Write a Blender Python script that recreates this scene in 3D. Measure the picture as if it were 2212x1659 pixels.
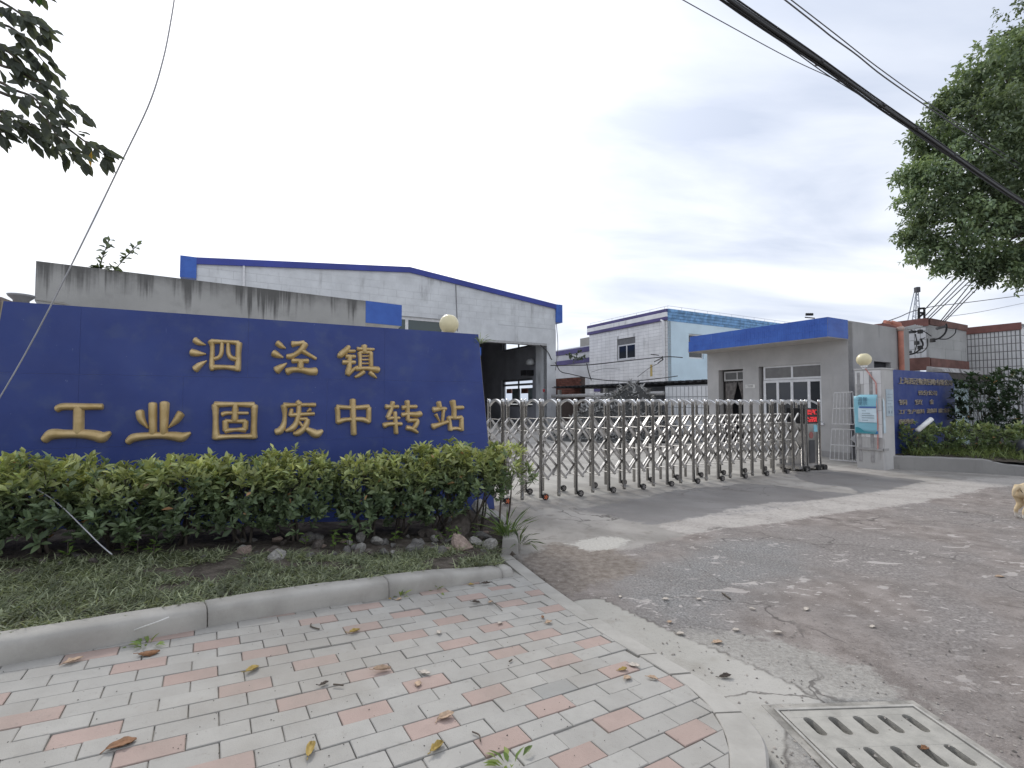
import bpy, bmesh, math, random
import numpy as np
from mathutils import Vector, Matrix

for _o in list(bpy.data.objects):
    bpy.data.objects.remove(_o, do_unlink=True)
SC = bpy.context.scene
COL = SC.collection
random.seed(7)
RS = np.random.RandomState(11)

# ------------------------------------------------------------------ camera
CAM_H = 1.52
FOC = 1022.0            # focal length in pixels of a 2212 px wide picture
CX, CY, HZ = 1106.0, 829.5, 866.0
PITCH = math.atan((HZ - CY) / FOC)
cd = bpy.data.cameras.new('camera')
cd.sensor_width = 36.0
cd.lens = 36.0 * FOC / 2212.0
cd.clip_start = 0.05
cd.clip_end = 2000.0
cam = bpy.data.objects.new('camera', cd)
COL.objects.link(cam)
cam.location = (0, 0, CAM_H)
cam.rotation_euler = (math.pi / 2 + PITCH, 0, 0)
SC.camera = cam
SC.render.resolution_x = 1024
SC.render.resolution_y = 768

# ------------------------------------------------------------------ sky and sun
SUN_AZ = math.radians(-22)      # from the view direction, to the left
SUN_EL = math.radians(38)
SUN_DIR = Vector((math.sin(SUN_AZ) * math.cos(SUN_EL), math.cos(SUN_AZ) * math.cos(SUN_EL), math.sin(SUN_EL)))
W = bpy.data.worlds.new('World')
SC.world = W
W.use_nodes = True
nt = W.node_tree
nt.nodes.clear()
def wn(t, **k):
    n = nt.nodes.new(t)
    for a, b in k.items():
        setattr(n, a, b)
    return n
def wl(a, b):
    nt.links.new(a, b)
def wmath(op, a, b=None, c=None):
    n = wn('ShaderNodeMath', operation=op)
    for i, v in enumerate((a, b, c)):
        if v is None: continue
        if isinstance(v, (int, float)): n.inputs[i].default_value = v
        else: wl(v, n.inputs[i])
    return n.outputs[0]
tc = wn('ShaderNodeTexCoord')
nrm = wn('ShaderNodeVectorMath', operation='NORMALIZE'); wl(tc.outputs['Generated'], nrm.inputs[0])
sep = wn('ShaderNodeSeparateXYZ'); wl(nrm.outputs[0], sep.inputs[0])
zz = wmath('MAXIMUM', sep.outputs[2], 0.0)
den = wmath('ADD', zz, 0.22)
px = wmath('DIVIDE', sep.outputs[0], den); py = wmath('DIVIDE', sep.outputs[1], den)
comb = wn('ShaderNodeCombineXYZ'); wl(px, comb.inputs[0]); wl(py, comb.inputs[1])
mp = wn('ShaderNodeMapping'); wl(comb.outputs[0], mp.inputs[0])
mp.inputs['Rotation'].default_value = (0, 0, math.radians(32)); mp.inputs['Scale'].default_value = (0.75, 1.7, 1)
mp.inputs['Location'].default_value = (0.35, 0.2, 0)
n1 = wn('ShaderNodeTexNoise'); wl(mp.outputs[0], n1.inputs['Vector'])
n1.inputs['Scale'].default_value = 1.15; n1.inputs['Detail'].default_value = 7; n1.inputs['Roughness'].default_value = 0.52
n1.inputs['Distortion'].default_value = 0.35
mp2 = wn('ShaderNodeMapping'); wl(comb.outputs[0], mp2.inputs[0]); mp2.inputs['Scale'].default_value = (0.5, 0.5, 1)
mp2.inputs['Location'].default_value = (2.3, 0.9, 0)
n2 = wn('ShaderNodeTexNoise'); wl(mp2.outputs[0], n2.inputs['Vector'])
n2.inputs['Scale'].default_value = 1.1; n2.inputs['Detail'].default_value = 3
cl = wmath('ADD', wmath('MULTIPLY', n1.outputs['Fac'], 0.55), wmath('MULTIPLY', n2.outputs['Fac'], 0.45))
rmp = wn('ShaderNodeValToRGB'); wl(cl, rmp.inputs[0])
e = rmp.color_ramp.elements
e[0].position = 0.41; e[0].color = (4.55, 5.1, 6.3, 1)
e[1].position = 0.60; e[1].color = (8.8, 8.9, 9.1, 1)
m_ = rmp.color_ramp.elements.new(0.5); m_.color = (6.5, 6.9, 7.75, 1)
# thin cloud lit by the veiled sun: whiter towards it
dt = wn('ShaderNodeVectorMath', operation='DOT_PRODUCT'); wl(nrm.outputs[0], dt.inputs[0]); dt.inputs[1].default_value = SUN_DIR
dd = wmath('MAXIMUM', dt.outputs['Value'], 0.0)
glow = wmath('ADD', wmath('MULTIPLY', wmath('POWER', dd, 7.0), 5.0), wmath('MULTIPLY', wmath('POWER', dd, 60.0), 6.0))
gl = wn('ShaderNodeCombineXYZ')
for i_, f_ in enumerate((1.0, 0.985, 0.95)):
    wl(wmath('MULTIPLY', glow, f_), gl.inputs[i_])
ca = wn('ShaderNodeVectorMath', operation='ADD'); wl(rmp.outputs[0], ca.inputs[0]); wl(gl.outputs[0], ca.inputs[1])
sky = wn('ShaderNodeTexSky'); sky.sky_type = 'NISHITA'; sky.sun_disc = False
sky.sun_elevation = SUN_EL; sky.sun_rotation = SUN_AZ
sky.air_density = 1.2; sky.dust_density = 3.0
mx = wn('ShaderNodeMix', data_type='RGBA'); mx.inputs[0].default_value = 0.93
wl(sky.outputs[0], mx.inputs[6]); wl(ca.outputs[0], mx.inputs[7])
bg = wn('ShaderNodeBackground'); bg.inputs[1].default_value = 0.1; wl(mx.outputs[2], bg.inputs[0])
wo = wn('ShaderNodeOutputWorld'); wl(bg.outputs[0], wo.inputs[0])

sd = bpy.data.lights.new('sun', 'SUN'); sd.energy = 1.25; sd.angle = math.radians(11); sd.color = (1.0, 0.965, 0.91)
sun = bpy.data.objects.new('sun', sd); COL.objects.link(sun)
sun.rotation_euler = (-SUN_DIR).to_track_quat('-Z', 'Y').to_euler()
sun.location = SUN_DIR * 60

SC.view_settings.view_transform = 'Standard'
SC.view_settings.look = 'None'
SC.view_settings.exposure = 0.45
SC.view_settings.gamma = 1.0
SC.view_settings.use_curve_mapping = False
SC.render.engine = 'CYCLES'
SC.cycles.max_bounces = 7
SC.cycles.diffuse_bounces = 3
SC.cycles.glossy_bounces = 3
SC.cycles.transmission_bounces = 4

# ------------------------------------------------------------------ measuring helpers
_c, _s = math.cos(PITCH), math.sin(PITCH)
def ray(u, v):
    x = (u - CX) / FOC; z = (CY - v) / FOC
    return Vector((x, _c - z * _s, _s + z * _c))
def gnd(u, v, z=0.0):
    d = ray(u, v)
    return Vector((0, 0, CAM_H)) + d * ((z - CAM_H) / d.z)
def at(u, v, dist):
    d = ray(u, v)
    return Vector((0, 0, CAM_H)) + d * (dist / d.y)
PSX, PSY = -0.0593, -0.0655
def pz(x, y):
    """height of the sloping pavement"""
    return 0.07 + PSX * x + PSY * (y - 3.625)
def pav(u, v, dz=0.0):
    d = ray(u, v)
    k = d.z - PSX * d.x - PSY * d.y
    t = (0.07 + dz - PSY * 3.625 - CAM_H) / k
    return Vector((0, 0, CAM_H)) + d * t
SRC = 2212.0 / 3264.0
class Frame:
    """vertical wall plane: a runs along it to the right and away, n points out of it towards the road"""
    def __init__(s, ox, oy, deg):
        s.o = Vector((ox, oy, 0)); r = math.radians(deg)
        s.a = Vector((math.sin(r), math.cos(r), 0)); s.n = Vector((math.cos(r), -math.sin(r), 0))
    def p(s, a, z, n=0.0):
        return s.o + s.a * a + s.n * n + Vector((0, 0, z))
    def px(s, u, v, n=0.0):
        d = ray(u, v); o = s.o + s.n * n
        t = (o - Vector((0, 0, CAM_H))).dot(s.n) / d.dot(s.n)
        q = Vector((0, 0, CAM_H)) + d * t - o
        return q.dot(s.a), q.z
    def mat(s):
        m = Matrix.Identity(4)
        m.col[0][:3] = s.a; m.col[1][:3] = -s.n; m.col[2][:3] = (0, 0, 1)
        return m

# ------------------------------------------------------------------ materials
def lin(r, g, b):
    f = lambda c: (c / 12.92 if c <= 0.04045 else ((c + 0.055) / 1.055) ** 2.4)
    return (f(r / 255.0), f(g / 255.0), f(b / 255.0))
class NT:
    def __init__(s, name):
        s.m = bpy.data.materials.new(name); s.m.use_nodes = True
        s.t = s.m.node_tree; s.b = s.t.nodes['Principled BSDF']
        s.out = s.t.nodes['Material Output']
    def n(s, t, **k):
        q = s.t.nodes.new(t)
        for a, b in k.items(): setattr(q, a, b)
        return q
    def l(s, a, b): s.t.links.new(a, b)
    def set(s, sock, v):
        if hasattr(v, 'is_linked') or hasattr(v, 'links'): s.l(v, sock)
        elif isinstance(v, (tuple, list)) and len(v) == 3 and sock.type == 'RGBA': sock.default_value = (*v, 1)
        else: sock.default_value = v
    def math(s, op, a, b=None, c=None, clamp=False):
        q = s.n('ShaderNodeMath', operation=op, use_clamp=clamp)
        for i, v in enumerate((a, b, c)):
            if v is not None: s.set(q.inputs[i], v)
        return q.outputs[0]
    def coord(s, kind='Object', scale=(1, 1, 1), rot=(0, 0, 0), loc=(0, 0, 0)):
        if kind == 'World':
            c = s.n('ShaderNodeNewGeometry').outputs['Position']
        else:
            c = s.n('ShaderNodeTexCoord').outputs[kind]
        mp = s.n('ShaderNodeMapping'); s.l(c, mp.inputs[0])
        mp.inputs['Scale'].default_value = scale; mp.inputs['Rotation'].default_value = rot; mp.inputs['Location'].default_value = loc
        return mp.outputs[0]
    def noise(s, vec, scale, detail=4, rough=0.55, dist=0.0):
        q = s.n('ShaderNodeTexNoise'); s.l(vec, q.inputs['Vector'])
        q.inputs['Scale'].default_value = scale; q.inputs['Detail'].default_value = detail
        q.inputs['Roughness'].default_value = rough; q.inputs['Distortion'].default_value = dist
        return q.outputs['Fac']
    def ramp(s, f, p0, p1, c0=0.0, c1=1.0):
        q = s.n('ShaderNodeMapRange', clamp=True, interpolation_type='SMOOTHSTEP')
        s.set(q.inputs[0], f); q.inputs[1].default_value = p0; q.inputs[2].default_value = p1
        q.inputs[3].default_value = c0; q.inputs[4].default_value = c1
        return q.outputs[0]
    def mix(s, f, a, b, mode='MIX'):
        q = s.n('ShaderNodeMix', data_type='RGBA', blend_type=mode)
        s.set(q.inputs[0], f); s.set(q.inputs[6], a); s.set(q.inputs[7], b)
        return q.outputs[2]
    def attr(s, name, out='Fac'):
        q = s.n('ShaderNodeAttribute', attribute_name=name)
        return q.outputs[out]
    def bump(s, h, strength=0.3, dist=0.01):
        q = s.n('ShaderNodeBump'); q.inputs['Strength'].default_value = strength; q.inputs['Distance'].default_value = dist
        s.l(h, q.inputs['Height']); s.l(q.outputs[0], s.b.inputs['Normal'])
    def base(s, c, rough=0.7, metal=0.0, spec=0.5):
        s.set(s.b.inputs['Base Color'], c); s.set(s.b.inputs['Roughness'], rough)
        s.b.inputs['Metallic'].default_value = metal; s.b.inputs['Specular IOR Level'].default_value = spec
        return s.m
def plain(name, c, rough=0.6, metal=0.0, var=0.12, scale=6.0, bump=0.0, spec=0.5, kind='Object'):
    t = NT(name); v = t.coord(kind)
    f = t.noise(v, scale, 5)
    d = tuple(x * (1 - var) for x in c); h = tuple(min(1, x * (1 + var)) for x in c)
    t.base(t.mix(t.ramp(f, 0.3, 0.7), d, h), rough, metal, spec)
    if bump: t.bump(t.noise(v, scale * 8, 3), bump, 0.01)
    return t.m
def stained(name, c, stain, amt=0.55, rough=0.85, fine=0.1, sscale=2.2, kind='Object', var=0.1, streak=(1, 1, 0.12)):
    """wall paint or concrete with rain streaks and blotches; z is up"""
    t = NT(name); v = t.coord(kind)
    f = t.noise(v, 1.3, 6, 0.6)
    col = t.mix(t.ramp(f, 0.3, 0.72), tuple(x * (1 - var) for x in c), tuple(min(1, x * (1 + var)) for x in c))
    st = t.noise(t.coord(kind, streak), sscale * 3, 5, 0.6)
    bl = t.noise(v, sscale, 4)
    m = t.math('MULTIPLY', t.ramp(st, 0.52, 0.72), t.ramp(bl, 0.42, 0.62))
    col = t.mix(t.math('MULTIPLY', m, amt), col, stain)
    col = t.mix(t.ramp(t.noise(v, 60, 2), 0.35, 0.7, 0, fine), col, stain)
    t.base(col, rough)
    t.bump(t.noise(v, 45, 4), 0.25, 0.006)
    return t.m

# ------------------------------------------------------------------ mesh helpers
class MB:
    def __init__(s): s.v = []; s.f = []
    def quad(s, a, b, c, d):
        i = len(s.v); s.v += [tuple(a), tuple(b), tuple(c), tuple(d)]; s.f.append((i, i + 1, i + 2, i + 3)); return s
    def poly(s, pts):
        i = len(s.v); s.v += [tuple(p) for p in pts]; s.f.append(tuple(range(i, i + len(pts)))); return s
    def hexa(s, p):
        i = len(s.v); s.v += [tuple(q) for q in p]
        s.f += [tuple(i + k for k in f) for f in ((0, 3, 2, 1), (4, 5, 6, 7), (0, 1, 5, 4), (1, 2, 6, 5), (2, 3, 7, 6), (3, 0, 4, 7))]
        return s
    def box(s, x0, x1, y0, y1, z0, z1):
        return s.hexa([(x0, y0, z0), (x1, y0, z0), (x1, y1, z0), (x0, y1, z0), (x0, y0, z1), (x1, y0, z1), (x1, y1, z1), (x0, y1, z1)])
    def fbox(s, F, a0, a1, z0, z1, n0, n1):
        """box in a wall frame, n0 < n1 (n1 nearer to the road)"""
        return s.hexa([F.p(a0, z0, n1), F.p(a1, z0, n1), F.p(a1, z0, n0), F.p(a0, z0, n0), F.p(a0, z1, n1), F.p(a1, z1, n1), F.p(a1, z1, n0), F.p(a0, z1, n0)])
    def prism(s, pts, vec):
        """polygon extruded along vec"""
        i = len(s.v); n = len(pts); vec = Vector(vec)
        s.v += [tuple(p) for p in pts] + [tuple(Vector(p) + vec) for p in pts]
        s.f.append(tuple(i + k for k in range(n - 1, -1, -1))); s.f.append(tuple(i + n + k for k in range(n)))
        for k in range(n):
            j = (k + 1) % n; s.f.append((i + k, i + j, i + n + j, i + n + k))
        return s
    def tube(s, pts, r, seg=6, cap=True):
        pts = [Vector(p) for p in pts]; n = len(pts)
        rr = r if isinstance(r, (list, tuple)) else [r] * n
        i = len(s.v); up = None
        for k, p in enumerate(pts):
            d = (pts[min(k + 1, n - 1)] - pts[max(k - 1, 0)])
            d = d.normalized() if d.length > 1e-9 else Vector((0, 0, 1))
            if up is None:
                up = d.orthogonal().normalized()
            up = (up - d * up.dot(d)); up = up.normalized() if up.length > 1e-6 else d.orthogonal().normalized()
            sd_ = d.cross(up)
            for q in range(seg):
                a = 2 * math.pi * q / seg
                s.v.append(tuple(p + (up * math.cos(a) + sd_ * math.sin(a)) * rr[k]))
        for k in range(n - 1):
            for q in range(seg):
                w = (q + 1) % seg
                s.f.append((i + k * seg + q, i + k * seg + w, i + (k + 1) * seg + w, i + (k + 1) * seg + q))
        if cap:
            s.f.append(tuple(i + q for q in range(seg - 1, -1, -1))); s.f.append(tuple(i + (n - 1) * seg + q for q in range(seg)))
        return s
    def lathe(s, prof, o=(0, 0, 0), seg=20):
        i = len(s.v); n = len(prof)
        for (r, z) in prof:
            for q in range(seg):
                a = 2 * math.pi * q / seg; s.v.append((o[0] + r * math.cos(a), o[1] + r * math.sin(a), o[2] + z))
        for k in range(n - 1):
            for q in range(seg):
                w = (q + 1) % seg; s.f.append((i + k * seg + q, i + k * seg + w, i + (k + 1) * seg + w, i + (k + 1) * seg + q))
        s.f.append(tuple(i + q for q in range(seg - 1, -1, -1))); s.f.append(tuple(i + (n - 1) * seg + q for q in range(seg)))
        return s
    def mesh(s, name, smooth=False):
        me = bpy.data.meshes.new(name); me.from_pydata(s.v, [], s.f); me.update()
        if smooth: me.polygons.foreach_set('use_smooth', [True] * len(me.polygons))
        return me
    def build(s, name, m, parent=None, smooth=False, bevel=0.0, label=None, fix=True):
        me = s.mesh(name, smooth)
        if fix:
            bm = bmesh.new(); bm.from_mesh(me); bmesh.ops.recalc_face_normals(bm, faces=bm.faces); bm.to_mesh(me); bm.free()
            if smooth: me.polygons.foreach_set('use_smooth', [True] * len(me.polygons))
        return obj(name, me, m, parent, bevel, label)
def obj(name, me, m, parent=None, bevel=0.0, label=None):
    o = bpy.data.objects.new(name, me); COL.objects.link(o)
    if m is not None and not me.materials: me.materials.append(m)
    if parent is not None: o.parent = parent
    if bevel:
        b = o.modifiers.new('bevel', 'BEVEL'); b.width = bevel; b.segments = 2; b.limit_method = 'ANGLE'; b.angle_limit = math.radians(40)
    if label: o['label'] = label
    return o
def tag(o, label, cat, group=None):
    o['label'] = label; o['category'] = cat
    if group: o['group'] = group
    return o
def thing(name, label, cat, loc=(0, 0, 0), group=None, rz=0.0):
    """an Empty at the thing's base; parts are given in world coordinates when loc is the origin"""
    o = bpy.data.objects.new(name, None); COL.objects.link(o); o.empty_display_size = 0.2
    o.location = loc; o.rotation_euler = (0, 0, rz)
    return tag(o, label, cat, group)
def struct(o): o['kind'] = 'structure'; return o
def stuff(o): o['kind'] = 'stuff'; return o
def based(root, loc):
    """move the Empty to the thing's base while its parts stay where they are"""
    bpy.context.view_layer.update()
    root.location = loc
    inv = Matrix.Translation(Vector(loc)).inverted()
    for c in root.children: c.matrix_parent_inverse = inv
def np_mesh(name, V, Fc, attrs=None, smooth=False):
    me = bpy.data.meshes.new(name)
    V = np.asarray(V, np.float32); Fc = np.asarray(Fc, np.int32)
    k = Fc.shape[1]
    me.vertices.add(len(V)); me.vertices.foreach_set('co', V.ravel())
    me.loops.add(Fc.size); me.loops.foreach_set('vertex_index', Fc.ravel())
    me.polygons.add(len(Fc)); me.polygons.foreach_set('loop_start', np.arange(0, Fc.size, k, dtype=np.int32))
    me.polygons.foreach_set('loop_total', np.full(len(Fc), k, np.int32))
    if smooth: me.polygons.foreach_set('use_smooth', np.ones(len(Fc), bool))
    me.update(calc_edges=True)
    for n, a in (attrs or {}).items():
        a = np.asarray(a, np.float32)
        if a.ndim == 1:
            at_ = me.attributes.new(n, 'FLOAT', 'POINT'); at_.data.foreach_set('value', a)
        else:
            at_ = me.attributes.new(n, 'FLOAT_COLOR', 'POINT'); at_.data.foreach_set('color', np.c_[a, np.ones(len(a))].astype(np.float32).ravel())
    me.validate()
    return me
def smooth_line(P, n):
    """Catmull-Rom through the rows of P"""
    P = np.asarray(P, float)
    if len(P) == 2:
        t = np.linspace(0, 1, n)[:, None]; return P[0] * (1 - t) + P[1] * t
    Q = np.vstack([2 * P[0] - P[1], P, 2 * P[-1] - P[-2]])
    out = []; m = len(P) - 1
    for t in np.linspace(0, m - 1e-6, n):
        i = int(t); f = t - i; a, b, c, d = Q[i], Q[i + 1], Q[i + 2], Q[i + 3]
        out.append(0.5 * (2 * b + (c - a) * f + (2 * a - 5 * b + 4 * c - d) * f * f + (3 * b - a - 3 * c + d) * f ** 3))
    return np.array(out)
def unit(v):
    return v / (np.linalg.norm(v, axis=-1, keepdims=True) + 1e-9)
def leaf_mesh(name, P, D, Nn, L, Wd, tint, fold=0.25, droop=0.15):
    """one mesh of many leaves: base P, direction D, up side Nn, length L, width Wd, colour tint (per leaf)"""
    P = np.asarray(P); n = len(P); D = unit(np.asarray(D)); S = unit(np.cross(D, Nn)); U = np.cross(S, D)
    L = np.broadcast_to(L, n)[:, None]; Wd = np.broadcast_to(Wd, n)[:, None]
    base = P; mid = P + D * L * 0.48 - U * (Wd * fold * 0.5)
    le = P + D * L * 0.42 + S * Wd * 0.5 + U * (Wd * fold * 0.5); re = P + D * L * 0.42 - S * Wd * 0.5 + U * (Wd * fold * 0.5)
    le2 = P + D * L * 0.74 + S * Wd * 0.33 + U * (Wd * fold * 0.3 - L * droop * 0.45); re2 = P + D * L * 0.74 - S * Wd * 0.33 + U * (Wd * fold * 0.3 - L * droop * 0.45)
    tip = P + D * L - U * L * droop
    V = np.stack([base, le, le2, tip, re2, re, mid], 1).reshape(-1, 3)
    o = (np.arange(n) * 7)[:, None]
    F = np.concatenate([o + np.array(k) for k in ([0, 1, 6], [1, 2, 6], [2, 3, 6], [3, 4, 6], [4, 5, 6], [5, 0, 6])], 0)
    T = np.repeat(np.asarray(tint), 7, axis=0)
    return np_mesh(name, V, F, {'tint': T})
def leaf_material(name, rough=0.42, trans=0.3, spec=0.45):
    t = NT(name); c = t.attr('tint', 'Color')
    t.base(c, rough, 0, spec)
    tr = t.n('ShaderNodeBsdfTranslucent'); t.l(t.mix(1.0, c, (1.0, 1.0, 0.55), 'MULTIPLY'), tr.inputs[0])
    mx_ = t.n('ShaderNodeMixShader'); mx_.inputs[0].default_value = trans
    t.l(t.b.outputs[0], mx_.inputs[1]); t.l(tr.outputs[0], mx_.inputs[2]); t.l(mx_.outputs[0], t.out.inputs[0])
    return t.m
M_LEAF = leaf_material('leaf')
M_BARK = plain('bark', (0.09, 0.075, 0.06), 0.9, var=0.4, scale=14, bump=0.6)
def text_mesh(body, size, extrude=0.0):
    cu = bpy.data.curves.new('lettering', 'FONT'); cu.body = body; cu.size = size; cu.extrude = extrude
    cu.align_x = 'LEFT'; cu.resolution_u = 3
    o = bpy.data.objects.new('lettering', cu); COL.objects.link(o)
    dg = bpy.context.evaluated_depsgraph_get()
    me = bpy.data.meshes.new_from_object(o.evaluated_get(dg))
    bpy.data.objects.remove(o, do_unlink=True); me.materials.clear()
    return me

# ================================================================== ground, road, pavement
def poly_sd(X, Y, poly):
    """signed distance to a polygon, positive inside"""
    P = np.array([(p[0], p[1]) for p in poly]); n = len(P)
    ins = np.zeros(X.shape, bool); d2 = np.full(X.shape, 1e9)
    for i in range(n):
        a, b = P[i], P[(i + 1) % n]; ex, ey = b - a
        t = np.clip(((X - a[0]) * ex + (Y - a[1]) * ey) / (ex * ex + ey * ey + 1e-12), 0, 1)
        d2 = np.minimum(d2, (X - a[0] - t * ex) ** 2 + (Y - a[1] - t * ey) ** 2)
        c = ((a[1] > Y) != (b[1] > Y)) & (X < (b[0] - a[0]) * (Y - a[1]) / (b[1] - a[1] + 1e-12) + a[0])
        ins ^= c
    d = np.sqrt(d2); return np.where(ins, d, -d)
def sstep(x, a, b):
    t = np.clip((x - a) / (b - a), 0, 1); return t * t * (3 - 2 * t)
_tab = np.random.RandomState(5).rand(64, 64)
def vnoise(X, Y, s, oct=3):
    out = 0; amp = 1; tot = 0
    for o in range(oct):
        x = X * s + 13.7 * o; y = Y * s + 7.1 * o
        i = np.floor(x).astype(int); j = np.floor(y).astype(int); fx = x - i; fy = y - j
        fx = fx * fx * (3 - 2 * fx); fy = fy * fy * (3 - 2 * fy)
        g = lambda a, b: _tab[a % 64, b % 64]
        out = out + amp * ((g(i, j) * (1 - fx) + g(i + 1, j) * fx) * (1 - fy) + (g(i, j + 1) * (1 - fx) + g(i + 1, j + 1) * fx) * fy)
        tot += amp; amp *= 0.5; s *= 2.1
    return out / tot

KERB_IN = [(1059, 1186), (1117.6, 1235), (1186, 1290), (1302, 1369), (1428, 1445.5), (1489, 1485.5), (1532, 1525), (1560, 1570), (1574, 1615), (1576, 1690)]
KERB_OUT = [(1078.5, 1181), (1117.6, 1209), (1186, 1261), (1299, 1338), (1440, 1421), (1515, 1466), (1590, 1522), (1636, 1573), (1657, 1610), (1664, 1690)]
kin = np.array([pav(*p)[:] for p in KERB_IN]); kout = np.array([pav(*p)[:] for p in KERB_OUT])
KERB_TOP = [(-90, 1456), (0, 1439), (205, 1401), (407, 1364), (542, 1338), (677, 1315), (842, 1291), (994, 1264), (1108, 1244)]
ktop = np.array([pav(*p)[:] for p in KERB_TOP])
bed_edge = [gnd(1118, 1195, 0.02), gnd(1112, 1146, 0.05), gnd(1072, 1108, 0.03)]
# outline of everything that stands above the road on the left
left_poly = [tuple(p[:2]) for p in kout[::-1]] + [(p.x, p.y) for p in bed_edge] + [(-0.30, 6.75), (-7, 3.6), (-9, -2), (1.3, -2)]

xs = np.arange(-3.0, 14.01, 0.045); ys = np.arange(0.6, 13.4, 0.045)
X, Y = np.meshgrid(xs, ys)
sdl = poly_sd(X, Y, left_poly)
Zr = 0.018 * (vnoise(X, Y, 0.8) - 0.5) + 0.008 * (vnoise(X, Y, 4.0) - 0.5)
Zr = np.where(sdl > 0.0, -0.16, Zr - 0.0)
def gp(l, z=0.0): return [gnd(u, v, z) for u, v in l]
gutter = gp([(1229, 1298), (1296, 1289), (1443, 1360), (1566, 1412), (1698, 1473), (1790, 1530), (1690, 1545), (1700, 1680), (1500, 1680), (1430, 1480), (1230, 1330)])
apale = gp([(1443, 1360), (1534, 1358), (1688, 1376), (1810, 1435), (1872, 1453), (1963, 1514), (1990, 1600), (1680, 1690), (1640, 1500)])
dirt = gp([(1120, 1215), (1150, 1193), (1200, 1172), (1330, 1180), (1395, 1212), (1380, 1235), (1290, 1278), (1225, 1300), (1160, 1260)])
ppatch = gp([(1215, 1176), (1296, 1156), (1368, 1165), (1348, 1184), (1275, 1192)])
wet = gp([(1235, 1098), (1420, 1068), (1650, 1036), (1720, 1022), (1830, 1018), (2005, 1040), (1860, 1068), (1600, 1108), (1410, 1136), (1310, 1114)])
wetgap = gp([(1560, 1040), (1700, 1020), (1760, 1046), (1830, 1052), (1850, 1066), (1770, 1062), (1680, 1050)])
strip = gp([(1405, 1136), (1612, 1094), (1830, 1071), (1965, 1054), (2100, 1034), (2300, 1024), (2300, 1046), (2140, 1052), (2000, 1084), (1830, 1106), (1612, 1137), (1489, 1157)])
apron = gp([(1090, 1215), (1060, 1110), (1200, 1060), (1800, 1000), (2400, 985), (2400, 1040), (2140, 1048), (2000, 1082), (1830, 1104), (1612, 1135), (1489, 1158), (1400, 1178), (1330, 1195), (1180, 1235)])
gravel = gp([(1290, 1290), (1400, 1215), (1560, 1165), (1700, 1180), (1760, 1240), (1640, 1300), (1560, 1330), (1640, 1385), (1500, 1390)])
wob = 0.16 * (vnoise(X, Y, 1.6, 4) - 0.5) + 0.05 * (vnoise(X, Y, 9, 2) - 0.5)
wob = wob * 1.5
def mk(poly, s=0.07, w=1.0): return sstep(poly_sd(X, Y, poly) + wob * w, -s, s)
A_gut = np.maximum(mk(gutter, 0.02, 0.2), 0)
A_pal = mk(apale, 0.28, 1.5); A_dirt = mk(dirt, 0.26, 1.3); A_pp = mk(ppatch, 0.16); A_wet = mk(wet, 0.18, 1.3) * (1 - mk(wetgap, 0.16, 1.0))
A_str = mk(strip, 0.15, 0.8); A_apr = mk(apron, 0.15, 0.8); A_gra = mk(gravel, 0.3, 2.0)
# yard behind the gate is plain concrete
yard = sstep((X + 0.1) * -0.46 + (Y - 7.0) * 0.888, -0.02, 0.02)
A_apr = np.maximum(A_apr, yard)
ny, nx = X.shape
V = np.stack([X, Y, Zr], -1).reshape(-1, 3)
idx = np.arange(nx * ny).reshape(ny, nx)
F = np.stack([idx[:-1, :-1], idx[:-1, 1:], idx[1:, 1:], idx[1:, :-1]], -1).reshape(-1, 4)
at_ = {k: v.reshape(-1) for k, v in dict(gutter=A_gut, pale=A_pal, dirt=A_dirt, patch=A_pp, wet=A_wet, strip=A_str, apron=A_apr, gravel=A_gra, yard=yard).items()}
me = np_mesh('road', V, F, at_, smooth=True)

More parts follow.
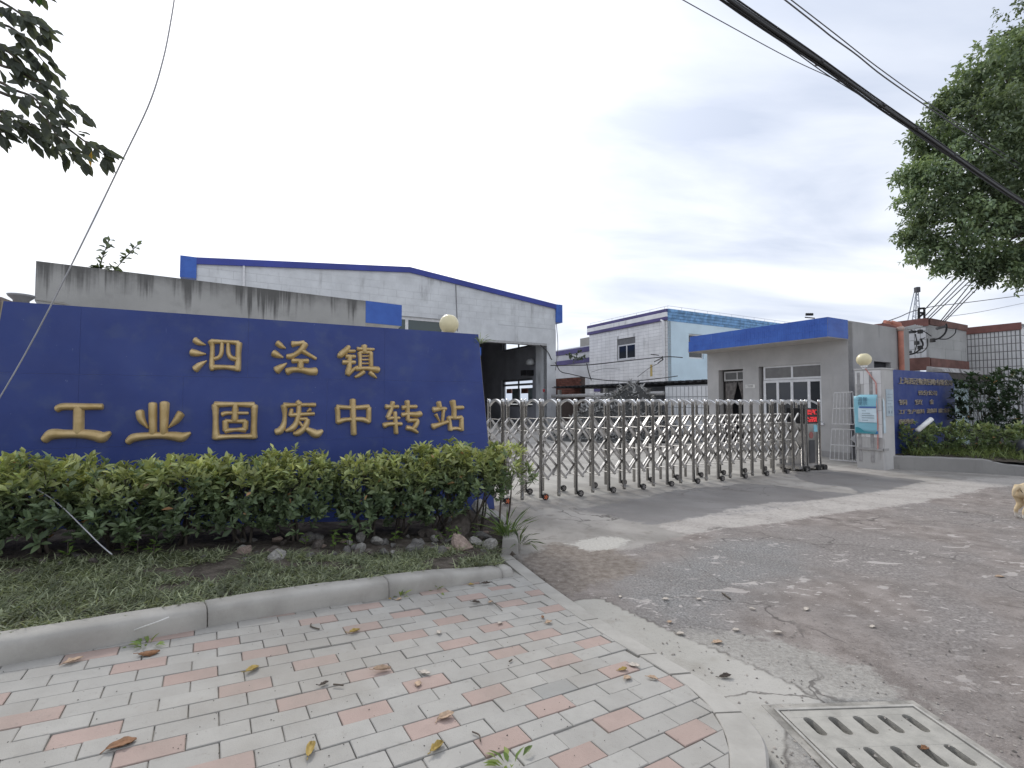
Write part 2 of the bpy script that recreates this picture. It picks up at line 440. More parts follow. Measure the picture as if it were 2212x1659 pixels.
def make_road():
    t = NT('road surface'); v = t.coord('World')
    rag = t.math('ADD', t.math('MULTIPLY', t.noise(v, 6.0, 6, 0.68, 0.4), 0.6), t.math('MULTIPLY', t.noise(v, 24, 4, 0.7), 0.4)); rag2 = t.math('ADD', t.math('MULTIPLY', t.noise(t.coord('World', (1, 1.7, 1), (0, 0, -0.45)), 4.0, 6, 0.7, 0.6), 0.6), t.math('MULTIPLY', t.noise(t.coord('World', (1, 1.6, 1), (0, 0, -0.45)), 17, 5, 0.7), 0.4))
    def edge(name, amp=1.1, w=0.12, rg_=None):
        s_ = t.math('ADD', t.attr(name), t.math('MULTIPLY', t.math('SUBTRACT', rg_ or rag, 0.5), amp))
        return t.ramp(s_, 0.5 - w, 0.5 + w)
    big = t.noise(v, 0.9, 5, 0.6, 0.3); mid = t.noise(v, 5.0, 5, 0.6); fin = t.noise(v, 38, 4, 0.7); vfin = t.noise(v, 130, 3, 0.7)
    asp = t.mix(t.ramp(fin, 0.34, 0.68), (0.155, 0.140, 0.131), (0.31, 0.286, 0.270))
    brown = t.mix(t.ramp(mid, 0.3, 0.7), (0.165, 0.138, 0.122), (0.30, 0.264, 0.241))
    brown = t.mix(t.ramp(vfin, 0.5, 0.68, 0, 0.55), brown, (0.37, 0.34, 0.315))
    brown = t.mix(t.ramp(t.noise(v, 55, 3, 0.7), 0.56, 0.70, 0, 0.6), brown, (0.095, 0.08, 0.07))
    c = t.mix(t.ramp(t.noise(v, 0.75, 4, 0.5, 0.5), 0.36, 0.60, 0.15, 0.95), asp, brown)
    # grey gravelly area
    gr = t.mix(t.ramp(t.noise(v, 60, 3, 0.75), 0.34, 0.68), (0.135, 0.131, 0.128), (0.32, 0.31, 0.298))
    c = t.mix(t.math('MULTIPLY', t.attr('gravel'), t.ramp(mid, 0.2, 0.6, 0.55, 1.0)), c, gr)
    # worn pale flakes lying in the surface
    fm_ = t.ramp(t.noise(v, 1.2, 3), 0.38, 0.56)
    f1 = t.ramp(t.noise(t.coord('World', (0.75, 1.6, 1), (0, 0, 0.12)), 4.2, 5, 0.55, 0.7), 0.622, 0.645)
    f2 = t.ramp(t.noise(t.coord('World', (0.8, 1.6, 1), (0, 0, 0.2)), 12, 4, 0.6, 0.4), 0.615, 0.65)
    c = t.mix(t.math('MULTIPLY', t.math('MAXIMUM', f1, f2), t.math('MULTIPLY', fm_, 0.85)), c, t.mix(fin, (0.40, 0.365, 0.34), (0.54, 0.50, 0.47)))
    # pale worn concrete by the drain
    pc = t.mix(t.ramp(fin, 0.3, 0.7), (0.29, 0.275, 0.25), (0.43, 0.41, 0.375))
    c = t.mix(t.math('MULTIPLY', edge('pale', 2.0, 0.22), 0.92), c, pc)
    # concrete apron
    ap = t.mix(t.ramp(big, 0.3, 0.7), (0.24, 0.225, 0.205), (0.40, 0.375, 0.345))
    ap = t.mix(t.ramp(mid, 0.52, 0.7, 0, 0.65), ap, (0.20, 0.18, 0.16))
    ap = t.mix(t.ramp(fin, 0.55, 0.8, 0, 0.35), ap, (0.16, 0.145, 0.13))
    c = t.mix(edge('apron', 1.6), c, ap)
    yd = t.mix(t.ramp(big, 0.3, 0.7), (0.33, 0.315, 0.29), (0.47, 0.45, 0.41))
    yd = t.mix(t.ramp(t.noise(v, 1.7, 5, 0.65, 0.6), 0.55, 0.68, 0, 0.7), yd, (0.24, 0.225, 0.21))
    c = t.mix(t.attr('yard'), c, yd)
    # dark damp cement
    wt = t.mix(t.ramp(big, 0.3, 0.7), (0.165, 0.155, 0.148), (0.225, 0.212, 0.204))
    wt = t.mix(t.ramp(fin, 0.5, 0.8, 0, 0.25), wt, (0.11, 0.10, 0.095))
    wetm = edge('wet', 2.0, 0.10, rag2)
    c = t.mix(t.ramp(wetm, 0.35, 0.65), c, wt)
    # pale strip of old cement
    st = t.mix(t.ramp(fin, 0.3, 0.7), (0.35, 0.322, 0.296), (0.46, 0.428, 0.396))
    sm = t.math('MULTIPLY', edge('strip', 2.2, 0.14, rag2), t.ramp(t.noise(v, 9, 6, 0.72, 0.8), 0.60, 0.50, 0.25, 1.0))
    c = t.mix(sm, c, st)
    # brown mud and the pale patch beside it
    mu = t.mix(t.ramp(t.noise(v, 16, 5, 0.65), 0.3, 0.7), (0.15, 0.122, 0.10), (0.27, 0.236, 0.205))
    c = t.mix(edge('dirt', 2.0, 0.2), c, mu)
    c = t.mix(t.math('MULTIPLY', edge('patch', 2.2, 0.15), 0.95), c, t.mix(t.ramp(fin, 0.3, 0.7), (0.40, 0.38, 0.345), (0.50, 0.48, 0.44)))
    # gutter cement
    gc = t.mix(t.ramp(big, 0.3, 0.7), (0.35, 0.335, 0.30), (0.44, 0.42, 0.385))
    gc = t.mix(t.ramp(fin, 0.55, 0.75, 0, 0.45), gc, (0.25, 0.23, 0.205))
    gc = t.mix(t.ramp(t.noise(v, 2.6, 4), 0.55, 0.7, 0, 0.5), gc, (0.26, 0.235, 0.20))
    c = t.mix(t.ramp(t.attr('gutter'), 0.3, 0.7), c, gc)
    # hairline cracks in the asphalt and cement
    cv = t.n('ShaderNodeTexVoronoi', feature='DISTANCE_TO_EDGE'); wp = t.n('ShaderNodeMix', data_type='VECTOR')
    nv_ = t.n('ShaderNodeTexNoise'); t.l(v, nv_.inputs['Vector']); nv_.inputs['Scale'].default_value = 2.2; nv_.inputs['Detail'].default_value = 5
    wp.inputs[0].default_value = 0.35; t.l(v, wp.inputs[4]); t.l(nv_.outputs['Color'], wp.inputs[5]); t.l(wp.outputs[1], cv.inputs['Vector']); cv.inputs['Scale'].default_value = 1.5
    crk = t.math('MULTIPLY', t.ramp(cv.outputs['Distance'], 0.012, 0.003), t.ramp(t.noise(v, 0.9, 3), 0.50, 0.60, 0, 0.7))
    c = t.mix(crk, c, (0.075, 0.066, 0.06))
    # soft darker tyre tracks curving in from the road
    tv = t.n('ShaderNodeTexWave', wave_type='BANDS', bands_direction='Y'); t.l(t.coord('World', (1, 1, 1), (0, 0, 0.62)), tv.inputs['Vector']); tv.inputs['Scale'].default_value = 0.34; tv.inputs['Distortion'].default_value = 3.0; tv.inputs['Detail'].default_value = 3
    c = t.mix(t.math('MULTIPLY', t.ramp(tv.outputs['Fac'], 0.55, 0.95, 0, 0.28), t.math('SUBTRACT', 1.0, t.attr('gutter'))), c, t.mix(0.5, c, (0.10, 0.085, 0.075)))
    # open seam where the gutter cement meets the asphalt
    sg_ = t.math('SUBTRACT', 1.0, t.math('MULTIPLY', t.math('ABSOLUTE', t.math('SUBTRACT', t.attr('gutter'), 0.45)), 3.2), clamp=True)
    c = t.mix(t.math('MULTIPLY', sg_, t.ramp(t.noise(v, 8, 4), 0.35, 0.6, 0.15, 0.8)), c, (0.085, 0.075, 0.066))
    # crumbs
    c = t.mix(t.ramp(t.noise(v, 70, 2), 0.70, 0.76, 0, 0.7), c, (0.07, 0.06, 0.055))
    rg = t.mix(t.ramp(wetm, 0.35, 0.65), (0.9, 0.9, 0.9), (0.42, 0.42, 0.42))
    t.base(c, rg, 0, 0.35)
    bh = t.math('ADD', t.math('MULTIPLY', fin, 0.8), t.math('ADD', t.math('MULTIPLY', mid, 0.9), t.math('MULTIPLY', vfin, 0.35)))
    bs = t.n('ShaderNodeBump'); bs.inputs['Distance'].default_value = 0.02
    t.l(bh, bs.inputs['Height'])
    smo = t.math('MAXIMUM', t.math('MAXIMUM', t.math('MULTIPLY', t.ramp(wetm, 0.35, 0.65), 0.85), t.math('MULTIPLY', t.attr('gutter'), 0.55)), t.math('MULTIPLY', t.attr('apron'), 0.6))
    t.l(t.math('SUBTRACT', 0.62, t.math('MULTIPLY', smo, 0.6)), bs.inputs['Strength'])
    t.l(bs.outputs[0], t.b.inputs['Normal'])
    return t.m
road = struct(obj('road', me, make_road()))

M_GROUND = NT('yard ground'); _v = M_GROUND.coord('World')
M_GROUND.base(M_GROUND.mix(M_GROUND.ramp(M_GROUND.noise(_v, 0.5, 6, 0.6), 0.3, 0.7), (0.27, 0.255, 0.235), (0.42, 0.40, 0.365)), 0.9); M_GROUND = M_GROUND.m
gm = MB().quad((-500, -400, -0.19), (500, -400, -0.19), (500, 900, -0.19), (-500, 900, -0.19))
struct(gm.build('ground', M_GROUND))
ym = MB().poly([(-3, 13.3, -0.03), (13.9, 13.3, -0.03), (60, 13.3, -0.03), (60, 120, -0.03), (-60, 120, -0.03), (-60, 13.3, -0.03)])
struct(ym.build('yard', M_GROUND))

# ---- pavement
YAW = math.radians(57.61); BL = 0.2103; BA0, BB0 = 1.1006, 3.003
da = np.array([math.sin(YAW), math.cos(YAW)]); db = np.array([-math.cos(YAW), math.sin(YAW)])
M_SAND = NT('joint sand'); _v = M_SAND.coord('World'); M_SAND.base(M_SAND.mix(M_SAND.ramp(M_SAND.noise(_v, 2.3, 5, 0.65), 0.42, 0.62), (0.16, 0.148, 0.128), (0.32, 0.303, 0.272)), 0.95); M_SAND = M_SAND.m
ppl = [tuple(p[:2]) for p in ktop] + [tuple(p[:2]) for p in kin] + [(1.2, -1.0), (-6, -1.0)]
pm = MB(); pm.poly([(x, y, pz(x, y) - 0.011) for x, y in ppl])
pavement = struct(pm.build('pavement', M_SAND))
def brick_material(name, a, b):
    t = NT(name); v = t.coord('World'); r = t.n('ShaderNodeObjectInfo').outputs['Random']
    c = t.mix(r, a, b)
    c = t.mix(t.ramp(t.noise(v, 9, 5, 0.6), 0.35, 0.75, 0, 0.30), c, tuple(x * 0.72 for x in a))
    c = t.mix(t.ramp(t.noise(v, 120, 2, 0.6), 0.62, 0.75, 0, 0.35), c, tuple(x * 0.55 for x in a))
    c = t.mix(t.ramp(t.noise(v, 1.1, 5, 0.6), 0.42, 0.7, 0, 0.45), c, (0.27, 0.245, 0.21))
    c = t.mix(t.ramp(t.noise(v, 22, 5, 0.7), 0.58, 0.72, 0, 0.35), c, (0.22, 0.20, 0.175))
    t.base(c, 0.88, 0, 0.3); t.bump(t.noise(v, 160, 3, 0.7), 0.35, 0.004)
    return t.m
M_BG = brick_material('paving brick grey', (0.355, 0.341, 0.315), (0.405, 0.391, 0.362))
M_BP = brick_material('paving brick pink', (0.382, 0.290, 0.253), (0.415, 0.318, 0.280))
M_BD = brick_material('paving brick dark grey', (0.31, 0.308, 0.292), (0.33, 0.325, 0.31))
def clip(poly, a, b):
    """keep what lies left of a->b"""
    out = []; e_ = b - a; f = lambda p: e_[0] * (p[1] - a[1]) - e_[1] * (p[0] - a[0])
    for i in range(len(poly)):
        p, q = poly[i], poly[(i + 1) % len(poly)]; fp, fq = f(p), f(q)
        if fp >= 0: out.append(p)
        if fp * fq < 0: out.append(p + (q - p) * fp / (fp - fq))
    return out
slope_n = Vector((-PSX, -PSY, 1)).normalized()
def brick_mesh(corners, name='brick'):
    """chamfered slab from plan corners (local x,y)"""
    c = np.mean(corners, axis=0); n = len(corners); m = MB()
    ch = 0.0026
    top = [p + (c - p) / (np.linalg.norm(c - p) + 1e-9) * ch * 1.4 for p in corners]
    m.v = [(p[0], p[1], -0.03) for p in corners] + [(p[0], p[1], -ch) for p in corners] + [(p[0], p[1], 0) for p in top]
    for k in range(n):
        j = (k + 1) % n
        m.f += [(k, j, n + j, n + k), (n + k, n + j, 2 * n + j, 2 * n + k)]
    m.f.append(tuple(range(2 * n, 3 * n)))
    return m.mesh(name)
hl, hw = BL / 2 - 0.0016, BL / 4 - 0.0016
full_corners = [np.array(q) for q in ((-hl, -hw), (hl, -hw), (hl, hw), (-hl, hw))]
full = {}
for k_, m_ in (('g', M_BG), ('p', M_BP), ('d', M_BD)):
    full[k_] = brick_mesh(full_corners); full[k_].materials.append(m_)
MROT = Matrix.Rotation(math.pi / 2 - YAW, 4, 'Z')
xax = Vector((da[0], da[1], PSX * da[0] + PSY * da[1])).normalized(); yax = slope_n.cross(xax)
PM = Matrix.Identity(4); PM.col[0][:3] = xax; PM.col[1][:3] = yax; PM.col[2][:3] = slope_n
inner = [p[:2] for p in kin]
todo = []
for row in range(-26, 14):
    for col in range(-30, 14):
        bx_ = col + (0.5 if row % 2 else 0.0)
        c = da * (BA0 + bx_ * BL) + db * (BB0 + row * BL / 2)
        if c[1] < 0.9 or c[0] < -5.4: continue
        # behind the raised kerb?
        k0 = np.interp(c[0], ktop[:, 0], ktop[:, 1])
        if c[1] > k0 + 0.09: continue
        dpt = c[1]; uu = CX + FOC * c[0] / dpt
        vv = HZ + FOC * (CAM_H - pz(*c)) / dpt
        if uu < -330 or vv > 1860: continue
        w = [c + da * q[0] + db * q[1] for q in full_corners]
        poly = w
        di_ = [np.linalg.norm(c - (a + (b - a) * np.clip(((c - a) @ (b - a)) / ((b - a) @ (b - a)), 0, 1))) for a, b in zip(inner[:-1], inner[1:])]
        kb = int(np.argmin(di_)); poly = clip(poly, inner[kb + 1], inner[kb])
        if len(poly) < 3: continue
        ar = 0.5 * abs(sum(poly[i][0] * poly[(i + 1) % len(poly)][1] - poly[(i + 1) % len(poly)][0] * poly[i][1] for i in range(len(poly))))
        if ar < 0.0012: continue
        I = int(round(2 * bx_ + row))
        kind = 'p' if ((row % 2 == 0 and I % 10 == 0) or (row % 2 == 1 and I % 10 == 6)) else 'g'
        todo.append((dpt if 0 < uu < 2212 and vv < 1700 else dpt + 50, c, kind, poly, ar > 0.97 * 4 * hl * hw))
todo.sort(key=lambda q: q[0])
dark_c = pav(1212, 1488)
rest = MB(); restp = MB()
for i, (dp, c, kind, poly, isfull) in enumerate(todo):
    if (c[0] - dark_c.x) ** 2 + (c[1] - dark_c.y) ** 2 < 0.08 ** 2 and kind == 'g':
        if abs((c - np.array(dark_c[:2])) @ da) < BL / 2 and abs((c - np.array(dark_c[:2])) @ db) < BL / 4: kind = 'd'
    jz = random.uniform(-0.0035, 0.0018) - (0.006 if random.random() < 0.05 else 0)
    if i < 300:
        if isfull: bmesh_ = full[kind]
        else:
            bmesh_ = brick_mesh([np.array(((p - c) @ da, (p - c) @ db)) for p in poly]); bmesh_.materials.append({'g': M_BG, 'p': M_BP, 'd': M_BD}[kind])
        o = obj('brick', bmesh_, None, pavement)
        tilt = Matrix.Rotation(random.uniform(-0.014, 0.014), 4, 'X') @ Matrix.Rotation(random.uniform(-0.010, 0.010), 4, 'Y') @ Matrix.Rotation(random.uniform(-0.010, 0.010), 4, 'Z')
        o.matrix_world = Matrix.Translation((c[0], c[1], pz(*c) + jz)) @ PM @ tilt
    else:
        tgt = restp if kind == 'p' else rest
        tp = [(p[0], p[1], pz(*p) + jz) for p in poly]; tgt.prism([(x, y, z - 0.03) for x, y, z in tp], (0, 0, 0.03))
if rest.v: stuff(rest.build('paving_bricks', M_BG, pavement))
if restp.v: stuff(restp.build('paving_bricks', M_BP, pavement))

# ---- raised kerb along the planting bed
M_KERB = NT('kerb concrete'); _v = M_KERB.coord('World')
_c0 = M_KERB.mix(M_KERB.ramp(M_KERB.noise(_v, 3.0, 6, 0.62), 0.3, 0.7), (0.325, 0.309, 0.28), (0.43, 0.411, 0.376))
_c0 = M_KERB.mix(M_KERB.ramp(M_KERB.noise(_v, 90, 3, 0.6), 0.55, 0.8, 0, 0.3), _c0, (0.28, 0.26, 0.235))
M_KERB.base(_c0, 0.88, 0, 0.3); M_KERB.bump(M_KERB.noise(_v, 110, 3, 0.7), 0.3, 0.004); M_KERB = M_KERB.m
kl = smooth_line(ktop, 260); seg = np.r_[0, np.cumsum(np.linalg.norm(np.diff(kl, axis=0), axis=1))]
def near_s(u, v):
    p = np.array(pav(u, v)[:]); return seg[np.argmin(np.linalg.norm(kl - p, axis=1))]
j1, j2 = near_s(447, 1357), near_s(842, 1291)
joints = [0.0]
if j1 - 1.0 > 0.05: joints.append(j1 - 1.0)
joints += [j1, j2]
if j2 + 1.0 < seg[-1] - 0.1: joints.append(j2 + 1.0)
joints.append(seg[-1])
kerb = MB()
kerb_root = bpy.data.objects.new('kerb', None); COL.objects.link(kerb_root); struct(kerb_root)
def kerb_pt(s):
    return np.array([np.interp(s, seg, kl[:, i]) for i in range(3)])
def kerb_dir(s):
    d = kerb_pt(min(s + 0.05, seg[-1])) - kerb_pt(max(s - 0.05, 0)); return d / np.linalg.norm(d)
for a, b in zip(joints[:-1], joints[1:]):
    m = MB(); ns = max(3, int((b - a) / 0.12)); ring = None
    dz = random.uniform(-0.006, 0.006); dn = random.uniform(-0.006, 0.006)
    for s_ in np.linspace(a + 0.004, b - 0.004, ns):
        p = kerb_pt(s_); d = kerb_dir(s_); nb = np.array([-d[1], d[0], 0]); nb /= np.linalg.norm(nb)
        h = 0.118 - 0.055 * sstep(s_, seg[-1] - 1.0, seg[-1])
        prof = [(0.0, -0.06), (0.0, 0.4 * h), (0.003, h - 0.035), (0.012, h - 0.014), (0.03, h - 0.003), (0.05, h), (0.125, h + 0.002), (0.14, h - 0.012), (0.145, -0.06)]
        i0 = len(m.v)
        for (q, z) in prof:
            w = p + nb * (q + dn); m.v.append((w[0], w[1], pz(p[0], p[1]) + z + dz + 0.0015 * math.sin(31 * s_ + 9 * q)))
        if ring is not None:
            for k in range(len(prof) - 1): m.f.append((ring + k, i0 + k, i0 + k + 1, ring + k + 1))
        else: first = i0
        ring = i0
    n_ = len(prof); m.f.append(tuple(first + k for k in range(n_))); m.f.append(tuple(ring + k for k in range(n_ - 1, -1, -1)))
    m.build('kerb_stone', M_KERB, kerb_root, smooth=True)
# ---- flat edging stones along the driveway
def arc(Pn, n):
    L = smooth_line(Pn, 200); s = np.r_[0, np.cumsum(np.linalg.norm(np.diff(L, axis=0), axis=1))]
    return np.stack([np.interp(np.linspace(0, s[-1], n), s, L[:, i]) for i in range(3)], 1)
NS = 61
ci, co = arc(kin, NS), arc(kout, NS)
edging = bpy.data.objects.new('edging', None); COL.objects.link(edging); struct(edging)
cuts = [0, 8, 20, 33, 42, 46, 52, NS - 1]
for a, b in zip(cuts[:-1], cuts[1:]):
    m = MB(); dz = random.uniform(-0.003, 0.004); prev = None
    for k in range(a, b + 1):
        e0 = 0.0
        pi_, po_ = ci[k].copy(), co[k].copy()
        if k == a: q = 0.006
        elif k == b: q = -0.006
        else: q = 0
        if q:
            d = (ci[min(k + 1, NS - 1)] - ci[max(k - 1, 0)]); d /= np.linalg.norm(d); pi_ = pi_ + d * q; po_ = po_ + d * q
        zi, zo = pz(*pi_[:2]) + dz + 0.002, pz(*po_[:2]) + dz + 0.002
        inn = (po_ - pi_) / np.linalg.norm(po_ - pi_)
        pts = [(pi_[0], pi_[1], zi - 0.12), (pi_[0], pi_[1], zi - 0.004), (pi_[0] + inn[0] * 0.004, pi_[1] + inn[1] * 0.004, zi),
               (po_[0] - inn[0] * 0.012, po_[1] - inn[1] * 0.012, zo), (po_[0], po_[1], zo - 0.012), (po_[0], po_[1], -0.22)]
        i0 = len(m.v); m.v += pts
        if prev is not None:
            for t_ in range(5): m.f.append((prev + t_, prev + t_ + 1, i0 + t_ + 1, i0 + t_))
        else: m.f.append(tuple(i0 + t_ for t_ in range(6)))
        prev = i0
    m.f.append(tuple(prev + t_ for t_ in range(5, -1, -1)))
    m.build('edging_stone', M_KERB, edging)

# ---- planting bed soil
M_SOIL = NT('soil'); _v = M_SOIL.coord('World')
_c0 = M_SOIL.mix(M_SOIL.ramp(M_SOIL.noise(_v, 6, 6, 0.65), 0.3, 0.7), (0.05, 0.041, 0.033), (0.17, 0.145, 0.12))
_c0 = M_SOIL.mix(M_SOIL.ramp(M_SOIL.noise(_v, 48, 4, 0.7), 0.55, 0.72, 0, 0.6), _c0, (0.24, 0.22, 0.19))
M_SOIL.base(_c0, 0.95, 0, 0.2); M_SOIL.bump(M_SOIL.noise(_v, 35, 5, 0.7), 0.9, 0.03); M_SOIL = M_SOIL.m
def bed_z(x, y):
    z = np.maximum(pz(x, y), 0.0) + 0.075
    return z + 0.05 * (vnoise(np.asarray(x, float), np.asarray(y, float), 2.2) - 0.4)
bxs = np.arange(-7.2, 0.4, 0.06); bys = np.arange(1.2, 7.4, 0.06)
BX, BY = np.meshgrid(bxs, bys)
kback = np.array([[p[0], p[1]] for p in (kl + np.c_[-(np.gradient(kl[:, 1])), np.gradient(kl[:, 0]), np.zeros(len(kl))] / np.linalg.norm(np.gradient(kl, axis=0), axis=1)[:, None] * 0.11)])
bed_poly = [tuple(p) for p in kback[::6]] + [tuple(kback[-1])] + [tuple(p[:2]) for p in ci[:3][::-1]] + [(p.x - 0.03, p.y) for p in bed_edge] + [(-0.35, 6.9), (-8, 3.2), (-8, 0.6)]
sdb = poly_sd(BX, BY, bed_poly)
BZ = bed_z(BX, BY) - 0.25 * sstep(-sdb, -0.0, 0.12)
keep = (sdb > -0.1)
ny, nx = BX.shape
ii = np.arange(nx * ny).reshape(ny, nx)
F = np.stack([ii[:-1, :-1], ii[:-1, 1:], ii[1:, 1:], ii[1:, :-1]], -1).reshape(-1, 4)
kf = keep.reshape(-1)[F].all(1)
struct(obj('planting_bed', np_mesh('planting_bed', np.stack([BX, BY, BZ], -1).reshape(-1, 3), F[kf], smooth=True), M_SOIL))

# broken concrete edge at the corner of the bed
m = MB(); pts = [Vector((b.x, b.y, 0)) for b in bed_edge]
prev = None
for k, s_ in enumerate(np.linspace(0, 1, 14)):
    q = pts[0].lerp(pts[1], s_ / 0.45) if s_ < 0.45 else pts[1].lerp(pts[2], (s_ - 0.45) / 0.55)
    w = 0.12 + 0.03 * random.random(); h = (0.16 + 0.04 * random.random()) * (1 - 0.55 * s_)
    ring = [(q.x + 0.02 * random.random(), q.y, -0.1), (q.x + 0.012 * random.random(), q.y, h * 0.8), (q.x - 0.03, q.y, h), (q.x - w, q.y - 0.01, h + 0.015 * random.random()), (q.x - w - 0.02, q.y, -0.1)]
    i0 = len(m.v); m.v += ring
    if prev is not None:
        for t_ in range(4): m.f.append((prev + t_, prev + t_ + 1, i0 + t_ + 1, i0 + t_))
    else: m.f.append(tuple(i0 + t_ for t_ in range(5)))
    prev = i0
m.f.append(tuple(prev + t_ for t_ in range(4, -1, -1)))
M_OLDC = stained('old concrete', (0.34, 0.325, 0.30), (0.09, 0.085, 0.075), 0.6, sscale=3)
tag(m.build('broken_concrete_edging', M_OLDC, smooth=False, bevel=0.008), 'crumbling concrete edging at the driveway corner of the planting bed', 'edging')

# ---- drain grate
GO = Vector((1.303, 2.372, 0.0)); ga = Vector((0.684, 0.030, 0)).normalized(); gb = Vector((0.035, -0.35, 0)).normalized()
GW, GD = 0.685, 0.62
grate = thing('drain_grate', 'square pale slotted drain grate set in the cement gutter', 'drain grate', tuple(GO))
def gq(a, b, z): return tuple(ga * a + gb * b + Vector((0, 0, z)))
M_GRATE = plain('grate composite', (0.345, 0.33, 0.295), 0.8, var=0.14, scale=9, bump=0.3)
M_GFR = plain('grate frame', (0.37, 0.355, 0.325), 0.8, var=0.2, scale=12)
M_PIT = plain('pit', (0.022, 0.02, 0.018), 0.95, var=0.4)
def gbox(m, a0, a1, b0, b1, z0, z1):
    m.hexa([gq(a0, b1, z0), gq(a1, b1, z0), gq(a1, b0, z0), gq(a0, b0, z0), gq(a0, b1, z1), gq(a1, b1, z1), gq(a1, b0, z1), gq(a0, b0, z1)])
m = MB(); fw = 0.014
gbox(m, -fw, GW + fw, -fw, 0.0, -0.06, 0.0085); gbox(m, -fw, GW + fw, GD, GD + fw, -0.06, 0.0085)
gbox(m, -fw, -0.002, 0.0, GD, -0.06, 0.0085); gbox(m, GW + 0.002, GW + fw, 0.0, GD, -0.06, 0.0085)
m.build('frame', M_GFR, grate)
m = MB(); a_ = 0.008; sw = 0.043; sl = 0.125; rows = [0.055, 0.255, 0.455]; cols = [0.075 + 0.122 * k for k in range(5)]
edges = [a_] + [r for r0 in rows for r in (r0, r0 + sl)] + [GD - a_]
ZT = 0.006
for k in range(0, len(edges), 2): gbox(m, a_, GW - a_, edges[k], edges[k + 1], -0.03, ZT)
for r0 in rows:
    xe = [a_] + [x for c_ in cols for x in (c_, c_ + sw)] + [GW - a_]
    for k in range(0, len(xe), 2): gbox(m, xe[k], xe[k + 1], r0, r0 + sl, -0.03, ZT - 0.0004)
    for c_ in cols:      # rounded slot ends
        for (cb, sg) in ((r0, 1), (r0 + sl, -1)):
            for (ca, sa) in ((c_, 1), (c_ + sw, -1)):
                h = sw / 2
                arc_ = [(ca + sa * h * (1 - math.cos(t)), cb + sg * h * (1 - math.sin(t))) for t in np.linspace(0, math.pi / 2, 4)]
                pl = [(ca, cb)] + arc_
                m.prism([gq(p, q, -0.03) for p, q in pl], (0, 0, 0.03 + ZT - 0.0008))
m.build('slotted_plate', M_GRATE, grate)
m = MB(); gbox(m, 0.0, GW, 0.0, GD, -0.14, -0.105); m.build('pit', M_PIT, grate)
# hole in the road so that the slots are open, cement collar round it
rv = np.array([v.co[:] for v in road.data.vertices]); rel = rv - np.array(GO[:])
pa_, pb_ = rel @ np.array(ga[:]), rel @ np.array(gb[:])
dist_ = np.maximum(np.maximum(-pa_, pa_ - GW), np.maximum(-pb_, pb_ - GD))
for k in np.nonzero(dist_ < 0.35)[0]:
    co_ = road.data.vertices[int(k)].co
    if dist_[k] < 0.0: co_.z = -0.155
    elif co_.z > -0.1: co_.z *= float(sstep(dist_[k], 0.06, 0.35))
m = MB(); cw = 0.052
for q_ in ((-cw, GW + cw, -cw, -fw - 0.001), (-cw, GW + cw, GD + fw + 0.001, GD + cw), (-cw, -fw - 0.001, -fw - 0.001, GD + fw + 0.001), (GW + fw + 0.001, GW + cw, -fw - 0.001, GD + fw + 0.001)): gbox(m, *q_, -0.15, 0.0015)
m.build('cement_collar', plain('gutter cement', (0.29, 0.274, 0.245), 0.92, var=0.35, scale=9, bump=0.4, kind='World'), grate)

# ================================================================== blue sign board with gold lettering
SG = Frame(-0.26, 6.40, 62.6)
M_BLUE = NT('blue composite panel'); _v = M_BLUE.coord('World')
_c0 = M_BLUE.mix(M_BLUE.ramp(M_BLUE.noise(_v, 1.4, 5, 0.6), 0.3, 0.7), (0.030, 0.052, 0.208), (0.040, 0.068, 0.250))
_sc = M_BLUE.noise(M_BLUE.coord('World', (1, 1, 0.10), (0, 0, 0)), 16, 3, 0.6)
_c0 = M_BLUE.mix(M_BLUE.math('MULTIPLY', M_BLUE.ramp(_sc, 0.68, 0.76), M_BLUE.ramp(M_BLUE.noise(_v, 1.9, 3), 0.50, 0.62, 0, 0.55)), _c0, (0.20, 0.25, 0.44))
_c0 = M_BLUE.mix(M_BLUE.ramp(M_BLUE.noise(_v, 26, 3, 0.6), 0.71, 0.77, 0, 0.6), _c0, (0.24, 0.30, 0.48))
_c0 = M_BLUE.mix(M_BLUE.ramp(M_BLUE.noise(_v, 4.5, 4), 0.5, 0.75, 0, 0.30), _c0, (0.10, 0.13, 0.22))
M_BLUE.base(_c0, M_BLUE.ramp(M_BLUE.noise(_v, 5, 4), 0.3, 0.7, 0.42, 0.58), 0, 0.4); M_BLUE = M_BLUE.m
M_BACK = plain('board back', (0.30, 0.31, 0.33), 0.6)
sign = thing('sign_board', 'big dark blue sign board with raised gold lettering behind the hedge', 'sign', (0, 0, 0))
BRa, BLa, TRa, TLa, ZT_, ZB_ = 0.034, -5.06, -0.216, -4.81, 2.41, 0.02
m = MB(); q = [(BLa, ZB_), (BRa, ZB_), (TRa, ZT_), (TLa, ZT_)]
m.prism([SG.p(a, z, -0.007) for a, z in q], SG.n * -0.055); m.build('backing', M_BACK, sign)
rowz = [ZB_, 1.08, 1.770, ZT_]
cols_ = [[-5.2, -3.47, -1.45, 0.2], [-5.2, -4.28, -3.47, -2.10, -1.45, 0.2], [-5.2, -4.28, -2.9, -1.45, 0.2]]
for r_ in range(3):
    for a0, a1 in zip(cols_[r_][:-1], cols_[r_][1:]):
        poly = [np.array(p) for p in ((a0 + 0.0006, rowz[r_] + 0.0006), (a1 - 0.0006, rowz[r_] + 0.0006), (a1 - 0.0006, rowz[r_ + 1] - 0.0006), (a0 + 0.0006, rowz[r_ + 1] - 0.0006))]
        Q = [np.array(p) for p in q]
        for k in range(4): poly = clip(poly, Q[k], Q[(k + 1) % 4])
        if len(poly) < 3: continue
        mm = MB().prism([SG.p(p[0], p[1], -0.004 + random.uniform(-0.0006, 0.0006)) for p in poly], SG.n * 0.004)
        mm.build('panel', M_BLUE, sign)
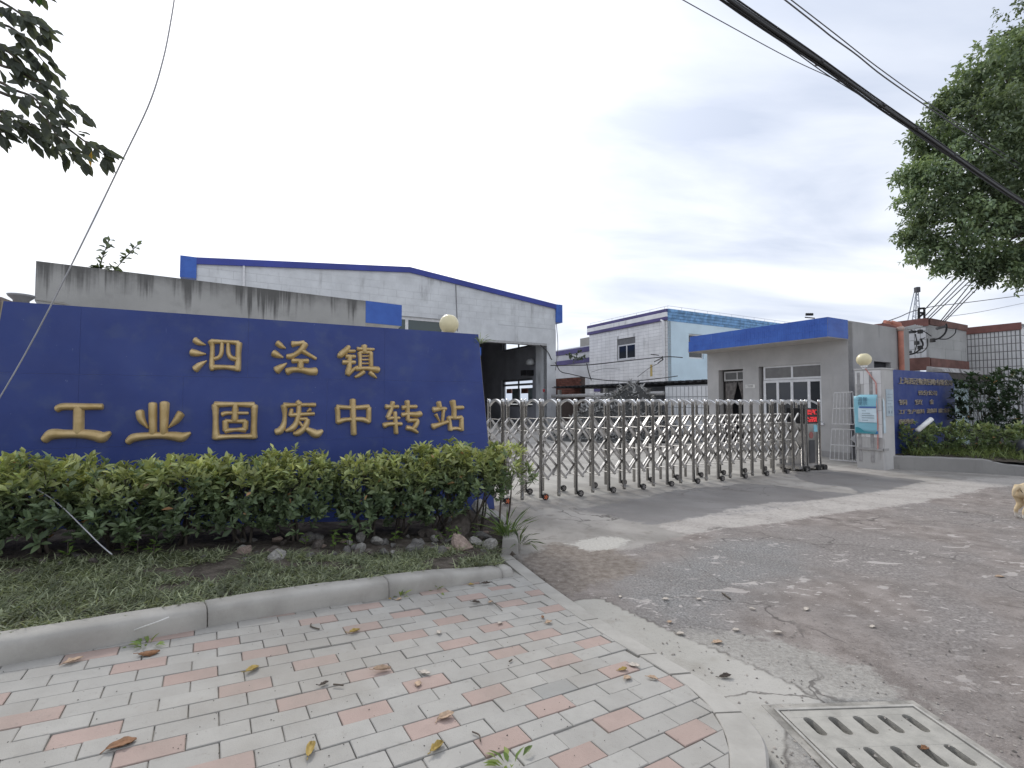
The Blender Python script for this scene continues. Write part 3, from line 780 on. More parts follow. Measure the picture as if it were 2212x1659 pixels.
M_TRIM = plain('trim', (0.33, 0.29, 0.20), 0.6)
for (a0, a1) in ((BRa + 0.006, TRa + 0.006), (BLa - 0.006, TLa - 0.006)):
    MB().tube([SG.p(a0, ZB_, -0.03), SG.p(a1, ZT_ + 0.004, -0.03)], 0.012, 4).build('edge_trim', M_TRIM, sign)
for a_ in (-4.5, -2.6, -0.5):
    MB().fbox(SG, a_ - 0.04, a_ + 0.04, -0.2, 2.3, -0.16, -0.065).build('rear_post', M_BACK, sign)

M_GOLD = NT('gold paint'); _v = M_GOLD.coord('World')
_c0 = M_GOLD.mix(M_GOLD.ramp(M_GOLD.noise(_v, 7, 5, 0.6), 0.3, 0.72), (0.49, 0.345, 0.145), (0.67, 0.50, 0.255))
_c0 = M_GOLD.mix(M_GOLD.ramp(M_GOLD.noise(_v, 30, 4), 0.62, 0.74, 0, 0.35), _c0, (0.36, 0.25, 0.11))
M_GOLD.base(_c0, 0.36, 0.25, 0.5); M_GOLD.bump(M_GOLD.noise(_v, 40, 3), 0.15, 0.004); M_GOLD = M_GOLD.m
ZR = {1: (580, 1050, 360 / 2212.0), 2: (820, 1060, 420 / 2212.0), 3: (120, 1260, 520 / 2212.0), 4: (640, 1250, 420 / 2212.0), 5: (1040, 1250, 460 / 2212.0)}
CH = {
 'a': (1, [[(250, 205, 95), (330, 260, 85), (465, 305, 20)], [(185, 450, 110), (290, 470, 100), (470, 485, 25)], [(260, 780, 120), (350, 700, 95), (485, 615, 22)],
   [(575, 235, 110), (595, 350, 75), (590, 550, 80), (585, 720, 85), (610, 780, 100)], [(575, 240, 85), (850, 245, 60), (1110, 265, 75)],
   [(1115, 275, 105), (1105, 450, 90), (1100, 650, 95), (1085, 795, 110)], [(620, 745, 90), (850, 740, 70), (1080, 765, 90)],
   [(785, 260, 65), (775, 450, 70), (730, 540, 65), (630, 580, 55)], [(905, 270, 62), (910, 450, 70), (960, 550, 75), (1070, 585, 70)]]),
 'b': (2, [[(335, 175, 80), (400, 225, 70), (475, 265, 20)], [(270, 345, 95), (340, 380, 80), (435, 420, 22)], [(325, 635, 110), (400, 580, 80), (495, 515, 20)],
   [(590, 195, 85), (680, 185, 60), (780, 175, 70)], [(800, 190, 95), (750, 280, 80), (650, 360, 65), (560, 400, 75), (500, 400, 65)],
   [(740, 300, 70), (850, 365, 55), (985, 440, 45)], [(590, 475, 70), (720, 475, 55), (850, 478, 65)], [(730, 480, 85), (725, 610, 85)],
   [(500, 655, 100), (600, 625, 75), (750, 630, 75), (880, 655, 95), (985, 650, 105)]]),
 'c': (2, [[(1540, 235, 55), (1480, 310, 85), (1390, 380, 85), (1362, 372, 60)], [(1530, 315, 45), (1640, 315, 45)], [(1490, 400, 60), (1640, 405, 50)],
   [(1440, 500, 65), (1640, 500, 50)], [(1550, 400, 70), (1545, 560, 70), (1530, 640, 80), (1520, 700, 75)], [(1520, 710, 60), (1620, 615, 50), (1680, 575, 40)],
   [(1680, 275, 55), (1800, 280, 45), (1955, 285, 40)], [(1795, 225, 80), (1795, 325, 70)], [(1715, 340, 62), (1725, 450, 50), (1725, 590, 55)],
   [(1715, 335, 45), (1910, 335, 45)], [(1905, 340, 62), (1910, 595, 60)], [(1735, 398, 28), (1900, 398, 28)], [(1735, 457, 28), (1900, 457, 28)], [(1735, 520, 28), (1900, 520, 28)],
   [(1660, 612, 66), (1800, 602, 55), (1930, 612, 75), (2030, 628, 88)], [(1785, 660, 64), (1720, 710, 55), (1640, 750, 36)], [(1890, 672, 66), (1950, 720, 52), (2000, 765, 22)]]),
 'd': (3, [[(265, 185, 76), (350, 155, 75), (600, 155, 72), (880, 155, 65)], [(560, 160, 120), (555, 500, 120)],
   [(95, 600, 90), (190, 532, 112), (400, 525, 90), (600, 525, 95), (760, 542, 110), (880, 568, 116), (985, 510, 46)]]),
 'e': (3, [[(1560, 120, 95), (1565, 530, 85)], [(1722, 110, 105), (1710, 530, 85)], [(1385, 225, 95), (1410, 330, 85), (1500, 445, 22)], [(1940, 250, 90), (1880, 340, 75), (1775, 440, 18)],
   [(1222, 632, 72), (1300, 578, 90), (1500, 550, 75), (1700, 545, 75), (1850, 555, 95), (1960, 566, 100), (2070, 512, 34)]]),
 'f': (4, [[(245, 220, 100), (250, 400, 80), (250, 600, 85), (260, 770, 112)], [(240, 210, 85), (560, 205, 62), (890, 215, 80)], [(900, 230, 95), (895, 450, 80), (890, 650, 85), (890, 760, 98)],
   [(260, 760, 80), (560, 745, 60), (880, 745, 80)], [(583, 210, 85), (570, 480, 92)], [(360, 375, 68), (430, 352, 55), (600, 352, 45), (795, 352, 42)],
   [(415, 490, 85), (415, 640, 80)], [(415, 485, 60), (580, 490, 50), (750, 490, 65)], [(750, 490, 80), (745, 620, 80)], [(415, 650, 75), (580, 630, 50), (745, 630, 80)]]),
 'g': (4, [[(1620, 155, 60), (1650, 200, 90)], [(1400, 225, 80), (1600, 215, 50), (1920, 215, 60)], [(1400, 230, 90), (1410, 400, 60), (1395, 530, 70), (1340, 640, 95), (1262, 672, 84)],
   [(1525, 290, 55), (1505, 390, 65)], [(1505, 385, 60), (1600, 380, 55), (1900, 363, 50)], [(1645, 200, 70), (1640, 370, 70), (1600, 520, 75), (1530, 610, 80), (1430, 650, 48)],
   [(1840, 290, 55), (1785, 320, 25)], [(1650, 450, 45), (1780, 450, 55)], [(1790, 460, 70), (1770, 540, 80), (1710, 630, 80), (1620, 690, 85), (1558, 692, 46)],
   [(1650, 500, 45), (1720, 580, 45), (1830, 650, 85), (1940, 702, 112), (2040, 650, 50)]]),
 'h': (5, [[(170, 240, 65), (178, 350, 62), (178, 470, 58)], [(162, 225, 55), (400, 238, 50), (650, 225, 60)], [(650, 240, 65), (650, 455, 60)],
   [(175, 455, 75), (280, 425, 55), (420, 415, 50), (560, 420, 60), (655, 455, 62)], [(405, 120, 75), (412, 400, 72), (422, 645, 72)]]),
 'i': (5, [[(912, 225, 62), (1000, 225, 45), (1100, 222, 45)], [(1020, 155, 58), (990, 270, 55), (940, 390, 55)], [(938, 402, 50), (1020, 395, 40), (1120, 395, 35)],
   [(1050, 310, 55), (1060, 480, 55), (1070, 630, 58)], [(882, 515, 72), (960, 490, 55), (1150, 488, 48)], [(1165, 240, 58), (1250, 225, 45), (1380, 222, 45)],
   [(1240, 140, 65), (1245, 300, 55), (1250, 430, 55)], [(1160, 350, 58), (1250, 335, 50), (1380, 345, 72), (1445, 330, 70)],
   [(1250, 435, 50), (1370, 430, 55), (1390, 450, 60), (1370, 510, 60), (1325, 565, 48)], [(1232, 545, 62), (1310, 565, 60), (1395, 618, 40)]]),
 'j': (5, [[(1720, 155, 62), (1740, 240, 55)], [(1640, 270, 72), (1740, 255, 50), (1830, 255, 45)], [(1675, 340, 45), (1735, 450, 18)], [(1795, 270, 45), (1775, 480, 35)],
   [(1630, 530, 78), (1720, 500, 55), (1860, 452, 45)], [(1935, 140, 76), (1955, 260, 60), (1955, 400, 60)], [(1960, 238, 48), (2092, 235, 46)],
   [(1870, 385, 50), (1890, 480, 50), (1900, 580, 58)], [(1870, 388, 45), (1980, 395, 45), (2070, 385, 50)], [(2070, 390, 50), (2070, 580, 58)], [(1900, 565, 50), (1980, 555, 40), (2070, 570, 55)]]),
}
def stroke(m, region, pts):
    x0, y0, k = ZR[region]
    P = smooth_line(np.array(pts, float), 5 + 5 * (len(pts) - 1) if len(pts) > 2 else 6)
    # rounded ends
    d0 = P[0, :2] - P[1, :2]; d0 /= np.linalg.norm(d0); d1 = P[-1, :2] - P[-2, :2]; d1 /= np.linalg.norm(d1)
    head = []; tail = []
    for t in (1.0, 0.82, 0.45):
        head.append((*(P[0, :2] + d0 * P[0, 2] * 0.32 * t), P[0, 2] * math.sqrt(max(0.0, 1 - t * t)) if t < 1 else P[0, 2] * 0.12))
        tail.insert(0, (*(P[-1, :2] + d1 * P[-1, 2] * 0.32 * t), P[-1, 2] * math.sqrt(max(0.0, 1 - t * t)) if t < 1 else P[-1, 2] * 0.12))
    P = np.vstack([head, P, tail])
    D = np.gradient(P[:, :2], axis=0); D /= np.linalg.norm(D, axis=1)[:, None] + 1e-9
    i0 = len(m.v); ns = 7
    for p, d in zip(P, D):
        nn = np.array([-d[1], d[0]]) * p[2] * 0.68
        def W2(q):
            a, z = SG.px((x0 + q[0] * k) * SRC, (y0 + q[1] * k) * SRC); return np.array((a, z))
        L_, R_ = W2(p[:2] - nn), W2(p[:2] + nn); w = np.linalg.norm(R_ - L_)
        h = min(0.050, 0.014 + 0.5 * w)
        for j in range(ns):
            t = j / (ns - 1.0)
            e = L_ * (1 - t) + R_ * t
            hh = h * (math.sin(math.pi * min(max(t, 0.0), 1.0))) ** 0.42 if 0 < j < ns - 1 else -0.002
            m.v.append(tuple(SG.p(e[0], e[1], hh)))
    n = len(P)
    for r in range(n - 1):
        for j in range(ns - 1):
            a = i0 + r * ns + j; m.f.append((a, a + ns, a + ns + 1, a + 1))
    m.f.append(tuple(i0 + j for j in range(ns))); m.f.append(tuple(i0 + (n - 1) * ns + j for j in range(ns - 1, -1, -1)))
for key, (reg, sts) in CH.items():
    m = MB()
    for st in sts: stroke(m, reg, st)
    m.build('gold_character', M_GOLD, sign, smooth=True, label='raised gold lettering character')
based(sign, SG.p(-2.5, 0.0))

# ================================================================== globe lamps and right pillar
M_GLOBE = plain('opal globe', (0.74, 0.66, 0.42), 0.35, var=0.05)
M_LBASE = plain('lamp collar', (0.30, 0.29, 0.28), 0.4, 0.5)
def globe_lamp(label, loc, r, white=False):
    t = thing('globe_lamp', label, 'lamp', loc, 'globe lamps on the gate pillars')
    pr = [(0.035, 0.0), (0.06, 0.006)] + []
    m = MB(); m.lathe([(r * 0.30, -r * 0.22), (r * 0.42, -r * 0.20), (r * 0.42, 0.0), (r * 0.46, 0.004), (r * 0.46, r * 0.10), (r * 0.36, r * 0.13)], seg=20)
    m.build('collar', M_LBASE if not white else plain('white plastic', (0.7, 0.7, 0.7), 0.4), t, smooth=False)
    m = MB(); pf = [(r * math.cos(a) if abs(a) < 1.22 else r * math.cos(a), r * 0.95 + r * math.sin(a)) for a in np.linspace(-1.22, 1.12, 15)]
    m.lathe(pf + [(r * 0.3, r * 0.95 + r * 0.92)], seg=28); m.build('globe', M_GLOBE, t, smooth=True)
    return t
LP = at(970, 717, 6.95)
left_pillar = thing('gate_pillar', 'square gate pillar hidden behind the blue sign board, under the round lamp', 'pillar', (LP.x, LP.y, 0))
MR = Matrix.Rotation(math.radians(90 - 62.6), 4, 'Z')
m = MB(); m.box(-0.25, 0.25, -0.25, 0.25, 0, LP.z - 0.05); o = m.build('shaft', M_OLDC, left_pillar); o.rotation_euler = (0, 0, math.radians(90 - 62.6))
globe_lamp('cream globe lamp above the top edge of the big blue sign', (LP.x, LP.y, LP.z - 0.02), 0.143)

PC = gnd(1910, 1016)           # nearest bottom corner of the right pillar
PF = Frame(PC.x, PC.y, 61.0)
PW, PH = 0.53, 2.22
pillar = thing('gate_pillar', 'square tiled gate pillar with a light blue poster, right of the gate', 'pillar', (0, 0, 0))
M_PIL = stained('pillar render', (0.50, 0.49, 0.475), (0.28, 0.27, 0.26), 0.6, sscale=2.5)
M_PTILE = stained('pillar tile', (0.70, 0.69, 0.68), (0.36, 0.35, 0.34), 0.55, sscale=3)
m = MB(); m.fbox(PF, 0, PW, -0.1, PH, -PW, 0); m.build('shaft', M_PIL, pillar, bevel=0.01)
m = MB(); m.fbox(PF, -0.012, PW + 0.01, PH - 0.002, PH + 0.035, -PW - 0.01, 0.012); m.build('cap', M_PIL, pillar, bevel=0.006)
# tiles on the driveway face (normal -a)
tz = PH - 0.02; k = 0
for r_ in range(6):
    for c_ in range(3):
        n1 = -0.015 - c_ * 0.168; n0 = n1 - 0.160
        z1 = tz - r_ * 0.30; z0 = z1 - 0.292
        if random.random() < 0.05 or (r_ == 5): continue
        m = MB(); m.fbox(PF, -0.012 + random.uniform(0, 0.003), 0.0, z0, z1, n0, n1); m.build('tile', M_PTILE, pillar)
m = MB(); m.fbox(PF, -0.03, -0.0005, 0.42, 0.47, -PW - 0.004, 0.012); m.fbox(PF, -0.03, PW * 0.4, 0.42, 0.47, 0.0005, 0.012); m.build('strap', plain('strap', (0.35, 0.34, 0.33), 0.7), pillar)
m = MB()
m.tube([PF.p(-0.02, PH + 0.03, -0.30), PF.p(-0.026, PH - 0.3, -0.10), PF.p(-0.026, 1.0, -0.085), PF.p(-0.02, 0.45, -0.1)], 0.014, 6)
m.build('cable_conduit', plain('conduit', (0.52, 0.25, 0.22), 0.6, var=0.3), pillar)
m = MB()
for n_ in (-0.21, -0.45): m.fbox(PF, -0.014, -0.0005, 0.15, PH - 0.05, n_ - 0.03, n_ + 0.03)
m.build('cement_stripe', plain('cement stripe', (0.33, 0.32, 0.315), 0.9, var=0.2), pillar)
globe_lamp('cream globe lamp on top of the right gate pillar', tuple(PF.p(0.06, PH + 0.10, -0.36)), 0.148, True)
m = MB(); m.lathe([(0.05, 0), (0.03, 0.02), (0.025, 0.10)], tuple(PF.p(0.06, PH + 0.03, -0.36)), 12); m.build('lamp_stem', plain('stem', (0.7, 0.7, 0.7), 0.4), pillar)
based(pillar, PF.p(0.26, 0, -0.26))

# poster wrapped over the pillar corner
M_CYAN = plain('poster cyan', (0.27, 0.56, 0.66), 0.45, var=0.06, scale=3)
M_TEAL = plain('poster teal', (0.05, 0.30, 0.36), 0.45); M_DKB = plain('poster blue', (0.05, 0.20, 0.42), 0.45)
M_PWHITE = plain('poster white', (0.62, 0.74, 0.80), 0.5); M_INK = plain('poster ink', (0.10, 0.20, 0.28), 0.5); M_BAND = plain('poster band', (0.08, 0.17, 0.40), 0.5)
poster = thing('poster', 'light blue notice poster taped to the right gate pillar', 'poster', (0, 0, 0))
def ppt(b, z, off): return PF.p(-0.02 - off, z, -b)      # b runs away from the corner along the driveway face
zt, zb = 1.66, 0.78
m = MB(); cols = 9; rows_ = 9; i0 = len(m.v)
for r_ in range(rows_):
    for c_ in range(cols):
        b = 0.075 + 0.46 * c_ / (cols - 1.0); z = zt - (zt - zb) * r_ / (rows_ - 1.0)
        curl = 0.012 * math.sin(5 * b + z * 4) + (0.05 * ((b - 0.36) / 0.175) ** 2 if (b > 0.36 and r_ < 4) else 0)
        m.v.append(tuple(ppt(b, z - (0.03 if (b > 0.45 and r_ == 0) else 0), 0.016 + curl * 0.4)))
for r_ in range(rows_ - 1):
    for c_ in range(cols - 1):
        a = i0 + r_ * cols + c_; m.f.append((a, a + 1, a + cols + 1, a + cols))
sheet = m.build('sheet', M_CYAN, poster, smooth=True, fix=False)
sm_ = sheet.modifiers.new('thickness', 'SOLIDIFY'); sm_.thickness = 0.0015
m = MB(); m.quad(*[PF.p(a, z, 0.02) for a, z in ((-0.02, 1.60), (0.05, 1.52), (0.09, 0.82), (-0.02, 0.80))])
o = m.build('folded_edge', plain('poster fold', (0.55, 0.66, 0.72), 0.5), poster)
def pbox(name, mtl, b0, b1, z0, z1, off=0.030):
    mm = MB(); mm.hexa([ppt(b, z, o_) for z, o_ in ((z0, off), ) for b in (b1, b0)] + [ppt(b, z0, off - 0.004) for b in (b0, b1)] + [ppt(b, z1, off) for b in (b1, b0)] + [ppt(b, z1, off - 0.004) for b in (b0, b1)])
    return mm.build(name, mtl, poster)
pbox('white_field', M_PWHITE, 0.095, 0.455, 1.04, 1.36)
pbox('title_band', M_BAND, 0.10, 0.43, 1.355, 1.395, 0.033)
for k, (b0, b1) in enumerate([(0.30, 0.38), (0.22, 0.38), (0.14, 0.38), (0.14, 0.38), (0.26, 0.38)]): pbox('text_line', plain('grey ink', (0.33, 0.42, 0.47), 0.6), b0, b1, 1.285 - 0.052 * k, 1.305 - 0.052 * k, 0.0325)
def wave(name, mtl, pts): 
    mm = MB(); mm.prism([ppt(b, z, 0.0305) for b, z in pts], PF.a * 0.002); mm.build(name, mtl, poster)
wave('wave_print', M_TEAL, [(0.52, 0.80), (0.08, 0.80), (0.20, 0.82), (0.34, 0.835), (0.42, 0.90), (0.47, 0.925), (0.52, 0.92)])
wave('wave_print', M_DKB, [(0.13, 0.79), (0.078, 0.79), (0.078, 0.86), (0.10, 0.85)])
TXM = Matrix.Identity(4); TXM.col[0][:3] = PF.n; TXM.col[1][:3] = (0, 0, 1); TXM.col[2][:3] = -PF.a
def ptext(s, b, z, size):
    me_ = text_mesh(s, size, 0.0006); o = obj('lettering', me_, M_INK, poster)
    o.matrix_world = Matrix.Translation(ppt(b, z, 0.034)) @ TXM
ptext('温馨', 0.46, 1.525, 0.098); ptext('提示', 0.46, 1.43, 0.098)
based(poster, PF.p(-0.02, 0.78, -0.3))
# small notice board on the road face of the pillar
notice = thing('notice_plate', 'pale blue notice plate on the road side of the right gate pillar', 'plate', (0, 0, 0))
M_NOT = plain('notice', (0.42, 0.50, 0.55), 0.5)
m = MB(); m.fbox(PF, 0.16, 0.47, 1.18, 1.78, 0.002, 0.014); m.build('plate', M_NOT, notice)
for k in range(5):
    m = MB(); m.fbox(PF, 0.20, 0.43 - 0.06 * (k % 2), 1.66 - 0.07 * k, 1.675 - 0.07 * k, 0.014, 0.0155); m.build('text_line', plain('faint ink', (0.30, 0.36, 0.42), 0.6), notice)
for a_ in (0.24, 0.36):
    m = MB(); m.fbox(PF, a_, a_ + 0.05, 1.24, 1.30, 0.014, 0.0155); m.build('text_line', plain('faint ink', (0.22, 0.27, 0.32), 0.6), notice)
based(notice, PF.p(0.3, 1.18))

# ================================================================== right blue sign
RF = Frame(PC.x + PF.a.x * (PW + 0.015), PC.y + PF.a.y * (PW + 0.015), 61.0)
rsign = thing('sign_board', 'dark blue sign board with small raised lettering, right of the gate pillar', 'sign', (0, 0, 0))
M_DGOLD = plain('weathered gold letters', (0.40, 0.34, 0.26), 0.6, 0.1, var=0.25)
TRM = Matrix.Identity(4); TRM.col[0][:3] = RF.a; TRM.col[1][:3] = (0, 0, 1); TRM.col[2][:3] = RF.n
RG = (2820, 1150, 300 / 1991.0)
def rpx(x, y): return RF.px((RG[0] + x * RG[2]) * SRC, (RG[1] + y * RG[2]) * SRC, -0.12)
_ea = rpx(1468, 330)[0]; _ec, _ez = rpx(1350, 262)
m = MB(); m.prism([RF.p(a, z, -0.122) for a, z in ((0, 0.3), (_ea, 0.3), (_ea, _ez - 0.2), (_ec, _ez), (0, _ez))], RF.n * -0.05); m.build('panel', M_BLUE, rsign)
def rtext(s, xa, xb, yb, yt):
    a0, z0 = rpx(xa, yb); a1, _ = rpx(xb, yb); _, z1 = rpx(xa, yt)
    me_ = text_mesh(s, 1.0, 0.01)
    co_ = np.array([v.co[:] for v in me_.vertices]); lo, hi = co_.min(0), co_.max(0)
    o = obj('lettering', me_, M_DGOLD, rsign)
    sx = (a1 - a0) / (hi[0] - lo[0]); sz = (z1 - z0) / (hi[1] - lo[1])
    o.matrix_world = Matrix.Translation(RF.p(a0, z0, -0.105)) @ TRM @ Matrix.Diagonal((sx, sz, 1, 1)) @ Matrix.Translation((-lo[0], -lo[1], 0))
rtext('上海泗泾物资回收有限公司', 280, 1410, 490, 350)
rtext('四分公司', 705, 1085, 730, 625)
rtext('铜', 285, 450, 935, 820); rtext('贸', 625, 780, 930, 820); rtext('金', 935, 1020, 915, 815)
rtext('工厂生产废料', 280, 825, 1130, 1030); rtext('边角料', 880, 1085, 1110, 1010); rtext('废金属', 1125, 1400, 1100, 1005)
rtext('废旧物资', 290, 600, 1350, 1235)
based(rsign, RF.p(1.5, 0.3, -0.14))

# ================================================================== retractable gate
GT = Frame(0.238, 7.222, 63.4)
M_STEEL = NT('stainless steel'); _v = M_STEEL.coord('Object')
M_STEEL.base(M_STEEL.mix(M_STEEL.ramp(M_STEEL.noise(_v, 9, 4), 0.3, 0.7), (0.60, 0.59, 0.58), (0.68, 0.67, 0.66)), M_STEEL.ramp(M_STEEL.noise(_v, 4, 3), 0.3, 0.7, 0.15, 0.22), 1.0); M_STEEL = M_STEEL.m
M_STEEL2 = plain('brushed steel', (0.50, 0.49, 0.48), 0.28, 1.0, var=0.12)
M_RUB = plain('black rubber', (0.025, 0.024, 0.023), 0.7)
M_ORG = plain('orange hub', (0.55, 0.13, 0.05), 0.5); M_GRYH = plain('grey hub', (0.22, 0.20, 0.19), 0.5)
gate = thing('folding_gate', 'stainless steel folding gate with scissor bars closed across the driveway', 'gate', (0, 0, 0))
GH, GDp, SP = 1.55, 0.50, 0.325
def gshare(mb, m_, smooth=False, name='part'):
    me_ = mb.mesh(name, smooth); me_.materials.append(m_); return me_
GM = GT.mat()
R_ = 0.0275
post_me = gshare(MB().lathe([(R_, 0.03), (R_, GH - 0.10), (R_ + 0.004, GH - 0.10), (R_ + 0.004, GH - 0.02), (R_ * 0.9, GH - 0.006), (R_ * 0.4, GH)], seg=10), M_STEEL, True)
m = MB(); n_ = 12
for k in range(n_ + 1):        # flat arch bar between front and rear post, local y = away from the road
    t = k / n_; y = 0.022 + (GDp - 0.044) * t; z = GH - 0.085 + 0.085 * (1 - (2 * t - 1) ** 2)
    m.v += [(-0.019, y, z), (0.019, y, z), (0.019, y, z - 0.036), (-0.019, y, z - 0.036)]
for k in range(n_):
    for j in range(4): m.f.append((k * 4 + j, k * 4 + (j + 1) % 4, k * 4 + 4 + (j + 1) % 4, k * 4 + 4 + j))
arch_me = gshare(m, plain('arch steel', (0.72, 0.71, 0.70), 0.4, 1.0, var=0.05), False)
dx, dz = SP, 0.375
ln = math.hypot(dx, dz); 
def bar(length, w=0.030, th=0.028): return gshare(MB().box(0, length, -th / 2, th / 2, -w / 2, w / 2), M_STEEL2)
bar_me = bar(ln + 0.02); half_me = bar(ln * 0.52)
rod_me = gshare(MB().tube([(0, 0.02, 0), (0, GDp - 0.02, 0)], 0.0085, 6), plain('rod steel', (0.34, 0.335, 0.33), 0.5, 1.0, var=0.1))
w_me = gshare(MB().tube([(0, -0.018, 0), (0, 0.018, 0)], 0.050, 16), M_RUB, False)
def star(mt):
    m = MB()
    for k in range(5):
        a = 2 * math.pi * k / 5; c_, s_ = math.cos(a), math.sin(a)
        m.hexa([(c_ * r - s_ * q, y, s_ * r + c_ * q) for y in (-0.021, 0.021) for r, q in ((0.004, -0.007), (0.037, -0.007), (0.037, 0.007), (0.004, 0.007))])
    return gshare(m, mt)
hub_o, hub_g = star(M_ORG), star(M_GRYH)
foot_me = gshare(MB().box(-0.02, 0.02, -0.03, 0.03, 0.06, 0.085).box(-0.003, 0.003, -0.026, -0.022, 0.02, 0.075), M_STEEL2)
def gput(name, me_, a, n, z=0.0, rot=None, parent=gate):
    o = bpy.data.objects.new(name, me_); COL.objects.link(o); o.parent = parent
    mw = Matrix.Translation(GT.p(a, z, n)) @ GM
    if rot is not None: mw = mw @ rot
    if parent is not gate: o.matrix_parent_inverse = parent.matrix_world.inverted(); 
    o.matrix_basis = mw if parent is gate else mw
    return o
A0 = -0.42; NP = 23
ia = list(range(-2, NP))
ang = math.atan2(dz, dx)
Zt = 1.235
def XZ(a): return a
for i in ia:
    a = A0 + SP * i
    gput('post', post_me, a, 0.0); gput('post', post_me, a, -GDp)
    gput('arch', arch_me, a, 0.0)
    if i < NP - 1:
        for pl, nn in ((0, -0.062), (1, -GDp + 0.062)):
            off = 0.016
            for k in range(2):
                zt_ = Zt - dz * k
                gput('scissor_bar', bar_me, a - 0.005, nn + off, zt_, Matrix.Rotation(ang, 4, 'Y'))
                gput('scissor_bar', bar_me, a - 0.005, nn - off, zt_ - dz, Matrix.Rotation(-ang, 4, 'Y'))
            gput('short_bar', half_me, a, nn + off, Zt - 2 * dz, Matrix.Rotation(ang, 4, 'Y'))
            gput('short_bar', half_me, a + SP * 0.48, nn - off, Zt - 2 * dz - dz * 0.5, Matrix.Rotation(-ang, 4, 'Y'))
        for k in range(3): gput('rod', rod_me, a + SP / 2, 0.0, Zt - dz * (k + 0.5))
        gput('rod', rod_me, a + 0.03, 0.0, Zt)
    if i % 2 == 0:
        for nn in (0.0, -GDp):
            gput('wheel_bracket', foot_me, a + 0.035, nn + 0.02)
            w_ = gput('wheel', w_me, a + 0.055, nn + 0.045, 0.050)
            h_ = bpy.data.objects.new('hub', hub_o if (i in (0, 2) and nn == 0.0) else hub_g); COL.objects.link(h_); h_.parent = w_
    else:
        gput('wheel_bracket', foot_me, a, 0.0)
# drive head at the right end
H0, H1 = A0 + SP * (NP - 1) + 0.15, A0 + SP * (NP - 1) + 0.62
for a in (H0, H1):
    gput('post', post_me, a, 0.0); gput('post', post_me, a, -GDp); gput('arch', arch_me, a, 0.0)
m = MB(); m.fbox(GT, H0 + 0.03, H1 - 0.03, 0.10, 1.02, -GDp + 0.05, -0.02); m.build('drive_housing', M_STEEL2, gate)
m = MB(); m.fbox(GT, H0 + 0.03, H1 - 0.03, 1.02, 1.36, -GDp + 0.05, -0.012); m.build('display_case', plain('display black', (0.012, 0.012, 0.014), 0.35), gate)
M_LED = NT('red led'); M_LED.base((0.6, 0.02, 0.02), 0.4); M_LED.b.inputs['Emission Color'].default_value = (1.0, 0.05, 0.06, 1); M_LED.b.inputs['Emission Strength'].default_value = 0.35; M_LED = M_LED.m
rr = random.Random(3)
for zc in (1.27, 1.11):
    m = MB()
    for ix in range(12):
        for iz in range(5):
            if rr.random() < 0.68:
                a = H0 + 0.075 + ix * 0.027; z = zc - 0.05 + iz * 0.022
                m.fbox(GT, a, a + 0.022, z, z + 0.018, -0.012, -0.006)
    m.build('led_text', M_LED, gate)
m = MB(); m.fbox(GT, H0 + 0.30, H0 + 0.43, 0.84, 0.99, -0.02, -0.017); m.build('sticker', plain('cyan sticker', (0.25, 0.55, 0.66), 0.5), gate)
m = MB(); m.tube([GT.p(H0 + 0.20, 0.77, -0.021), GT.p(H0 + 0.20, 0.77, -0.015)], 0.075, 18); m.build('round_badge', plain('dull red badge', (0.28, 0.10, 0.09), 0.6), gate)
m = MB(); m.fbox(GT, H0 + 0.12, H0 + 0.32, 0.16, 0.66, -0.02, -0.014); m.build('dark_panel', plain('dark panel', (0.06, 0.06, 0.065), 0.4), gate)
m = MB(); m.fbox(GT, H0 - 0.30, H1 + 0.12, 0.06, 0.12, -GDp, 0.02); m.build('base_tray', M_STEEL2, gate)
for a in (H0 - 0.05, H1 - 0.12, H1 + 0.10):
    for nn in (0.04, -GDp - 0.02):
        w_ = gput('wheel', w_me, a, nn, 0.05); w_.scale = (1.35, 1.35, 1.35)
based(gate, GT.p(3.3, 0, -0.25))

# ================================================================== buildings
def cells(a0, a1, z0, z1, holes):
    A = sorted(set([a0, a1] + [min(max(h[k], a0), a1) for h in holes for k in (0, 1)])); Zs = sorted(set([z0, z1] + [min(max(h[k], z0), z1) for h in holes for k in (2, 3)]))
    out = []
    for za, zb in zip(Zs[:-1], Zs[1:]):
        run = None
        for aa, ab in zip(A[:-1], A[1:]):
            solid = not any(h[0] < (aa + ab) / 2 < h[1] and h[2] < (za + zb) / 2 < h[3] for h in holes)
            if solid:
                if run is None: run = [aa, ab]
                else: run[1] = ab
            elif run: out.append((run[0], run[1], za, zb)); run = None
        if run: out.append((run[0], run[1], za, zb))
    return out
def wall(name, F, a0, a1, z0, z1, mtl, parent, holes=(), th=0.24, n=0.0):
    m = MB()
    for c in cells(a0, a1, z0, z1, list(holes)): m.fbox(F, c[0], c[1], c[2], c[3], n - th, n)
    return m.build(name, mtl, parent)
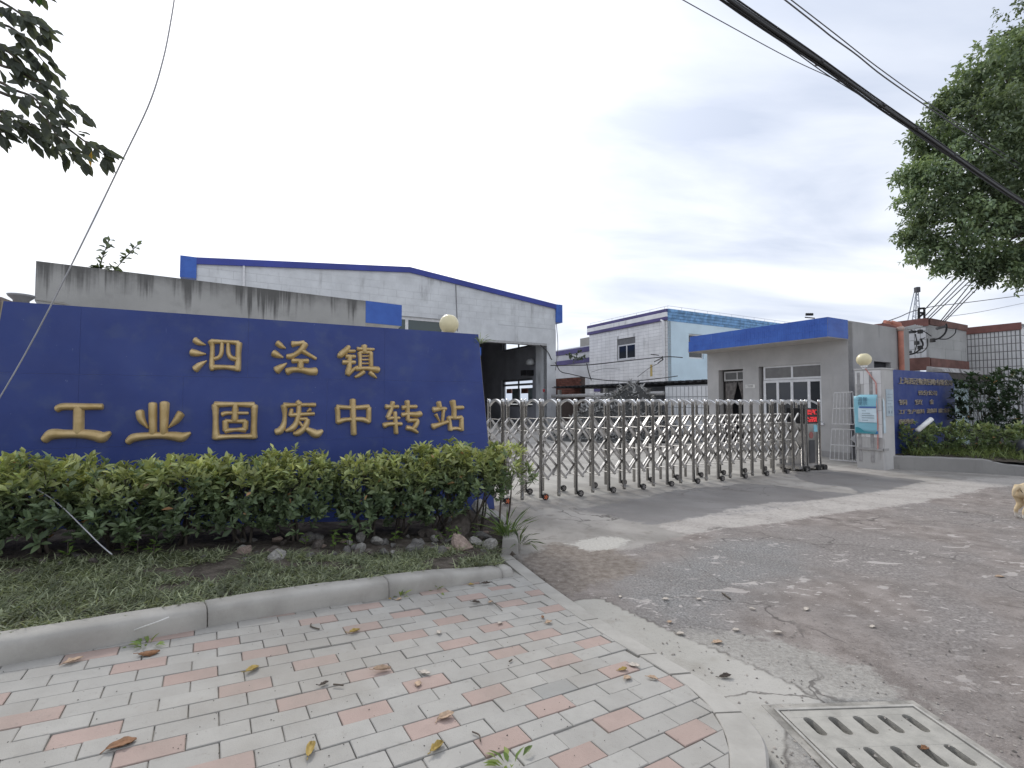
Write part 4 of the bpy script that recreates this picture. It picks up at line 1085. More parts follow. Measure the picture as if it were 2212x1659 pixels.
def tiles(F, a0, a1, z0, z1, tw, thh, mtl, parent, holes=(), gap=0.012, proud=0.008, n=0.0, top=None, bond=0.0):
    """face tiles with open joints, one joined part"""
    m = MB(); r_ = 0; z = z0
    while z < z1 - 0.02:
        a = a0 - (bond * tw if r_ % 2 else 0)
        while a < a1 - 0.01:
            aa, ab = max(a, a0) + gap / 2, min(a + tw, a1) - gap / 2; za, zb = z + gap / 2, min(z + thh, z1) - gap / 2
            if top is not None:
                lim = min(top(aa), top(ab)) - 0.01
                zb = min(zb, lim)
            ok = ab - aa > 0.02 and zb - za > 0.02
            if ok:
                for h in holes:
                    if h[0] < ab and h[1] > aa and h[2] < zb and h[3] > za:
                        ca = (aa + ab) / 2; cz = (za + zb) / 2
                        if h[0] < ca < h[1] and h[2] < cz < h[3]: ok = False; break
                        if ca <= h[0]: ab = min(ab, h[0])
                        elif ca >= h[1]: aa = max(aa, h[1])
                        elif cz <= h[2]: zb = min(zb, h[2])
                        else: za = max(za, h[3])
                        ok = ab - aa > 0.02 and zb - za > 0.02
            if ok:
                pr = proud + random.uniform(-0.0015, 0.0015)
                q = [F.p(aa, za, n + pr), F.p(ab, za, n + pr), F.p(ab, zb, n + pr), F.p(aa, zb, n + pr), F.p(aa, za, n + 0.0005), F.p(ab, za, n + 0.0005), F.p(ab, zb, n + 0.0005), F.p(aa, zb, n + 0.0005)]
                i = len(m.v); m.v += [tuple(p) for p in q]
                m.f += [(i, i + 1, i + 2, i + 3), (i, i + 4, i + 5, i + 1), (i + 1, i + 5, i + 6, i + 2), (i + 2, i + 6, i + 7, i + 3), (i + 3, i + 7, i + 4, i)]
            a += tw
        z += thh; r_ += 1
    return stuff(m.build('wall_tiles', mtl, parent, fix=False))
M_GLASS = NT('window glass'); M_GLASS.base((0.022, 0.026, 0.032), 0.06, 0, 0.6); M_GLASS = M_GLASS.m
M_GLASSG = NT('greenish glass'); M_GLASSG.base((0.05, 0.075, 0.078), 0.1, 0, 0.6); M_GLASSG = M_GLASSG.m
M_WFR = plain('white window frame', (0.72, 0.72, 0.73), 0.4, var=0.06)
def window(parent, F, a0, a1, z0, z1, n, va=(), vz=(), fw=0.05, frame=None, glass=None, name='window', label=None):
    """frame bars at the border and at va, vz; one pane per opening"""
    fm = MB(); A = [a0] + list(va) + [a1]; Zs = [z0] + list(vz) + [z1]
    for a in A: fm.fbox(F, max(a - fw / 2, a0), min(a + fw / 2, a1), z0, z1, n - 0.04, n + 0.012) if a not in (a0, a1) else fm.fbox(F, *((a0, a0 + fw) if a == a0 else (a1 - fw, a1)), z0, z1, n - 0.04, n + 0.012)
    for z in Zs:
        lo, hi = (z0, z0 + fw) if z == z0 else (z1 - fw, z1) if z == z1 else (z - fw / 2, z + fw / 2)
        for b0, b1 in zip(A[:-1], A[1:]):
            fm.fbox(F, b0 + (fw if b0 == a0 else fw / 2), b1 - (fw if b1 == a1 else fw / 2), lo, hi, n - 0.038, n + 0.010)
    w = fm.build(name, frame or M_WFR, parent, label=label)
    for b0, b1 in zip(A[:-1], A[1:]):
        for c0, c1 in zip(Zs[:-1], Zs[1:]):
            MB().fbox(F, b0 + fw * 0.4, b1 - fw * 0.4, c0 + fw * 0.4, c1 - fw * 0.4, n - 0.022, n - 0.012).build('pane', glass or M_GLASS, w)
    return w
def Zc(x0, y0, k):
    return lambda x, y: ((x0 + x * k) * SRC, (y0 + y * k) * SRC)
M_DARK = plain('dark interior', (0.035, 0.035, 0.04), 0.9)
M_GREYW = stained('grey painted render', (0.47, 0.458, 0.447), (0.30, 0.29, 0.28), 0.5, sscale=1.4, kind='World')
M_CONC = stained('weathered concrete', (0.41, 0.40, 0.385), (0.035, 0.034, 0.032), 0.95, sscale=1.2, kind='World', streak=(1, 1, 0.16))
def streak_wall(name, c, ztop_, reach):
    """concrete with black algae streaks running down from the coping"""
    t = NT(name); v = t.coord('World')
    sp = t.n('ShaderNodeSeparateXYZ'); t.l(t.n('ShaderNodeNewGeometry').outputs['Position'], sp.inputs[0])
    col = t.mix(t.ramp(t.noise(v, 0.9, 6, 0.6), 0.3, 0.7), tuple(x * 0.86 for x in c), tuple(x * 1.1 for x in c))
    col = t.mix(t.ramp(t.noise(v, 3.0, 5, 0.6), 0.52, 0.75, 0, 0.4), col, tuple(x * 0.6 for x in c))
    h = t.math('SUBTRACT', ztop_, sp.outputs[2])
    n1_ = t.noise(t.coord('World', (1, 1, 0.03)), 6.5, 4, 0.65); n2_ = t.noise(t.coord('World', (1, 1, 0.02)), 1.6, 3)
    ln = t.math('MULTIPLY', t.math('MULTIPLY', t.ramp(n1_, 0.42, 0.72), t.ramp(n2_, 0.30, 0.62, 0.25, 1.0)), reach)
    ed_ = t.math('ADD', ln, t.math('MULTIPLY', t.noise(v, 14, 3), 0.12))
    k = t.ramp(t.math('SUBTRACT', ed_, h), -0.22, 0.24)
    col = t.mix(t.math('MULTIPLY', k, 0.72), col, (0.035, 0.034, 0.033))
    t.base(col, 0.92, 0, 0.2); t.bump(t.noise(v, 40, 4), 0.3, 0.006); return t.m
M_FASC = NT('blue fascia tile'); _v = M_FASC.coord('World')
_c0 = M_FASC.mix(M_FASC.ramp(M_FASC.noise(_v, 2.4, 5, 0.6), 0.3, 0.7), (0.030, 0.095, 0.40), (0.045, 0.135, 0.50))
_c0 = M_FASC.mix(M_FASC.ramp(M_FASC.noise(M_FASC.coord('World', (1, 1, 0.1)), 11, 3), 0.66, 0.76, 0, 0.35), _c0, (0.15, 0.25, 0.55))
M_FASC.base(_c0, 0.42, 0, 0.45); M_FASC = M_FASC.m
M_TRIMB = plain('dark blue trim', (0.035, 0.055, 0.30), 0.5, var=0.15, kind='World', scale=0.8)
M_WTILE = stained('white wall tile', (0.60, 0.605, 0.61), (0.30, 0.30, 0.30), 0.5, rough=0.4, sscale=1.0, kind='World')
M_GROUT = plain('tile grout', (0.52, 0.52, 0.52), 0.9)

# ---- guard house
GC = gnd(1838, 992)
GF = Frame(GC.x, GC.y, 151.0); GS = Frame(GC.x, GC.y, 61.0)
z4 = Zc(2150, 950, 600 / 1659.0); z5 = Zc(2664, 900, 600 / 1531.0)
guard = thing('guard_house', 'low grey guard house with a blue tiled canopy beside the gate', 'building', (0, 0, 0))
aL = GF.px(1528, 800)[0]; OV = 0.95
_, zft = GF.px(1794, 684, OV); _, zfb = GF.px(1794, 726, OV)
aFl = GF.px(*z4(125, 400), OV)[0]
def gfp(x, y, n=0.0): return GF.px(*z4(x, y), n)
WD = 3.45
# openings on the driveway face
d0 = (gfp(387, 640)[0], gfp(602, 640)[0]); dz1 = gfp(500, 630)[1]
w0 = (gfp(742, 700)[0], gfp(1292, 700)[0]); wz1 = (gfp(760, 604)[1] + gfp(1280, 570)[1]) / 2; wz0 = 0.92
holes = [(d0[0], d0[1], -0.1, dz1), (w0[0], w0[1], wz0, wz1)]
wall('front_wall', GF, aL, 0.0, -0.1, zft - 0.03, M_GREYW, guard, holes)
sw_ = [GS.px(*z5(312, 702)), GS.px(*z5(447, 652))]
shole = (sw_[0][0], sw_[1][0], sw_[0][1] - 0.25, sw_[1][1])
wall('side_wall', GS, 0.002, WD, -0.1, zft - 0.005, stained('concrete side wall', (0.40, 0.392, 0.383), (0.22, 0.215, 0.21), 0.6, sscale=1.0, kind='World'), guard, [shole])
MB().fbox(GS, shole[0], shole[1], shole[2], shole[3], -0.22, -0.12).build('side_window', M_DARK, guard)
GB = Frame(*(GC + GS.a * WD)[:2], 151.0)
m = MB(); m.fbox(GF, aL, -0.24, -0.1, zft - 0.2, -WD, -WD + 0.2); m.fbox(GF, aL, aL + 0.2, -0.1, zft - 0.2, -WD + 0.2, -0.24); m.build('rear_wall', M_GREYW, guard)
m = MB(); m.fbox(GF, aL, 0.0, zfb - 0.02, zfb + 0.10, 0.0, OV - 0.01); m.build('canopy_soffit', plain('soffit', (0.50, 0.47, 0.44), 0.8, var=0.08), guard)
m = MB(); m.fbox(GF, aL, 0.0 - 0.24, zfb + 0.1, zfb + 0.22, -WD + 0.02, -0.24); m.build('roof_slab', M_OLDC, guard)
m = MB(); m.fbox(GF, aFl + 0.05, -0.001, zfb, zft, OV - 0.08, OV); m.fbox(GF, -0.08, -0.001, zfb, zft, 0.0, OV - 0.08); m.fbox(GF, aFl + 0.05, aFl + 0.13, zfb, zft, 0, OV - 0.08)
m.build('canopy_fascia', M_GROUT, guard)
# fascia tiles, some broken at the far lower corner
m = MB(); tw_ = 0.062; rowsz = [zfb - 0.004, zfb + (zft - zfb) * 0.36, zfb + (zft - zfb) * 0.68, zft + 0.004]
def ftile(F, a0, a1, za, zb, n, pr): 
    m.fbox(F, a0, a1, za, zb, n, n + pr)
a = aFl
while a < -0.004:
    for r_ in range(3):
        fr = (a - aFl)
        if fr < 0.30 and random.random() < 0.30 - fr * 0.6: continue
        ftile(GF, a + 0.001, min(a + tw_ - 0.001, 0.012), rowsz[r_] + 0.001, rowsz[r_ + 1] - 0.001, OV, 0.011 + random.uniform(-0.002, 0.002))
    a += tw_
stuff(m.build('fascia_tiles', M_FASC, guard))
m = MB(); a = -OV
while a < -0.004:
    for r_ in range(3): ftile(GS, a + 0.001, min(a + tw_ - 0.001, 0.0), rowsz[r_] + 0.001, rowsz[r_ + 1] - 0.001, 0.0, 0.011)
    a += tw_
stuff(m.build('fascia_tiles', M_FASC, guard))
# window: two top lights and four sliding panes
ztr = gfp(1015, 715)[1]
wm = gfp(1020, 700)[0]
window(guard, GF, w0[0] + 0.10, w0[1], ztr, wz1, -0.10, [wm], [], 0.055, glass=plain('dusty glass', (0.16, 0.155, 0.15), 0.25))
qs = [gfp(x, 860)[0] for x in (897, 1022, 1172)]
window(guard, GF, w0[0] + 0.10, w0[1], wz0, ztr - 0.01, -0.085, qs, [], 0.075)
MB().fbox(GF, w0[0] - 0.02, w0[1] + 0.05, wz0 - 0.06, wz0, -0.12, 0.05).build('window_sill', M_WFR, guard)
# door with top light and curtain
dtr = gfp(500, 730)[1]
window(guard, GF, d0[0] + 0.12, d0[1], dtr, dz1 - 0.05, -0.14, [gfp(530, 680)[0]], [], 0.05, plain('grey frame', (0.42, 0.41, 0.40), 0.6), plain('dusty dark glass', (0.09, 0.088, 0.085), 0.3), name='door_top_light')
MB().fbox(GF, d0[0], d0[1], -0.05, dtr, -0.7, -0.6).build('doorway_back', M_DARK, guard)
M_CURT = plain('grey curtain', (0.17, 0.155, 0.145), 0.95, var=0.3, scale=10)
def curtain(pts_l, pts_r):
    m = MB(); n = 12; rws = 10
    for r_ in range(rws + 1):
        t = r_ / rws; z = dtr * (1 - t) + 0.35 * t
        al = np.interp(t, [0, .45, 1], pts_l); ar = np.interp(t, [0, .45, 1], pts_r)
        for k in range(n + 1): m.v.append(tuple(GF.p(al + (ar - al) * k / n, z, -0.22 + 0.02 * math.sin(k * 2.4))))
    for r_ in range(rws):
        for k in range(n):
            i = r_ * (n + 1) + k; m.f.append((i, i + 1, i + n + 2, i + n + 1))
    o = m.build('curtain', M_CURT, guard, smooth=True, fix=False); s_ = o.modifiers.new('t', 'SOLIDIFY'); s_.thickness = 0.006
dw = d0[1] - d0[0]
curtain([d0[0] + 0.1, d0[0] + 0.1, d0[0] + 0.1], [d0[0] + dw * 0.62, d0[0] + dw * 0.38, d0[0] + dw * 0.45])
curtain([d0[0] + dw * 0.62, d0[0] + dw * 0.86, d0[0] + dw * 0.80], [d0[1] - 0.02, d0[1] - 0.02, d0[1] - 0.02])
m = MB(); pl = (gfp(628, 795), gfp(712, 760)); m.fbox(GF, pl[0][0], pl[1][0], pl[0][1], pl[1][1], 0.002, 0.015); plate = m.build('name_plate', plain('plate white', (0.66, 0.65, 0.62), 0.5), guard)
me_ = text_mesh('门卫室', 0.075, 0.0008); o = obj('lettering', me_, plain('plate ink', (0.12, 0.11, 0.11), 0.6), guard)
TGM = Matrix.Identity(4); TGM.col[0][:3] = GF.a; TGM.col[1][:3] = (0, 0, 1); TGM.col[2][:3] = GF.n
o.matrix_world = Matrix.Translation(GF.p(pl[0][0] + 0.04, pl[0][1] + 0.035, 0.0165)) @ TGM
# orange drain pipe on the road side
M_ORP = plain('orange drain pipe', (0.50, 0.20, 0.14), 0.5, var=0.2, scale=4)
pa, pzz = GS.px(*z5(525, 360), 0.07)
pipe = MB(); pipe.tube([GS.p(pa, -0.1, 0.075), GS.p(pa, pzz - 0.05, 0.075), GS.p(pa - 0.02, pzz + 0.06, 0.05), GS.p(pa - 0.10, pzz + 0.14, -0.12)], 0.068, 12); pipe.build('drain_pipe', M_ORP, guard, smooth=True)
MB().lathe([(0.085, -0.08), (0.09, 0.03), (0.07, 0.05)], tuple(GS.p(pa, pzz - 0.05, 0.075)), 14).build('pipe_collar', plain('pale collar', (0.55, 0.42, 0.36), 0.6), guard, smooth=True)
MB().tube([GS.p(pa - 0.5, pzz + 0.13, -0.1), GS.p(pa + 0.05, pzz + 0.13, -0.12)], 0.05, 8).build('roof_pipe', M_ORP, guard)
m = MB(); m.fbox(GF, aL - 0.02, -0.0, -0.1, 0.16, 0.002, 0.03); m.build('plinth', stained('plinth', (0.35, 0.34, 0.33), (0.15, 0.145, 0.14), 0.6), guard)
based(guard, GF.p(-2.2, 0, -1.5))

# ---- low concrete building behind the sign
LO = at(790, 650, 10.1); LF = Frame(LO.x, LO.y, 55.0)
low = thing('concrete_building', 'low streaked concrete building with a blue canopy end behind the blue sign', 'building', (0, 0, 0))
al = LF.px(78, 562)[0]; ztop = LO.z
zfl = LF.px(790, 697)[1]; ar = LF.px(868, 660)[0]
m = MB(); m.prism([LF.p(al + 0.09, -0.1), LF.p(0, -0.1), LF.p(0, ztop), LF.p(al, ztop), LF.p(al, ztop - 0.62), LF.p(al + 0.05, ztop - 0.70), LF.p(al - 0.03, ztop - 0.92)], LF.n * -0.3)
m.build('wall', streak_wall('streaked concrete', (0.40, 0.395, 0.38), ztop, 0.62), low)
m = MB(); m.prism([LF.p(al - 0.01, ztop - 0.60, 0.004), LF.p(al + 0.35, ztop - 0.64, 0.004), LF.p(al + 0.52, ztop - 0.74, 0.004), LF.p(al + 0.95, ztop - 0.68, 0.004), LF.p(al + 0.95, ztop - 0.66, 0.004), LF.p(al + 0.5, ztop - 0.70, 0.004), LF.p(al + 0.33, ztop - 0.60, 0.004)], LF.n * 0.012)
m.build('spalled_edge', M_OLDC, low)
m = MB(); m.fbox(LF, al + 0.1, -0.05, -0.1, ztop - 0.3, -4.0, -3.7); m.fbox(LF, -0.3, 0.0, -0.1, ztop - 0.05, -3.7, -0.3); m.fbox(LF, al + 0.1, -0.3, ztop - 0.5, ztop - 0.35, -3.7, -0.3); m.fbox(LF, al + 0.1, al + 0.35, -0.1, ztop - 0.5, -3.7, -0.3); m.build('rear_walls', M_CONC, low)
m = MB(); m.fbox(LF, 0.002, ar, zfl, ztop + 0.004, -4.0, 0.004); m.build('canopy_fascia', M_FASC, low)
m = MB(); m.prism([LF.p(0.002, zfl - 0.002, 0.0), LF.p(ar - 0.01, zfl - 0.002, 0.0), LF.p(ar - 0.14, zfl - 0.10, 0.0), LF.p(0.002, zfl - 0.12, 0.0)], LF.n * -3.9); m.build('canopy_soffit', M_KERB, low)
based(low, LF.p(al / 2, 0, -2))

# ---- warehouse
HC = at(1200, 700, 28.8); HF = Frame(HC.x, HC.y, 61.0); HS = Frame(HC.x - HF.a.x * 0.35, HC.y - HF.a.y * 0.35, 151.0)
ware = thing('warehouse', 'large grey white warehouse with blue roof trim and an open truck doorway', 'building', (0, 0, 0))
za = HF.px(390, 557)[1]; aLw = HF.px(425, 570)[0]; aLt = HF.px(390, 557)[0]
zr = HF.px(1200, 660)[1]; ap, zap = HF.px(885, 580); zl = HF.px(425, 560)[1]
def topz(a): return zap + (a - ap) * ((zr - zap) / (0 - ap)) if a > ap else zl + (a - aLw) * ((zap - zl) / (ap - aLw))
zb_ = HF.px(1100, 736)[1]; o_r = HF.px(1181, 760)[0]; o_l = HF.px(985, 800)[0]
wz_ = (HF.px(880, 683)[1], HF.px(880, 730)[1]); w_l, w_r = HF.px(855, 700)[0], HF.px(962, 700)[0]
holes = [(o_l, o_r, -0.2, zb_), (w_l, w_r, wz_[1], wz_[0])]
zflat = min(zl, zr) - 0.1
M_WARE = stained('warehouse tile', (0.66, 0.675, 0.69), (0.28, 0.28, 0.28), 0.65, rough=0.55, sscale=0.7, kind='World', streak=(1, 1, 0.2))
wall('gable_wall', HF, aLw, 0.0, -0.1, zflat, plain('warehouse render', (0.50, 0.51, 0.52), 0.8, var=0.1, scale=0.6, kind='World'), ware, holes, th=0.35)
m = MB(); m.prism([HF.p(aLw, zflat + 0.001), HF.p(0, zflat + 0.001), HF.p(0, topz(0)), HF.p(ap, zap), HF.p(aLw, topz(aLw))], HF.n * -0.35); m.build('gable_top', M_WARE, ware)
tiles(HF, aLw, 0.0, 0.0, zap, 0.9, 0.36, M_WARE, ware, holes + [(-3.6, 0.1, -1, zb_ + 0.9)], gap=0.012, proud=0.006, top=topz, bond=0.5)
# rendered band above the doorway and the thick jamb
m = MB(); m.fbox(HF, o_l, 0.0, zb_ - 0.02, zb_ + 0.85, 0.002, 0.03); m.build('lintel_band', M_WARE, ware)
m = MB(); m.fbox(HF, o_r, -0.002, -0.1, zb_ - 0.022, -1.25, 0.03); m.build('door_jamb', M_WARE, ware)
m = MB(); m.fbox(HF, o_l, o_r, zb_ - 0.15, zb_ - 0.001, -0.33, 0.026); m.build('lintel_soffit', plain('soffit', (0.42, 0.42, 0.42), 0.8), ware)
window(ware, HF, w_l, w_r, wz_[1], wz_[0], -0.12, [HF.px(880, 700)[0]], [], 0.16, glass=M_GLASSG)
# roof trim
def slab_line(p0, p1, th, n0, n1):
    m = MB(); (a0, z0), (a1, z1) = p0, p1
    m.hexa([HF.p(a0, z0 - th, n1), HF.p(a1, z1 - th, n1), HF.p(a1, z1 - th, n0), HF.p(a0, z0 - th, n0), HF.p(a0, z0, n1), HF.p(a1, z1, n1), HF.p(a1, z1, n0), HF.p(a0, z0, n0)]); return m
slab_line((aLw, topz(aLw) + 0.06), (ap, zap + 0.06), 0.28, -0.3, 0.10).build('roof_trim', M_TRIMB, ware)
slab_line((ap, zap + 0.058), (0.0, topz(0) + 0.06), 0.28, -0.3, 0.10).build('roof_trim', M_TRIMB, ware)
zfr = HF.px(1206, 697)[1]; afr = HF.px(1213, 680)[0]
m = MB(); m.fbox(HF, 0.0, afr, zfr, topz(0) + 0.06, -18, 0.1); m.build('eave_fascia', M_FASC, ware)
m = MB(); m.fbox(HF, aLt, aLw, HF.px(400, 600)[1], topz(aLw) + 0.06, -18, 0.1); m.build('eave_fascia', M_FASC, ware)
M_ROOF = plain('roof sheet', (0.25, 0.27, 0.30), 0.6)
slab_line((aLw, topz(aLw) - 0.25), (ap, zap - 0.25), 0.1, -18, -0.36).build('roof_sheet', M_ROOF, ware)
slab_line((ap, zap - 0.252), (0.0, topz(0) - 0.25), 0.1, -18, -0.36).build('roof_sheet', M_ROOF, ware)
M_INT = plain('warehouse inside', (0.34, 0.345, 0.38), 0.9, var=0.2, scale=0.5, kind='World')
z8 = Zc(1540, 1060, 280 / 1659.0)
def hsp(x, y): return HS.px(*z8(x, y))
u0, u1 = hsp(360, 300)[0], hsp(930, 260)[0]; uz0 = hsp(640, 312)[1]; uz1 = zr - 0.6
l0, l1 = hsp(345, 1000)[0], hsp(932, 1000)[0]; lz1 = hsp(640, 880)[1]; lz0 = hsp(640, 1400)[1]
sh = [(u0, u1, uz0, uz1), (l0, l1, lz0, lz1)]
m = MB()
for c in cells(-18.0, -1.25, -0.1, topz(0) - 0.36, sh): m.fbox(HS, c[0], c[1], c[2], c[3], -0.345, 0.0)
m.build('side_wall', M_INT, ware)
M_FRD = plain('dark frame', (0.16, 0.17, 0.18), 0.6)
M_SKYG = NT('clear glass'); M_SKYG.base((0.9, 0.93, 0.95), 0.02, 0, 0.3); M_SKYG.b.inputs['Transmission Weight'].default_value = 1.0; M_SKYG.b.inputs['IOR'].default_value = 1.01; M_SKYG = M_SKYG.m
um = hsp(640, 250)[0]
window(ware, HS, u0, u1, uz0, uz1, -0.12, [um], [], 0.14, M_FRD, M_SKYG)
lq = hsp(640, 950)[0]; ltr = hsp(640, 985)[1]
window(ware, HS, l0, l1, lz0, lz1, -0.12, [lq], [ltr], 0.14, M_FRD, M_SKYG)
M_BRD = plain('dull board', (0.22, 0.25, 0.25), 0.7)
for x0_, x1_, mt in ((395, 485, M_ORP), (500, 640, M_BRD), (668, 790, plain('brick red board', (0.23, 0.085, 0.06), 0.8)), (800, 930, M_BRD)):
    m = MB(); m.fbox(HS, hsp(x0_, 1100)[0], hsp(x1_, 1100)[0], max(lz0, hsp(x0_, 1150)[1]) if mt is not M_BRD else lz0 + 0.2, ltr - 0.25, -0.26, -0.2); m.build('window_board', mt, ware)
m = MB(); m.fbox(HF, aLw + 0.1, -0.7, -0.1, zl - 0.5, -18, -17.7); m.build('rear_wall', M_INT, ware)
m = MB(); m.fbox(HF, aLw, aLw + 0.3, -0.1, zl - 0.4, -17.6, -0.36); m.build('side_wall', M_INT, ware)
m = MB(); pcol = hsp(135, 500); m.fbox(HS, -16.5, -15.9, -0.1, zr - 0.5, 0.01, 0.5); m.build('column', plain('column', (0.16, 0.16, 0.18), 0.9), ware)
# equipment seen inside
m = MB(); c0 = hsp(860, 820); c1 = hsp(965, 710); m.fbox(HS, c0[0], c1[0], c0[1], c1[1], 0.05, 0.6); m.build('wall_box', plain('black box', (0.012, 0.012, 0.014), 0.5), ware)
MB().lathe([(0.16, 0), (0.30, 0.1), (0.26, 0.32), (0.12, 0.42)], tuple(HS.p(hsp(965, 600)[0], hsp(965, 620)[1], 0.3)), 12).build('lamp_shade', plain('enamel shade', (0.55, 0.56, 0.56), 0.5), ware, smooth=True)
m = MB(); b0 = HF.px(1034, 757); m.fbox(HF, HF.px(1022, 757)[0], HF.px(1046, 757)[0], HF.px(1034, 766)[1], HF.px(1034, 748)[1], -0.5, -0.4); m.build('blue_plate', plain('bright blue plate', (0.03, 0.14, 0.60), 0.5), ware)
# downpipe cord on the gable and red mark on the jamb
MB().tube([HF.p(HF.px(984, 600)[0], HF.px(984, 612)[1], 0.02), HF.p(HF.px(988, 690)[0], HF.px(988, 716)[1], 0.02)], 0.03, 5).build('wall_cable', plain('grey cable', (0.25, 0.25, 0.26), 0.7), ware)
MB().tube([HF.p(HF.px(527, 566)[0], HF.px(527, 566)[1], 0.05), HF.p(HF.px(527, 605)[0], HF.px(527, 640)[1], 0.05)], 0.05, 6).build('down_pipe', M_WFR, ware)
MB().fbox(HF, HF.px(1172, 843)[0], HF.px(1176, 843)[0], HF.px(1174, 847)[1], HF.px(1174, 840)[1], 0.03, 0.045).build('red_mark', plain('red mark', (0.40, 0.05, 0.06), 0.6), ware)
based(ware, HF.p(-9, 0, -8))
cblm = plain('black cable', (0.02, 0.02, 0.022), 0.6)
zg = z8
cp = [HF.p(*HF.px(*z8(x, y), 0.06), 0.06) for x, y in ((1080, 235), (1150, 300), (1230, 380), (1290, 500), (1360, 570))]
WJ = [at(*Zc(1760, 1050, 400 / 2212.0)(x, y), 24.0) for x, y in ((60, 590), (150, 740), (340, 790), (680, 865), (1080, 905), (1480, 905), (2000, 850), (2212, 820))]
tag(MB().tube(smooth_line(np.array([p[:] for p in cp + WJ]), 60), 0.022, 5).build('cable', cblm, smooth=True), 'black cable sagging from the warehouse doorway to the guard house', 'cable')

# ---- white tiled building with light blue side
WC = at(1442, 700, 31.0); W1 = Frame(WC.x, WC.y, 151.0); W2 = Frame(WC.x, WC.y, 61.0)
wb = thing('tiled_building', 'two storey white tiled building with a light blue side and purple bands', 'building', (0, 0, 0))
z3 = Zc(1500, 900, 800 / 2212.0); z7 = Zc(1760, 1050, 400 / 2212.0)
zt1 = W1.px(1442, 667)[1]; aw = W1.px(1273, 720)[0]
wwin = (W1.px(*z7(1145, 400))[0], W1.px(*z7(1468, 400))[0], W1.px(*z7(1300, 525))[1], W1.px(*z7(1300, 150))[1])
wall('white_wall', W1, aw, 0.0, 0.0, zt1, M_GROUT, wb, [wwin], th=0.3)
M_WT2 = stained('white facade tile', (0.85, 0.845, 0.84), (0.33, 0.32, 0.31), 0.6, rough=0.4, sscale=0.6, kind='World', streak=(1, 1, 0.15))
zq = [W1.px(1442, v)[1] for v in (667, 674, 684, 691)]
tiles(W1, aw, 0.0, 0.0, zq[3], 0.5, 0.235, M_WT2, wb, [wwin], gap=0.020, proud=0.008)
M_PURP = plain('purple band', (0.085, 0.07, 0.20), 0.6, var=0.2, kind='World', scale=0.7)
for lo_, hi_, mt in ((zq[1], zq[0], M_PURP), (zq[2], zq[1], M_WT2), (zq[3], zq[2], M_PURP)):
    m = MB(); m.fbox(W1, aw - 0.12, 0.02, lo_ + 0.002, hi_, 0.0, 0.14); m.build('cornice_band', mt, wb)
zband = (W1.px(1442, 842)[1], W1.px(1442, 832)[1])
MB().fbox(W1, aw + 0.6, 0.0, zband[0], zband[1], 0.001, 0.06).build('lower_band', M_PURP, wb)
wv0, wv1, wz0_, wz1_ = wwin
window(wb, W1, wv0 + 0.06, wv1, wz0_, W1.px(*z7(1300, 262))[1], -0.06, [W1.px(*z7(1305, 400))[0]], [], 0.09)
MB().fbox(W1, wv0 + 0.06, wv1, W1.px(*z7(1300, 258))[1], wz1_, -0.12, -0.06).build('transom_panel', plain('grey panel', (0.15, 0.15, 0.155), 0.6), wb)
M_LBLUE = plain('light blue render', (0.60, 0.74, 0.83), 0.8, var=0.08, scale=0.5, kind='World')
M_MBLUE = plain('worn blue band', (0.17, 0.34, 0.58), 0.7, var=0.3, scale=3, kind='World')
bl_ = W2.px(1700, 700)[0] + 4
bwin = (W2.px(1488, 740)[0], W2.px(1520, 740)[0], W2.px(1505, 775)[1], W2.px(1505, 722)[1])
wall('blue_wall', W2, 0.001, bl_, 0.0, zq[3] - 0.05, M_LBLUE, wb, [bwin], th=0.3)
zz_ = np.linspace(zq[0], zq[3] - 0.05, 5)
for k in range(4): MB().fbox(W2, 0.001, bl_, zz_[k + 1] + 0.004, zz_[k], -0.28, 0.12 - 0.035 * k).build('cornice_band', M_MBLUE, wb)
window(wb, W2, bwin[0], bwin[1], bwin[2], bwin[3], -0.1, [], [], 0.1)
m = MB(); m.fbox(W1, aw, -0.3, zt1 - 0.4, zt1 - 0.3, -14, -0.3); m.build('roof_slab', M_OLDC, wb)
m = MB(); m.fbox(W1, aw, aw + 0.3, 0, zt1 - 0.4, -14, -0.3); m.build('rear_wall', M_LBLUE, wb)
dp = W1.px(*z3(1700, 500), 0.15)[0]
MB().tube([W1.p(dp, 0, 0.15), W1.p(dp, W1.px(*z3(1695, 350))[1], 0.15), W1.p(dp - 0.25, W1.px(*z3(1695, 330))[1], 0.05)], 0.10, 8).build('down_pipe', M_WFR, wb)
def rail(F, a0, a1, z, n=-0.05):
    m = MB(); m.tube([F.p(a0, z + 0.2, n), F.p(a1, z + 0.2, n)], 0.013, 4)
    k = a0
    while k <= a1 + 0.01: m.tube([F.p(k, z - 0.02, n), F.p(k, z + 0.2, n)], 0.012, 4); k += 1.3
    m.build('roof_rail', plain('pale rail', (0.5, 0.5, 0.52), 0.5), wb)
rail(W1, aw + 0.1, 0.0, zt1); rail(W2, 0.1, bl_, zt1 + 0.02)
# lower annex continuing left
ax = W1.px(1198, 770)[0]; zx = W1.px(1250, 747)[1]
m = MB(); m.fbox(W1, ax - 1.5, aw - 0.002, 0, zx, -8, -0.5); m.build('annex_wall', M_WTILE, wb)
for v0, v1 in ((752, 762), (775, 785)):
    MB().fbox(W1, ax - 1.5, aw - 0.14, W1.px(1250, v1, -0.5)[1], W1.px(1250, v0, -0.5)[1], -0.5, -0.42).build('annex_band', M_PURP, wb)
m = MB(); m.fbox(W1, aw - 3.2, aw - 0.02, zx, zx + 0.9, -6, -1.5); m.build('roof_hut', M_OLDC, wb)
MB().fbox(W1, dp - 1.35, dp - 1.15, W1.px(*z7(1880, 820))[1], W1.px(*z7(1880, 610))[1], 0.012, 0.02).build('rust_streak', plain('ochre stain', (0.50, 0.38, 0.14), 0.8), wb)
based(wb, W1.p(-4, 0, -5))
